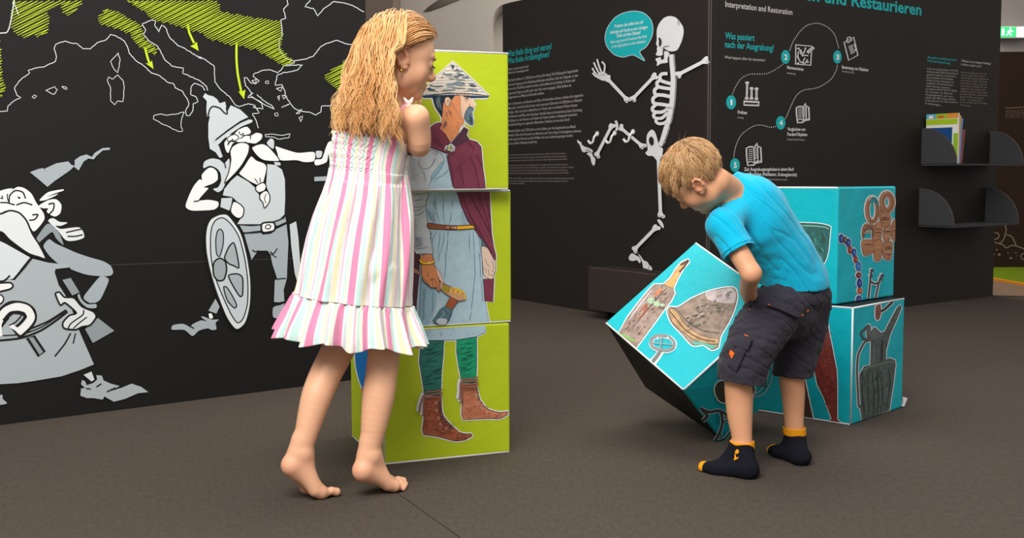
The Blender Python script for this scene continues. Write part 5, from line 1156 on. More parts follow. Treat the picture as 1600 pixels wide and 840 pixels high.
def snap_n(sd, Pn, off=.001, n=8):
    Pn = np.array(Pn, float)
    for _ in range(n): Pn = Pn-sd.grad(Pn, .001)*sd.at(Pn)[:, None]
    return Pn+sd.grad(Pn, .001)*off
def add_head(sd, c, R, h, side_open=0, smile=1.0):
    """c centre, R rows right/forward/up, h chin-to-crown height"""
    W_ = lambda x, y, z: c+h*(x*R[0]+y*R[1]+z*R[2])
    E = lambda x, y, z, rx, ry, rz, k=.05, sub=False: sd.ell(W_(x, y, z), (rx*h, ry*h, rz*h), R, k*h, sub)
    Cn = lambda p, q, ra, rb, k=.04, sub=False: sd.cone(W_(*p), W_(*q), ra*h, rb*h, k*h, sub)
    E(0, -.05, .10, .345, .42, .385, .05); E(0, .09, -.10, .275, .285, .33, .12); E(0, .17, .10, .27, .20, .22, .08)
    E(0, .155, -.30, .185, .20, .165, .10); E(0, .30, -.405, .075, .065, .06, .08)
    for s in (-1, 1):
        E(s*.165, .205, -.17, .115, .11, .115, .10); E(s*.21, .02, -.26, .09, .12, .14, .10)
        E(s*.135, .435, -.005, .085, .075, .058, .06, True); E(s*.132, .305, -.012, .078, .078, .072, .02)
        Cn((s*.06, .375, .075), (s*.19, .335, .085), .022, .016, .05)
        Cn((s*.04, .392, -.165), (s*.03, .40, -.16), .034, .034, .03); E(s*.026, .405, -.20, .014, .022, .016, .012, True)
        # ear: outline ridge, lobe and hollow
        xe = .335
        ca, sa = math.cos(.32), math.sin(.32)
        def er(x, y, z): y0, z0 = y+.055, z+.07; return (x, -.055+y0*ca-z0*sa, -.07+y0*sa+z0*ca)
        E(s*(xe+.012), -.055, -.075, .045, .085, .105, .03); E(s*(xe+.062), -.045, -.062, .034, .050, .066, .02, True)
        ring = [er(*q) for q in [(.35, .01, -.13), (.375, -.005, -.04), (.395, -.035, .035), (.40, -.085, .045), (.405, -.125, .0), (.395, -.125, -.07), (.37, -.095, -.135), (.345, -.055, -.175), (.335, -.01, -.165)]]
        for a, b in zip(ring, ring[1:]): Cn((s*a[0], a[1], a[2]), (s*b[0], b[1], b[2]), .018, .018, .014)
        M3 = lambda q: (s*q[0], q[1], q[2])
        Cn(M3(er(.35, .012, -.085)), M3(er(.345, .018, -.115)), .020, .016, .015); Cn(M3(er(.35, -.05, -.175)), M3(er(.345, -.03, -.18)), .026, .026, .02)
        Cn((s*.365, -.075, .0), (s*.37, -.085, -.07), .012, .012, .015)
    Cn((0, .36, .02), (0, .44, -.13), .026, .040, .05); Cn((0, .44, -.135), (0, .43, -.15), .042, .040, .03)
    sm = .018*smile
    for z0, y0, r in ((-.262, .378, .019), (-.296, .374, .022)):
        Cn((-.085, y0-.055, z0+sm+.008), (-.04, y0-.008, z0), r*.6, r, .02); Cn((-.04, y0-.008, z0), (0, y0, z0-.003), r, r, .02)
        Cn((.085, y0-.055, z0+sm+.008), (.04, y0-.008, z0), r*.6, r, .02); Cn((.04, y0-.008, z0), (0, y0, z0-.003), r, r, .02)
    Cn((-.09, .355, -.279+sm), (-.05, .395, -.281), .006, .007, .012, True); Cn((-.05, .395, -.281), (.05, .395, -.281), .007, .007, .012, True); Cn((.05, .395, -.281), (.09, .355, -.279+sm), .007, .006, .012, True)
    return W_
def add_hand(sd, wrist, d, palm_n, side, L=.14, curl=.5):
    """wrist point, pointing direction, palm normal; side +1 puts the thumb along d x n"""
    d, palm_n = nrm(d), nrm(palm_n); t = nrm(np.cross(d, palm_n))*side; s = L/.17
    pc = wrist+d*.045*s
    for k in range(4):
        off = t*(.030-.020*k)*s; a = wrist+d*.012*s+off*.6; b = wrist+d*.078*s+off
        sd.cone(a, b, .0115*s, .0100*s, .010)
        ln = (.036, .041, .038, .029)[k]*s; p = b; ang = .15
        for j in range(3):
            ang += curl*(.55 if j else .35); dd = nrm(d*math.cos(ang)+palm_n*math.sin(ang)); q = p+dd*ln*(1, .72, .55)[j]
            sd.cone(p, q, (.0082-.0009*j)*s, (.0074-.0009*j)*s, .003); p = q
    a = wrist+d*.02*s+t*.022*s; b = a+nrm(d*.55+t*.8+palm_n*.25)*.040*s; e = b+nrm(d*.8+t*.3+palm_n*.45)*.030*s; g = e+nrm(d*.7+palm_n*.7)*.022*s
    sd.cone(a, b, .0125*s, .0095*s, .01); sd.cone(b, e, .0095*s, .0082*s, .004); sd.cone(e, g, .0082*s, .0070*s, .004)
def skin_mat(name, col):
    def ex(nt, b):
        pass
    m = mat(name, col, .48, .4, attr=True, bump=[(350, .08, .0006)], sss=.12); return m
M['skin'] = skin_mat('skin', (1, 1, 1))
# ================================================================== THE GIRL
G = lambda x, y, d: P(x, y, d)
gf = nrm([.70, .71, 0]); gr = np.cross(gf, ZUP); GB = np.array([gr, gf, ZUP])       # torso frame: right, forward, up
sg = Sdf()
hf = nrm([.945, .33, -.26]); GH = frame_from(hf, nrm([.14, .05, 1])); ghc = G(627, 89, 3.03); gh = .213
# torso
chest = G(586, 236, 3.04); waist = G(578, 300, 3.04); pelv = G(562, 392, 3.03)
sg.ell(chest, (.098, .060, .125), GB, .04); sg.ell(waist, (.080, .056, .12), GB, .04); sg.ell(pelv, (.098, .072, .10), GB, .04)
shR, shL = G(651, 183, 2.945), G(548, 196, 3.14); nb = G(606, 186, 3.045)
sg.ell(G(598, 205, 3.035), (.095, .044, .05), GB, .03)
sg.cone(shR, G(622, 182, 2.99), .026, .030, .03); sg.cone(shL, G(590, 186, 3.08), .026, .030, .03)
sg.cone(nb, ghc+gh*(-.10*GH[1]-.30*GH[2]), .040, .039, .03)
# arms: right upper arm visible, forearms held against the cubes
elR, wrR = G(656, 229, 2.985), G(636, 214, 3.225)
sg.chain([shR, (shR*.5+elR*.5)+np.array([.002, -.003, 0]), elR, elR*.55+wrR*.45, wrR], [.0300, .0305, .0275, .0260, .0190], .02)
elL, wrL = G(560, 250, 3.20), G(558, 200, 3.28)
sg.chain([shL, elL, elL*.6+wrL*.4, wrL], [.030, .026, .025, .019], .02)
add_hand(sg, wrR, [.18, .14, .97], [-.40, .91, -.05], -1, .13, .12)
add_hand(sg, wrL, [-.08, .28, .95], [.92, .38, 0], 1, .13, .12)
# legs
def leg(s, pts, rs, k=.02):
    s.chain(pts, rs, k)
hR, hL = G(588, 420, 2.99), G(536, 420, 3.07)
leg(sg, [hR, G(602, 500, 3.01), G(600, 548, 3.02), G(596, 585, 3.015), G(591, 620, 3.0), G(585, 660, 2.985), G(580, 694, 2.975), G(578, 714, 2.975)], [.060, .052, .0435, .0425, .0430, .0360, .0280, .0265], .025)
leg(sg, [hL, G(545, 500, 3.06), G(527, 548, 3.035), G(509, 584, 3.005), G(495, 618, 2.975), G(484, 656, 2.955), G(475, 692, 2.94), G(471, 711, 2.94)], [.060, .052, .0440, .0425, .0405, .0340, .0275, .0265], .025)
def barefoot(s, ank, heel, ball, dirv, side, sc=1., lift=.0):
    """side: +1 if the big toe lies on the dirv x up side"""
    dirv = nrm(dirv); r = nrm(np.cross(dirv, ZUP))*side
    s.cone(ank, heel, .0245*sc, .0215*sc, .012); s.cone(ank+ZUP*.035-dirv*.006, heel+ZUP*.010-dirv*.001, .0185, .0185, .02); s.cone(ank-ZUP*.005, (heel+ball)/2+ZUP*.012, .022*sc, .018*sc, .02); s.cone(heel, heel+nrm(ball-heel)*.02, .0225*sc, .021*sc, .01)
    a_, b_ = ball+r*.021*sc, ball-r*.025*sc-dirv*.006
    s.cone(heel, a_, .020*sc, .0160*sc, .02); s.cone(heel, b_, .020*sc, .0135*sc, .02); s.cone(ank, a_+ZUP*.008-dirv*.02, .023*sc, .0145*sc, .02); s.cone(ank, b_+ZUP*.006-dirv*.02, .021*sc, .012*sc, .02)
    s.cone(a_, b_, .0155*sc, .0130*sc, .01)
    an = nrm(np.cross(dirv, ZUP)); s.cone(ank+an*.019+ZUP*.004, ank+an*.020, .010, .009, .015); s.cone(ank-an*.019+ZUP*.004, ank-an*.020, .010, .009, .015)
    for k in range(5):
        o = a_*(1-k/4)+b_*(k/4)+dirv*(.010-.003*abs(k-1))*sc; ln = (.034, .033, .030, .026, .022)[k]*sc; rr = (.0112, .0074, .0070, .0066, .0066)[k]*sc
        if k == 0: o = o+r*.003
        o = o+ZUP*(-.003); z0 = rr+.001
        t = o+(dirv+r*(.05-.06*k))*ln; t[2] = z0+.0005; m_ = o*.42+t*.58+ZUP*.0045
        s.cone(o, m_, rr*1.0, rr*.92, .004); s.cone(m_, t, rr*.92, rr*1.02, .0025)
fL = np.array([.80, .60, 0]); fR = np.array([.86, .50, 0])
ballL = fp(497, 776); ballL[2] = .0175; ballR = fp(614, 765); ballR[2] = .0175
heelL = G(457, 727, 2.925); heelR = G(568, 735, 2.955)
barefoot(sg, G(471, 708, 2.94), heelL, ballL, fL, 1); barefoot(sg, G(578, 712, 2.975), heelR, ballR, fR, -1)
add_head(sg, ghc, GH, gh)
lo = np.array([min(ballL[0], heelL[0])-.1, 2.82, -.004]); hi = np.array([-.13, 3.42, 1.34])
fx = (ghc[0]-.12, ghc[0]+.12, .0019); fy = (ghc[1]-.12, ghc[1]+.12, .0019); fz = (ghc[2]-.13, ghc[2]+.13, .0019)
ax = (axis(lo[0], hi[0], .0032, [fx]), axis(lo[1], hi[1], .0032, [fy]), axis(lo[2], hi[2], .0032, [fz, (-.01, .05, .0018)]))
Vb, Fb = nets(sg.grid(ax), ax); Vb, Fb = keep_largest(Vb, Fb); Vb = relax(Vb, Fb, 2, .4)
def skin_colors(V, c, R, h, base, pink):
    col = np.tile(np.array(lin(base)), (len(V), 1)); L = (V-c)@R.T/h
    def blob(p, r, cc, a):
        w_ = np.exp(-(((L-np.array(p))/np.array(r))**2).sum(1))*a
        col[:] = col*(1-w_[:, None])+np.array(lin(cc))*w_[:, None]
    for s in (-1, 1):
        blob((s*.19, .30, -.17), (.09, .12, .08), pink, .45); blob((s*.36, -.05, -.07), (.06, .08, .12), pink, .35)
    blob((0, .40, -.262), (.075, .06, .014), rgb(200, 104, 96), .85); blob((0, .40, -.298), (.065, .06, .016), rgb(206, 112, 102), .85); blob((0, .45, -.15), (.05, .05, .05), pink, .3)
    for s in (-1, 1): blob((s*.026, .42, -.20), (.012, .03, .012), rgb(120, 60, 50), .8)
    return col
girl = empty('person', (float(ballL[0]*.5+ballR[0]*.5), float(ballL[1]*.5+ballR[1]*.5), 0), 'barefoot girl in striped sundress on tiptoe, long blond hair, leaning on green cube stack', 'person')
cg = skin_colors(Vb, ghc, GH, gh, rgb(233, 178, 143), rgb(226, 136, 110))
for c_, a_, r_ in ((heelL, .4, .03), (heelR, .4, .03), (ballL-[0,0,.01], .3, .03), (ballR-[0,0,.01], .3, .03)):
    w_ = np.exp(-((Vb-c_)**2).sum(1)/r_**2)*a_; cg = cg*(1-w_[:, None])+np.array(lin(rgb(224, 132, 112)))*w_[:, None]
mesh('body', Vb, Fb, M['skin'], girl, True, cols=cg)
# ---- eyelashes, brows, earring
def face_bits(root, sd, c, R, h, browcol, lashcol):
    W_ = lambda x, y, z: c+h*(x*R[0]+y*R[1]+z*R[2])
    snap = lambda p, off=.0005: snap_n(sd, [p], off, 6)[0]
    bm_, lm_ = mat('brow_hair_'+str(len(bpy.data.materials)), browcol, .7), mat('lash_hair_'+str(len(bpy.data.materials)), lashcol, .6)
    for s in (-1, 1):
        pts = list(snap_n(sd, [W_(s*x, .45, z) for x, z in ((.075, .065), (.11, .078), (.15, .082), (.19, .072), (.225, .05))], .0008, 6))
        mb = MB(); mb.tube(cr(pts, False, 4), [.0012+.0012*math.sin(PI*i/16) for i in range(17)], 6); mb.build('eyebrow', [bm_], root, smooth=True)
        pts = list(snap_n(sd, [W_(s*x, .45, z) for x, z in ((.075, -.030), (.10, -.042), (.135, -.048), (.17, -.042), (.20, -.026))], .0004, 6))
        mb = MB(); q = cr(pts, False, 4); mb.tube(q, [.0006+.0007*math.sin(PI*i/16) for i in range(17)], 6)
        for i in range(2, 17, 1):
            a = q[i]; o_ = nrm(R[1]*.8-R[2]*.35+R[0]*s*(.1+.06*(i-8)/4)); mb.tube([a, a+o_*.005*h/.2, a+o_*.008*h/.2+R[2]*.0008], [.0004, .0003, .0001], 4)
        mb.build('eyelashes', [lm_], root)
    return W_, snap
GW_, gsnap = face_bits(girl, sg, ghc, GH, gh, rgb(170, 112, 70), rgb(90, 60, 44))
gold = mat('gold', rgb(226, 190, 110), .25, .5, 1)
q = gsnap(GW_(.42, -.05, -.19)); mb = MB(); mb.tube([q-GH[2]*.002+GH[0]*.002, q-GH[2]*.006+GH[0]*.003], .0030, 8); mb.tube([q-GH[2]*.006+GH[0]*.003, q-GH[2]*.013+GH[0]*.0035, q-GH[2]*.017+GH[0]*.003], [.0022, .0038, .001], 8); mb.build('earring', [gold], girl, smooth=True)

# ---- sundress: rings from the smocked bodice to the gathered flounce
prof = [   # left x, y, right x, y, half depth factor, gather amplitude
    (521, 206, 648, 221), (519, 217, 646, 232), (517, 234, 642, 246), (516, 252, 638, 262), (515, 262, 637, 273), (510, 282, 640, 292), (505, 300, 642, 310), (497, 322, 644, 332), (489, 345, 645, 352), (481, 370, 646, 378),
    (474, 398, 646, 404), (469, 425, 645, 430), (465, 447, 643, 458), (463, 457, 642, 478), (459, 466, 644, 490), (452, 485, 648, 507), (446, 503, 652, 525), (441, 521, 656, 541)]
dz = mat('dress_cotton', (1, 1, 1), .85, .2, attr=False)
def stripes_material():
    m = bpy.data.materials.new('pastel_striped_cotton'); m.use_nodes = True; nt = m.node_tree; N, L = nt.nodes, nt.links; b = N['Principled BSDF']
    b.inputs['Roughness'].default_value = .85; b.inputs['Specular IOR Level'].default_value = .2; b.inputs['Sheen Weight'].default_value = .2
    a = N.new('ShaderNodeAttribute'); a.attribute_name = 'st'; sp_ = N.new('ShaderNodeSeparateXYZ'); L.new(a.outputs['Vector'], sp_.inputs[0])
    fr_ = N.new('ShaderNodeMath'); fr_.operation = 'FRACT'; L.new(sp_.outputs[0], fr_.inputs[0])
    rp = N.new('ShaderNodeValToRGB'); rp.color_ramp.interpolation = 'CONSTANT'; e = rp.color_ramp.elements
    seq = [(0, (238, 146, 182)), (.215, (240, 236, 236)), (.26, (200, 232, 226)), (.40, (240, 236, 236)), (.46, (250, 240, 196)), (.57, (240, 236, 236)), (.66, (246, 196, 214)), (.72, (240, 236, 236)), (.80, (196, 230, 224)), (.88, (250, 240, 200)), (.94, (240, 236, 236))]
    while len(e) < len(seq): e.new(.5)
    for i, (p_, c) in enumerate(seq): e[i].position = p_; e[i].color = (*lin(rgb(*c)), 1)
    L.new(fr_.outputs[0], rp.inputs[0])
    tc = N.new('ShaderNodeTexCoord'); n1 = N.new('ShaderNodeTexNoise'); n1.inputs['Scale'].default_value = 34; n1.inputs['Detail'].default_value = 5; mp = N.new('ShaderNodeMapping'); mp.inputs['Scale'].default_value = (1, 1, .25)
    L.new(tc.outputs['Object'], mp.inputs[0]); L.new(mp.outputs[0], n1.inputs['Vector'])
    bp = N.new('ShaderNodeBump'); bp.inputs['Strength'].default_value = .8; bp.inputs['Distance'].default_value = .008; L.new(n1.outputs[0], bp.inputs['Height'])
    n2 = N.new('ShaderNodeTexNoise'); n2.inputs['Scale'].default_value = 420; L.new(tc.outputs['Object'], n2.inputs['Vector']); bp2 = N.new('ShaderNodeBump'); bp2.inputs['Strength'].default_value = .2; bp2.inputs['Distance'].default_value = .001
    L.new(n2.outputs[0], bp2.inputs['Height']); L.new(bp.outputs[0], bp2.inputs['Normal']); L.new(bp2.outputs[0], b.inputs['Normal']); L.new(rp.outputs[0], b.inputs['Base Color'])
    return m
M['dress'] = stripes_material()
def ring_pts(tv, th):
    """point on the dress outline at profile parameter tv and angle th"""
    i = min(int(tv), len(prof)-2); t = tv-i
    lx, ly, rx, ry = [prof[i][k]*(1-t)+prof[i+1][k]*t for k in range(4)]
    d0 = 3.035
    a, b = P(lx, ly, d0), P(rx, ry, d0); c = (a+b)/2; hx = (b-a)/2; dep = np.linalg.norm(hx)*(.74 if tv < 5 else .80)
    return c, hx, dep
def garment(name, tv0, tv1, nv, nu, fn, period, lift=0, shift=0, off_=.006):
    V, U = [], []
    for j in range(nv+1):
        tv = tv0+(tv1-tv0)*j/nv; c, hx, dep = ring_pts(tv, 0)
        for i in range(nu):
            th = 2*PI*i/nu; r, dz_ = fn(th, j/nv, tv)
            hxn = np.linalg.norm(hx)
            V.append(c+hx*math.cos(th)*(1+(r+lift)/hxn)+np.array([0, 1, 0])*math.sin(th)*(dep+r+lift)+ZUP*dz_); U.append((i/nu*period+shift+.015*math.sin(3*j/nv), tv, 0))
    # duplicated seam column so that the stripes close
    V2, U2 = [], []
    for j in range(nv+1):
        row = V[j*nu:(j+1)*nu]; V2 += row+[row[0]]; ur = U[j*nu:(j+1)*nu]; U2 += ur+[(ur[0][0]+period, ur[0][1], 0)]
    n = nu+1; Fc = [(j*n+i, (j+1)*n+i, (j+1)*n+i+1, j*n+i+1) for j in range(nv) for i in range(nu)]
    V2 = np.array(V2)
    for _ in range(5):
        s_ = sg.at(V2); m = s_ < off_
        if m.any(): V2[m] += sg.grad(V2[m])*((off_-s_[m])*.9)[:, None]
    return list(V2), Fc, U2
from mathutils import noise as mn
def nz(x, y, z): return mn.noise(Vector((x, y, z)))
def f_bod(th, v, tv):
    sm = .0022*math.sin(th*46+3*math.sin(v*20))*abs(math.sin(v*PI*7)); edge = .004*math.sin(th*60)*(v < .07)
    return sm-.0012*abs(math.sin(v*PI*7))+edge, .004*math.sin(th*52)*max(0, 1-v*14)
def f_skirt(th, v, tv):
    a = .0090*min(1, v*2.5)*(1-.40*v)
    r = a*(math.sin(th*13+1.5*nz(th*.7, v*1.2, 0)+2*v)+.5*math.sin(th*21+2.1+v*3)) + .010*nz(math.cos(th)*1.8, math.sin(th)*1.8, v*2.2)*v + .002*math.sin(th*46)*max(0, 1-v*6)
    return r, 0
def f_fl(th, v, tv):
    a = .004+.013*v
    r = a*(math.sin(th*17+2.2*nz(th*.9, v, 4))+.45*math.sin(th*29+1.3)) + .004*math.sin(th*60)*max(0, 1-v*6)+.006*v
    return r, .008*v*math.sin(th*8.5+1)
bodV = garment('b', 0, 4, 56, 400, f_bod, 12.0, off_=.004)
skV = garment('s', 4, 13, 80, 400, f_skirt, 12.0)
flV = garment('f', 13, 17, 40, 480, f_fl, 16.0, .003, .3)
# the bodice and the skirt are one mesh; the flounce is sewn on as its own part
nb_ = len(bodV[0]); n1 = 401
Vd = bodV[0]+skV[0]; Fd = bodV[1]+[tuple(i+nb_ for i in f) for f in skV[1]]+[((56)*n1+i, nb_+i, nb_+i+1, 56*n1+i+1) for i in range(400)]
dr = mesh('dress', Vd, Fd, M['dress'], girl, True, uv=bodV[2]+skV[2])
props(dr, 'pastel striped sundress with smocked top')
so = dr.modifiers.new('cloth', 'SOLIDIFY'); so.thickness = .0012; so.offset = -1
fd = mesh('flounce', flV[0], flV[1], M['dress'], dr, True, uv=flV[2])
so = fd.modifiers.new('cloth', 'SOLIDIFY'); so.thickness = .0012; so.offset = -1
M['strap'] = mat('pink_strap', rgb(244, 176, 200), .8, .2)
s0 = G(597, 222, 2.95); s1_ = G(638, 160, 2.96)
pts = list(snap_n(sg, [s0*(1-t)+s1_*t for t in np.linspace(0, 1, 9)], .002, 8))
mb = MB(); mb.tube(pts, .0036, 8); mb.build('strap', [M['strap']], dr, smooth=True)
mb = MB(); k0 = pts[-1]
for dx, dy, dz_, r_ in ((0, 0, .004, .007), (.008, -.003, .012, .006), (-.008, -.003, .012, .0055), (.006, -.004, -.006, .0055), (-.005, -.004, -.008, .005)):
    mb.tube([k0, k0+np.array([dx, dy, dz_])*.6, k0+np.array([dx, dy, dz_])*1.5], [.003, r_, .002], 8)
mb.build('strap_bow', [mat('bow_cotton', rgb(244, 232, 236), .8)], dr, smooth=True)
a0, a1 = G(529, 208, 3.06), G(545, 168, 3.12)
mb = MB(); mb.tube(snap_n(sg, [a0*(1-t)+a1*t for t in np.linspace(0, 1, 7)], .002, 8), .0034, 8); mb.build('strap', [M['strap']], dr, smooth=True)

# ---- hair: strands traced over the head and the back
def hair_mat(name):
    m = mat(name, (1, 1, 1), .36, .5, attr=True); m.node_tree.nodes['Principled BSDF'].inputs['Anisotropic'].default_value = .4; m.node_tree.nodes['Principled BSDF'].inputs['Sheen Weight'].default_value = .15; return m
M['hair'] = hair_mat('hair')
def strands_mesh(name, paths, rad, cols, parent, sides=3, label=None):
    """paths (n, k, 3); rad (k,) ; cols (n, 3) linear"""
    n, k, _ = paths.shape; T_ = np.gradient(paths, axis=1); T_ /= np.linalg.norm(T_, axis=2, keepdims=True)+1e-9
    ref = np.zeros_like(T_); ref[..., 0] = .37; ref[..., 1] = -.81; ref[..., 2] = .45
    A_ = np.cross(T_, ref); A_ /= np.linalg.norm(A_, axis=2, keepdims=True)+1e-9; B_ = np.cross(T_, A_)
    V = np.stack([paths+rad[None, :, None]*(math.cos(2*PI*j/sides)*A_+math.sin(2*PI*j/sides)*B_) for j in range(sides)], 2).reshape(-1, 3)
    base = (np.arange(n)*k*sides)[:, None, None]; i = np.arange(k-1)[None, :, None]; j = np.arange(sides)[None, None, :]
    a = base+i*sides+j; b = base+i*sides+(j+1) % sides; c = base+(i+1)*sides+(j+1) % sides; d = base+(i+1)*sides+j
    Fq = np.stack([a, b, c, d], -1).reshape(-1, 4)
    o = mesh(name, V, Fq, M['hair'], parent, True, cols=np.repeat(cols, k*sides, axis=0))
    if label: o['label'] = label
    return o
def trace(sd, roots, dirs, n, step, field, off):
    p = roots.copy(); d = dirs.copy(); out = [p.copy()]
    for i in range(n):
        d = field(p, d, i/n); d /= np.linalg.norm(d, axis=1, keepdims=True)
        p = p+d*(step[:, None] if hasattr(step, '__len__') else step)
        s_ = sd.at(p); m = s_ < off
        if m.any():
            g = sd.grad(p[m]); p[m] += g*(np.broadcast_to(off, s_.shape)[m]-s_[m])[:, None]
        out.append(p.copy())
    return np.stack(out, 1)
hs = Sdf()      # what the hair lies on: skull, neck, shoulders, back, arm
for op in sg.ops[:12]: hs.ops.append(op)
Eh = lambda x, y, z, a, b, c, k=.05: hs.ell(ghc+gh*(x*GH[0]+y*GH[1]+z*GH[2]), (a*gh, b*gh, c*gh), GH, k*gh)
Eh(0, -.05, .10, .345, .42, .385); Eh(0, .09, -.10, .275, .285, .33, .12); Eh(0, .17, .10, .27, .20, .22, .08)
hs.cone(G(600, 100, 3.045), G(581, 160, 3.05), .048, .058, .05)     # inner volume of the thick hair
hs.cone(G(581, 160, 3.05), G(580, 192, 3.03), .055, .045, .05)
NS = 3600
uu = rng.normal(size=(NS*4, 3)); uu /= np.linalg.norm(uu, axis=1, keepdims=True)
# hair grows on the skull above a line from the forehead over the ear to the nape
ok = (uu[:, 2] > -.15+.62*np.clip(uu[:, 1], 0, 1)+.10*(uu[:, 1] > .2)) | ((uu[:, 1] < -.25) & (uu[:, 2] > -.75)) | ((uu[:, 1] < .05) & (uu[:, 2] > -.05))
uu = uu[ok][:NS]; NS = len(uu)
roots = ghc+gh*((uu*np.array([.345, .42, .385])+np.array([0, -.05, .10]))@GH)
locr = (roots-ghc)@GH.T/gh
part = nrm([.0, .25, 1])
rgt = np.sign(locr[:, 0]+.02)[:, None]
front = np.clip((locr[:, 1]+.05)/.4, 0, 1)[:, None]
# comb direction: away from the parting to both sides and backwards
dir0 = rgt*GH[0]*.8-GH[1]*(.35+.75*front)+GH[2]*.12*front
lenv = rng.uniform(.82, 1.05, NS)
NCL = 190; cen = rng.choice(NS, NCL, replace=False); clump = np.argmin(((roots[:, None, :]-roots[cen][None])**2).sum(2), 1); cph = rng.uniform(0, 2*PI, NCL); cdir = rng.normal(size=(NCL, 3))*.5; cfr = rng.uniform(5.5, 8.5, NCL); shade = rng.uniform(0, 1, NCL)
zend = G(580, 198, 3.0)[2]+rng.normal(size=NS)*.012-.02*(rng.uniform(size=NS) > .8)
def gfield(p, d, t):
    L = (p-ghc)@GH.T/gh; g = np.stack([(.05-.37*np.clip(-L[:, 1]*1.5-.22, 0, 1)), -.02+0*L[:, 0], -1+0*L[:, 0]], 1)
    near = np.clip(1-t*3.0, 0, 1)
    back = -GH[1]*np.clip(.30+L[:, 1:2]*2.6, 0, 1)*(L[:, 2:3] > -.40)*1.0
    ear = (L[:, 0:1] > .22)*(np.abs(L[:, 1:2]+.03) < .16)*(np.abs(L[:, 2:3]+.07) < .17); back = back-GH[1]*1.6*ear        # hair keeps behind the ear
    wv = np.sin(cfr[clump]*t*3.2+cph[clump])*(.04+1.15*t); wob = (np.array([.8, -.3, 0])*wv[:, None])+cdir[clump]*.10*t
    new = d*.62+(g*.42+dir0*near*.35+back*.5+wob*.55)
    out = p[:, 0:1] > G(640, 150, 3.0)[0]; new[:, 0:1] -= out*.35
    low = np.clip((zend-p[:, 2])/.02, 0, 1)
    new[:, 2] *= (1-.0*low)
    return new
offs = .004+.016*rng.uniform(0, 1, NS)**1.5
K_ = 34
lens = ((roots[:, 2]-zend)*1.16+.075*np.clip(locr[:, 1]+.25, 0, 1)+.01)*lenv
paths = trace(hs, roots, dir0+.4*uu@GH, K_, lens/K_, gfield, offs)
tips = np.linspace(0, 1, K_+1)
fr1 = cdir[clump][:, None, :]*(tips[None, :, None]**3)*.016+rng.normal(size=(NS, 1, 3))*.0035*(tips[None, :, None]**2)
paths = paths+(paths[cen[clump]]-paths)*(.55*tips[None, :, None]**1.2)
paths = paths+fr1
rad = .00125*(1-.75*tips**3)
c1, c2, c3 = np.array(lin(rgb(196, 128, 66))), np.array(lin(rgb(234, 174, 106))), np.array(lin(rgb(255, 226, 166)))
sh_ = (.55*shade[clump]+.45*rng.uniform(0, 1, NS))[:, None]
colh = np.where(sh_ < .5, c1+(c2-c1)*sh_*2, c2+(c3-c2)*(sh_-.5)*2)
gh_o = strands_mesh('hair', paths, rad, colh, girl, label='long wavy strawberry blond hair')
# dense under-layer so that no skin shows between the strands
us = Sdf(); 
us.ell(ghc+gh*(-.07*GH[1]+.115*GH[2]), (.352*gh, .405*gh, .395*gh), GH, .02)
us.cone(G(602, 96, 3.045), G(578, 158, 3.06), .052, .056, .05); us.cone(G(578, 158, 3.06), G(584, 180, 3.02), .058, .045, .05)
for y0, z0, r0 in ((.42, -.02, .30),): us.ell(ghc+gh*(y0*GH[1]+z0*GH[2]), (.6*gh, r0*gh, .36*gh), GH, .01, True)
us.ell(ghc+gh*(.36*GH[0]-.04*GH[1]-.10*GH[2]), (.10*gh, .12*gh, .15*gh), GH, .01, True)
axh = (axis(-.62, -.10, .004), axis(2.85, 3.25, .004), axis(.95, 1.34, .004)); Vh, Fh = nets(us.grid(axh), axh); Vh, Fh = keep_largest(Vh, Fh); Vh = relax(Vh, Fh, 2)
mesh('hair_underlayer', Vh, Fh, M['hair'], gh_o, True, cols=np.tile(np.array(lin(rgb(190, 118, 60))), (len(Vh), 1)))
# ================================================================== THE BOY
bf = nrm([-.84, .54, 0]); br_ = np.cross(bf, ZUP)
sb_ = Sdf(); B = G
bpel, bwai, bche, bnec = B(1243, 450, 3.33), B(1223, 396, 3.30), B(1188, 345, 3.26), B(1148, 301, 3.23)
spd = nrm(bche-bpel); BT = frame_from(nrm(np.cross(br_*-1, spd))*1, spd)
if np.dot(BT[1], bf) < 0: BT = np.array([-BT[0], -BT[1], BT[2]])
tor = [('e', bche, (.098, .072, .110)), ('e', bwai, (.092, .070, .090)), ('e', bpel, (.100, .082, .085))]
def torso(s, inf=0, k=.04):
    for _, c, r in tor: s.ell(c, tuple(q+inf for q in r), BT, k)
bshL, bshR = B(1129, 352, 3.125), bnec+(-(B(1126, 350, 3.125)-bnec)*np.array([1, 1, .2]))+np.array([.01, .02, -.02])
torso(sb_)
sb_.cone(bche+BT[2]*.07, bshL, .050, .033, .03); sb_.cone(bche+BT[2]*.07, bshR, .050, .033, .03)
bh = .198; pa = math.radians(54); f0 = np.array([-math.cos(pa), 0, -math.sin(pa)]); up0 = np.array([-math.sin(pa), 0, math.cos(pa)]); th_ = math.radians(25)
bhf = f0*math.cos(th_)+np.array([0, 1., 0])*math.sin(th_); BH = frame_from(bhf, up0); bhc = B(1086, 276, 3.16)
sb_.cone(bnec+BT[2]*-.01, bhc+bh*(-.12*BH[1]-.28*BH[2]), .042, .041, .025)
belL = B(1174, 427, 3.06)
Fk_, Rk_, Tk_ = Fk, Fk+ax_r*S, Fk+ax_r*S+ax_l*S
gripL = Fk+ax_r*S*.80; gripR = Rk_+ax_l*S*.12
sb_.chain([bshL, bshL*.5+belL*.5, belL], [.031, .0295, .0265], .02)
outR = nrm(ax_r*.7-ax_d*.3)
wL = B(1177, 478, 3.325)
sb_.chain([belL, belL*.5+wL*.5+np.array([-.012, 0, 0]), wL], [.0262, .0235, .0180], .01)
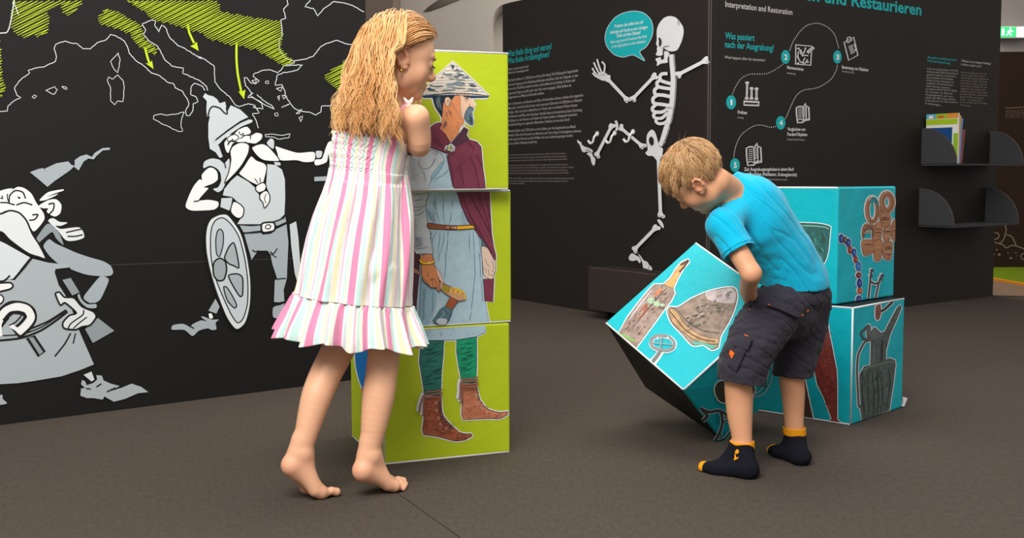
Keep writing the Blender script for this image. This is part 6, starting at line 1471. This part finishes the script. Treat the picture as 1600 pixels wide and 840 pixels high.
belR = B(1150, 392, 3.56); wR = gripR-ax_d*.020+ax_r*.045
sb_.chain([bshR, bshR*.5+belR*.5, belR], [.031, .029, .026], .02); sb_.chain([belR, belR*.55+wR*.45, wR], [.026, .025, .018], .01)
add_hand(sb_, wL, nrm(B(1176, 535, 3.36)-wL), nrm([.0, 1, -.2]), -1, .125, .15)
add_hand(sb_, wR, nrm(ax_d*.9-ax_r*.15), nrm(-ax_r), 1, .125, .2)
bhL, bhR = B(1216, 478, 3.26), B(1260, 466, 3.42)
aL, aR = B(1160, 700, 3.195), B(1243, 690, 3.37)
legL = ([bhL, B(1178, 540, 3.22), B(1155, 588, 3.21), B(1155, 622, 3.215), B(1156, 650, 3.21), B(1159, 680, 3.20), aL], [.062, .050, .0400, .0395, .0355, .0290, .0275])
legR = ([bhR, B(1247, 530, 3.385), B(1237, 582, 3.37), B(1239, 612, 3.375), B(1240, 640, 3.375), B(1241, 668, 3.37), aR], [.062, .050, .0380, .0355, .0310, .0275, .0265])
sb_.chain(*legL, .03); sb_.chain(*legR, .03)
def foot(s, ank, heel, toe, inf=0., k=.015):
    d = nrm(toe-heel); r = nrm(np.cross(d, ZUP)); hc = heel+d*.022+ZUP*.021; bl = heel+(toe-heel)*.66
    s.cone(ank, hc+ZUP*.004, .0255+inf, .0225+inf, k); s.cone(hc, bl+r*.013+ZUP*.014, .0210+inf, .0150+inf, k); s.cone(hc, bl-r*.014+ZUP*.013, .0205+inf, .0138+inf, k)
    s.cone(ank+d*.01, bl+ZUP*.016-d*.012, .0245+inf, .0165+inf, k); s.cone(bl+r*.013+ZUP*.013, toe-d*.014+r*.006+ZUP*.0105, .0145+inf, .0110+inf, k); s.cone(bl-r*.014+ZUP*.012, toe-d*.022-r*.010+ZUP*.010, .0135+inf, .0098+inf, k)
hlL = fp(1181, 748); toL = fp(1091, 733); hlR = fp(1258, 728); toR = fp(1203, 705)
foot(sb_, aL, hlL, toL); foot(sb_, aR, hlR, toR)
add_head(sb_, bhc, BH, bh, smile=1.6)
fx = (bhc[0]-.11, bhc[0]+.11, .0019); fy = (bhc[1]-.11, bhc[1]+.11, .0019); fz = (bhc[2]-.12, bhc[2]+.12, .0019)
ax = (axis(.42, 1.02, .0034, [fx]), axis(2.98, 3.78, .0034, [fy]), axis(-.004, .98, .0034, [fz]))
Vb, Fb = nets(sb_.grid(ax), ax); Vb, Fb = keep_largest(Vb, Fb); Vb = relax(Vb, Fb, 2, .4)
boy = empty('person', (float(hlL[0]*.5+hlR[0]*.5), float(hlL[1]*.5+hlR[1]*.5), 0), 'boy in turquoise T-shirt, dark cargo shorts and socks, bending over to tip a cube', 'person')
mesh('body', Vb, Fb, M['skin'], boy, True, cols=skin_colors(Vb, bhc, BH, bh, rgb(226, 166, 128), rgb(212, 120, 94)))
face_bits(boy, sb_, bhc, BH, bh, rgb(150, 104, 64), rgb(84, 56, 40))
# ---- clothes: thin shells around the body, cut by planes
def shell(name, build, lo, hi, h, cuts, thick, m, parent, folds=None, label=None, n_rel=2, arms=None, acuts=()):
    s = Sdf(); build(s); ax = (axis(lo[0], hi[0], h), axis(lo[1], hi[1], h), axis(lo[2], hi[2], h)); Dt = s.grid(ax)
    D = Dt
    if arms is not None:
        sa_ = Sdf(); arms(sa_); Da = sa_.grid(ax); k_ = .02; hh = np.clip(k_-np.abs(D-Da), 0, None)/k_; D = np.minimum(D, Da)-hh*hh*k_*.25
        for op in sa_.ops: s.ops.append(op)
    D = np.maximum(D, -(D+thick)).astype(np.float32)
    X, Y, Z = ax[0][:, None, None], ax[1][None, :, None], ax[2][None, None, :]
    for cut in cuts: D = np.maximum(D, cut(X, Y, Z)).astype(np.float32)
    for p_, n_, c_, r_ in acuts:
        pl_ = (X-p_[0])*n_[0]+(Y-p_[1])*n_[1]+(Z-p_[2])*n_[2]; ds = np.sqrt((X-c_[0])**2+(Y-c_[1])**2+(Z-c_[2])**2)-r_
        D = np.maximum(D, np.minimum(np.minimum(pl_, -ds), Dt-.003)).astype(np.float32)
    V, Fq = nets(D, ax); V, Fq = keep_largest(V, Fq); V = relax(V, Fq, n_rel, .5)
    if folds is not None:
        N = vnormals(V, Fq); V = V+N*folds(V)[:, None]
    o = mesh(name, V, Fq, m, parent, True)
    if label: o['label'] = label
    return o, s
def plane_cut(p, n):
    n = nrm(n); p = np.array(p)
    return lambda X, Y, Z: (X-p[0])*n[0]+(Y-p[1])*n[1]+(Z-p[2])*n[2]
def local_cut(p, n, c, r):          # only cuts within radius r of c
    n = nrm(n); p = np.array(p)
    def f(X, Y, Z):
        pl = (X-p[0])*n[0]+(Y-p[1])*n[1]+(Z-p[2])*n[2]; ds = np.sqrt((X-c[0])**2+(Y-c[1])**2+(Z-c[2])**2)-r
        return np.minimum(pl, -ds)
    return f
def band(V, c, ax_, freq, ph=0): return np.sin(((V-c)@nrm(ax_))*freq+ph)
def noise3(V, sc, off=0):
    return np.array([mn.noise(Vector((v[0]*sc[0]+off, v[1]*sc[1], v[2]*sc[2]))) for v in V])
M['tee'] = mat('turquoise_jersey', rgb(0, 182, 222), .85, .2, bump=[(900, .15, .0008), (16, .45, .008)], sheen=.2)
M['shorts'] = mat('charcoal_cotton', rgb(54, 52, 63), .85, .2, bump=[(700, .25, .0008), (24, .9, .010), (70, .5, .003)], sheen=.1)
slvL = bshL*.42+belL*.58; slvd = nrm(belL-bshL); slvR = bshR*.45+belR*.55; slvdR = nrm(belR-bshR)
def tee(s):
    s.ell(bche, (.112, .092, .118), BT, .05); s.ell(bwai, (.108, .088, .105), BT, .05); s.ell(bpel+BT[2]*.01, (.116, .100, .100), BT, .05)
    s.cone(bche+BT[2]*.075, bshL, .052, .042, .03); s.cone(bche+BT[2]*.075, bshR, .052, .042, .03); s.cone(bche+BT[2]*.06, bnec+neck_n*.035, .070, .056, .03)
def sleeves(s):
    s.cone(bshL, bshL+slvd*.03, .042, .044, .02); s.cone(bshL+slvd*.01, belL+slvd*.02, .043, .054, .015)
    s.cone(bshR, bshR+slvdR*.03, .042, .044, .02); s.cone(bshR+slvdR*.01, belR, .043, .052, .015)
hem_p = B(1232, 448, 3.2); hemL, hemR_, hemB = B(1186, 459, 3.16), B(1300, 430, 3.42), B(1240, 452, 3.16)
hem_n = nrm(-BT[2]*.98+np.array([0, 0, -.18]))
neck_c = B(1131, 291, 3.21); neck_n = nrm([-.80, .30, .62])
def plane3(a, b, c, toward):
    n = nrm(np.cross(b-a, c-a)); n = n if np.dot(n, toward) > 0 else -n
    return plane_cut(a, n)
def tee_folds(V):
    n1_ = noise3(V@BT.T, (11, 11, 4)); n2_ = noise3(V@BT.T, (22, 18, 8), 5)
    q = (V-belL); d1 = np.linalg.norm(V-B(1190, 430, 3.15), axis=1)
    fold = np.sin((V@nrm(BT[2]*.8+ZUP*.5))*120+3*n1_)*np.exp(-(d1/.11)**2)
    dia = noise3(V@np.array([nrm([.75, 0, .62]), nrm([.62, .2, -.75]), [0, 1, 0]]).T, (34, 6, 10), 9)       # long diagonal creases
    return .0045*n1_+.002*n2_+.0016*fold-.0036*np.clip(1-np.abs(dia)*5, 0, 1)
tee_o, tee_s = shell('t_shirt', tee, (.42, 2.98, .42), (1.05, 3.72, .98), .0031,
    [plane3(B(1184, 462, 3.17), B(1243, 459, 3.20), B(1306, 430, 3.44), -ZUP), plane_cut(neck_c, neck_n)], .008, M['tee'], boy, tee_folds, None, 2, sleeves, [(slvL, slvd, belL, .13), (slvR, slvdR, belR, .13)])
def shorts(s):
    s.ell(bpel-BT[2]*.0, (.109, .093, .092), BT, .05)
    s.chain([bhL+BT[2]*.0, B(1180, 530, 3.22), B(1160, 578, 3.21), B(1157, 640, 3.21)], [.078, .077, .071, .070], .03)
    s.chain([bhR+BT[2]*.01, B(1252, 520, 3.39), B(1240, 568, 3.375), B(1238, 620, 3.37)], [.080, .072, .060, .058], .03)
    s.ell(B(1232, 492, 3.33), (.085, .085, .07), np.eye(3), .03)
lgdL = nrm(B(1154, 600, 3.21)-B(1178, 540, 3.22)); lgdR = nrm(B(1237, 582, 3.37)-B(1247, 530, 3.385))
hmL = B(1156, 597, 3.21); hmR = B(1240, 588, 3.37)
mid = (hmL+hmR)/2; sep = nrm(np.array([hmL[0]-hmR[0], hmL[1]-hmR[1], 0]))
def leg_cuts(X, Y, Z):
    side = (X-mid[0])*sep[0]+(Y-mid[1])*sep[1]
    nL = nrm(lgdL*.6-ZUP*.9); nR = nrm(lgdR*.3-ZUP)
    a = (X-hmL[0])*nL[0]+(Y-hmL[1])*nL[1]+(Z-hmL[2])*nL[2]; b = (X-hmR[0])*nR[0]+(Y-hmR[1])*nR[1]+(Z-hmR[2])*nR[2]
    return np.where(side > 0, a, b)
def short_folds(V):
    n1_ = noise3(V, (9, 9, 20)); n2_ = noise3(V, (22, 22, 44), 3); r = np.linalg.norm(V-hmL, axis=1); r2 = np.linalg.norm(V-hmR, axis=1)
    gat = np.sin(np.arctan2((V-hmL)@np.array([1, 0, 0]), (V-hmL)@np.array([0, 1, 0]))*18)*np.exp(-((V[:, 2]-hmL[2])/.03)**2)*(r < .1)
    wst = np.sin((V-bpel)@BT[0]*210)*np.exp(-(((V-bpel)@BT[2]-.055)/.02)**2)
    cre = noise3(V@np.array([nrm([.5, .3, .8]), nrm([.8, 0, -.5]), [0, 1, 0]]).T, (40, 9, 16), 2)
    return .006*n1_+.0035*n2_-.0028*np.clip(1-np.abs(cre)*5, 0, 1)+.0018*gat+.002*wst
shorts_o, sh_s = shell('cargo_shorts', shorts, (.46, 2.98, .20), (1.08, 3.62, .66), .0031, [plane3(B(1166, 456, 3.20), B(1240, 440, 3.22), B(1304, 416, 3.44), ZUP), leg_cuts], .008, M['shorts'], boy, short_folds, 'charcoal cargo shorts')
def snap_s(sd, p, off=.001, n=10):
    return snap_n(sd, [p], off, n)[0]
def patch(name, sd, px, d, m, parent, off, th=.002, nu=14, nv=14, label=None, wob=.0):
    """a cloth patch over four photo points, laid on the surface"""
    c = [B(x, y, d) for x, y in px]; V = []; OF = []
    for j in range(nv+1):
        for i in range(nu+1):
            u, v = i/nu, j/nv; p = c[0]*(1-u)*(1-v)+c[1]*u*(1-v)+c[2]*u*v+c[3]*(1-u)*v
            e = min(u, 1-u, v, 1-v); V.append(p); OF.append(off+(th if e > 0.02 else 0)+wob*math.sin(9*u+5*v)*min(1, e*8))
    V = snap_n(sd, V, 0, 8); V = V+sd.grad(V)*np.array(OF)[:, None]
    Fc = [(j*(nu+1)+i, j*(nu+1)+i+1, (j+1)*(nu+1)+i+1, (j+1)*(nu+1)+i) for j in range(nv) for i in range(nu)]
    o = mesh(name, V, Fc, m, parent, True)
    if label: o['label'] = label
    return o
z5 = lambda x, y: (1090+x/3.817, 400+y/3.817)
M['patch_orange'] = mat('orange_label', rgb(240, 110, 34), .7, .2)
pk = patch('side_pocket', sh_s, [z5(185, 470), z5(318, 500), z5(232, 688), z5(135, 640)], 3.14, M['shorts'], shorts_o, .0075, .003, wob=.0015)
patch('pocket_flap', sh_s, [z5(200, 452), z5(328, 486), z5(300, 560), z5(170, 520)], 3.14, M['shorts'], shorts_o, .0120, .002)
patch('orange_label', sh_s, [z5(155, 545), z5(206, 575), z5(190, 606), z5(147, 572)], 3.13, M['patch_orange'], shorts_o, .0150, .0005, 6, 6)
patch('back_pocket_flap', sh_s, [z5(415, 290), z5(640, 345), z5(640, 375), z5(420, 330)], 3.2, M['shorts'], shorts_o, .0085, .002)
patch('back_pocket_flap', sh_s, [z5(705, 335), z5(805, 300), z5(800, 330), z5(705, 365)], 3.3, M['shorts'], shorts_o, .0085, .002)
for a_, b_ in ((z5(418, 298), z5(432, 303)), (z5(636, 356), z5(650, 358)), (z5(703, 344), z5(716, 341)), (z5(304, 492), z5(318, 496)), (z5(298, 300), z5(306, 312))):
    q = [snap_s(sh_s, B(*a_, 3.18), .0125), snap_s(sh_s, B(*b_, 3.18), .0125)]; mb = MB(); mb.tube(q, .0016, 6); mb.build('orange_bartack', [M['patch_orange']], shorts_o)
# drawstring end at the front of the waistband
mb = MB(); mb.tube([snap_s(sh_s, B(*p, 3.2), .008) for p in (z5(300, 240), z5(286, 262), z5(300, 290))], [.006, .007, .004], 8); mb.build('waist_tab', [M['shorts']], shorts_o, smooth=True)
# t-shirt trims
def loop_on(sd, c, n, r, k, off):
    n = nrm(n); a = nrm(np.cross(n, [.3, .5, .8])); b = np.cross(n, a); out = []
    for i in range(k):
        t = 2*PI*i/k; p = c+(a*math.cos(t)+b*math.sin(t))*r
        for _ in range(12):
            s_ = sd.at(np.array([p]))[0]; g = sd.grad(np.array([p]), .001)[0]; p = p-g*(s_-off); p = p-n*np.dot(p-c, n)
        out.append(p)
    return out+[out[0]]
for c_, n_, r_ in ((slvL-slvd*.012, slvd, .05),):
    mb = MB(); mb.tube(loop_on(tee_s, c_, n_, r_, 40, .0012), .0011, 5, cap=False); mb.build('sleeve_seam', [M['tee']], tee_o, smooth=True)
# ---- socks
M['sock'] = mat('navy_black_knit', rgb(24, 25, 34), .95, .1, bump=[(500, .3, .001)]); M['sock_o'] = mat('orange_knit', rgb(238, 158, 30), .95, .1, bump=[(500, .3, .001)])
for nm_, ank, heel, toe, lg, top, lab in (('L', aL, hlL, toL, legL, B(1159, 689, 3.2), 'black sock with orange cuff, toe and spots'), ('R', aR, hlR, toR, legR, B(1242, 668, 3.37), 'black sock with orange cuff and toe')):
    def bs(s):
        foot(s, ank, heel, toe, .0035); s.chain([lg[0][-3], lg[0][-2], lg[0][-1], ank], [lg[1][-3]+.0032, lg[1][-2]+.0032, lg[1][-1]+.0035, lg[1][-1]+.002], .015)
    c = (ank+heel*.5+toe*.5)/2; lo = np.minimum(np.minimum(heel, toe), ank)-.06; hi = np.maximum(np.maximum(heel, toe), top)+.06; lo[2] = -.006; hi[2] = top[2]+.03
    so_, ss = shell('sock', bs, lo, hi, .0026, [plane_cut(top, ZUP), plane_cut((0, 0, .0008), -ZUP)], .0045, [M['sock'], M['sock_o']], boy, lambda V: .0012*noise3(V, (30, 30, 60)), lab, 1)
    me = so_.data; d = nrm(toe-heel); Lf = np.linalg.norm(toe-heel)
    for p_ in me.polygons:
        w = np.array(p_.center[:])+np.array(boy.location); along = np.dot(w-heel, d)
        if along > Lf-.024 and w[2] < .06: p_.material_index = 1
    cuffz = top[2]; 
    def bc(s): s.chain([lg[0][-3], lg[0][-2], lg[0][-1]], [lg[1][-3]+.0062, lg[1][-2]+.0064, lg[1][-1]+.0070], .01)
    shell('cuff', bc, lo, hi+ZUP*.01, .0024, [plane_cut(top+ZUP*.003, ZUP), plane_cut(top-ZUP*.021, -ZUP)], .0045, M['sock_o'], so_, None, None, 1)
    if nm_ == 'L':
        y6 = lambda x, y: (1060+x/4.2, 560+y/4.2)
        for pts_ in ([(345,600),(360,588),(380,590),(386,610),(370,618),(350,612)], [(343,608),(352,618),(365,640),(358,650),(346,640)], [(362,642),(385,640),(405,655),(400,664),(380,662)]):
            q = [snap_s(ss, B(*y6(*p), 3.15), .0016) for p in cr(pts_, True, 3)]; ctr = sum(q)/len(q); ctr = snap_s(ss, ctr, .002); k = len(q)
            mesh('orange_spot', [ctr]+q, [(0, i+1, (i+1) % k+1) for i in range(k)], M['sock_o'], so_)
# ---- short hair, combed from the crown
hb = Sdf(); EB = lambda x, y, z, a, b, c, k=.05: hb.ell(bhc+bh*(x*BH[0]+y*BH[1]+z*BH[2]), (a*bh, b*bh, c*bh), BH, k*bh)
EB(0, -.05, .10, .345, .42, .385); EB(0, .09, -.10, .275, .285, .33, .12); EB(0, .17, .10, .27, .20, .22, .08)
NB = 5200; uu = rng.normal(size=(NB*5, 3)); uu /= np.linalg.norm(uu, axis=1, keepdims=True)
hl_ = np.where(uu[:, 1] > .15, .24+.42*np.clip(uu[:, 1]-.15, 0, 1), np.where(uu[:, 1] > -.35, -.14, -.62))
ok = (uu[:, 2] > hl_) & ~((uu[:, 1] > -.32) & (uu[:, 1] < .12) & (uu[:, 2] < -.10))
uu = uu[ok][:NB]; NB = len(uu); roots = bhc+bh*((uu*np.array([.345, .42, .385])+np.array([0, -.05, .10]))@BH)
crown = bhc+bh*(.03*BH[0]-.27*BH[1]+.42*BH[2])
loc = (roots-bhc)@BH.T/bh
rad_d = roots-crown; rad_d /= np.linalg.norm(rad_d, axis=1, keepdims=True)
swirl = np.cross(rad_d, nrm(crown-bhc))
cenb = rng.choice(NB, 220, replace=False); clb = np.argmin(((roots[:, None, :]-roots[cenb][None])**2).sum(2), 1); cdb = rng.normal(size=(220, 3))
gvec = nrm([-.25, 0, -.65])
def bfield(p, d, t):
    r = p-crown; r /= np.linalg.norm(r, axis=1, keepdims=True)
    L_ = (p-bhc)@BH.T/bh
    g = hb.grad(p); v = r+swirl*.15+cdb[clb]*.10+gvec*.15*np.clip(L_[:, 1:2]+.1, 0, 1)-BH[2]*.35*np.clip(L_[:, 1:2], 0, 1)+(-BH[2]*.4-BH[1]*.05)*(L_[:, 1:2] < -.2)
    v = v-g*(v*g).sum(1, keepdims=True); d = d-g*(d*g).sum(1, keepdims=True)*.7
    return d*.4+v*.6-g*.06
topness = np.clip((loc[:, 2]+.15)/.5, 0, 1); fr_ = np.clip(loc[:, 1]*2.2, 0, 1)
lenb = (.018+.028*topness-.002*fr_)*rng.uniform(.8, 1.1, NB)
lenb = np.where((loc[:, 1] < -.25) & (loc[:, 2] < -.05), .014, lenb)
offb = (.002+.009*topness*rng.uniform(0, 1, NB)**1.3)
pb_ = trace(hb, roots, rad_d+.45*uu@BH, 14, lenb/14, bfield, offb)
tp = np.linspace(0, 1, 15); pb_ = pb_+(pb_[cenb[clb]]-pb_)*.35*tp[None, :, None]**1.5+rng.normal(size=(NB, 1, 3))*.0018*(tp[None, :, None]**2)+cdb[clb][:, None, :]*.0022*(tp[None, :, None]**2)
cb1, cb2, cb3 = np.array(lin(rgb(140, 98, 60))), np.array(lin(rgb(200, 154, 102))), np.array(lin(rgb(236, 198, 146)))
s_b = (.5*rng.uniform(0, 1, 220)[clb]+.5*rng.uniform(0, 1, NB))[:, None]; colb = np.where(s_b < .5, cb1+(cb2-cb1)*s_b*2, cb2+(cb3-cb2)*(s_b-.5)*2)
bh_o = strands_mesh('hair', pb_, .00085*(1-.8*tp**3), colb, boy, label='short dark blond hair')
# a few loose hairs standing up from the crown
lo_ = []
for k in range(9):
    a = crown+rng.normal(size=3)*.008; d0 = nrm(crown-bhc+rng.normal(size=3)*.3+np.array([.25, -.1, .1])); q = [a]
    for i in range(14): d0 = nrm(d0+np.array([.02, 0, -.035])+rng.normal(size=3)*.02); q.append(q[-1]+d0*.0030)
    lo_.append(q)
strands_mesh('loose_hair', np.array(lo_), .0004*(1-.7*tp**2), np.tile(cb2, (9, 1)), bh_o)
ub = Sdf(); ub.ell(bhc+bh*(-.055*BH[1]+.11*BH[2]), (.352*bh, .424*bh, .39*bh), BH, .02)
ub.ell(bhc+bh*(.46*BH[1]-.02*BH[2]), (.6*bh, .30*bh, .38*bh), BH, .01, True); ub.ell(bhc+bh*(-.05*BH[1]-.24*BH[2]), (.6*bh, .42*bh, .20*bh), BH, .01, True)
axb = (axis(bhc[0]-.12, bhc[0]+.12, .0035), axis(bhc[1]-.12, bhc[1]+.12, .0035), axis(bhc[2]-.12, bhc[2]+.12, .0035)); Vh, Fh = nets(ub.grid(axb), axb); Vh = relax(Vh, Fh, 2)
mesh('hair_underlayer', Vh, Fh, M['hair'], bh_o, True, cols=np.tile(np.array(lin(rgb(128, 90, 56))), (len(Vh), 1)))
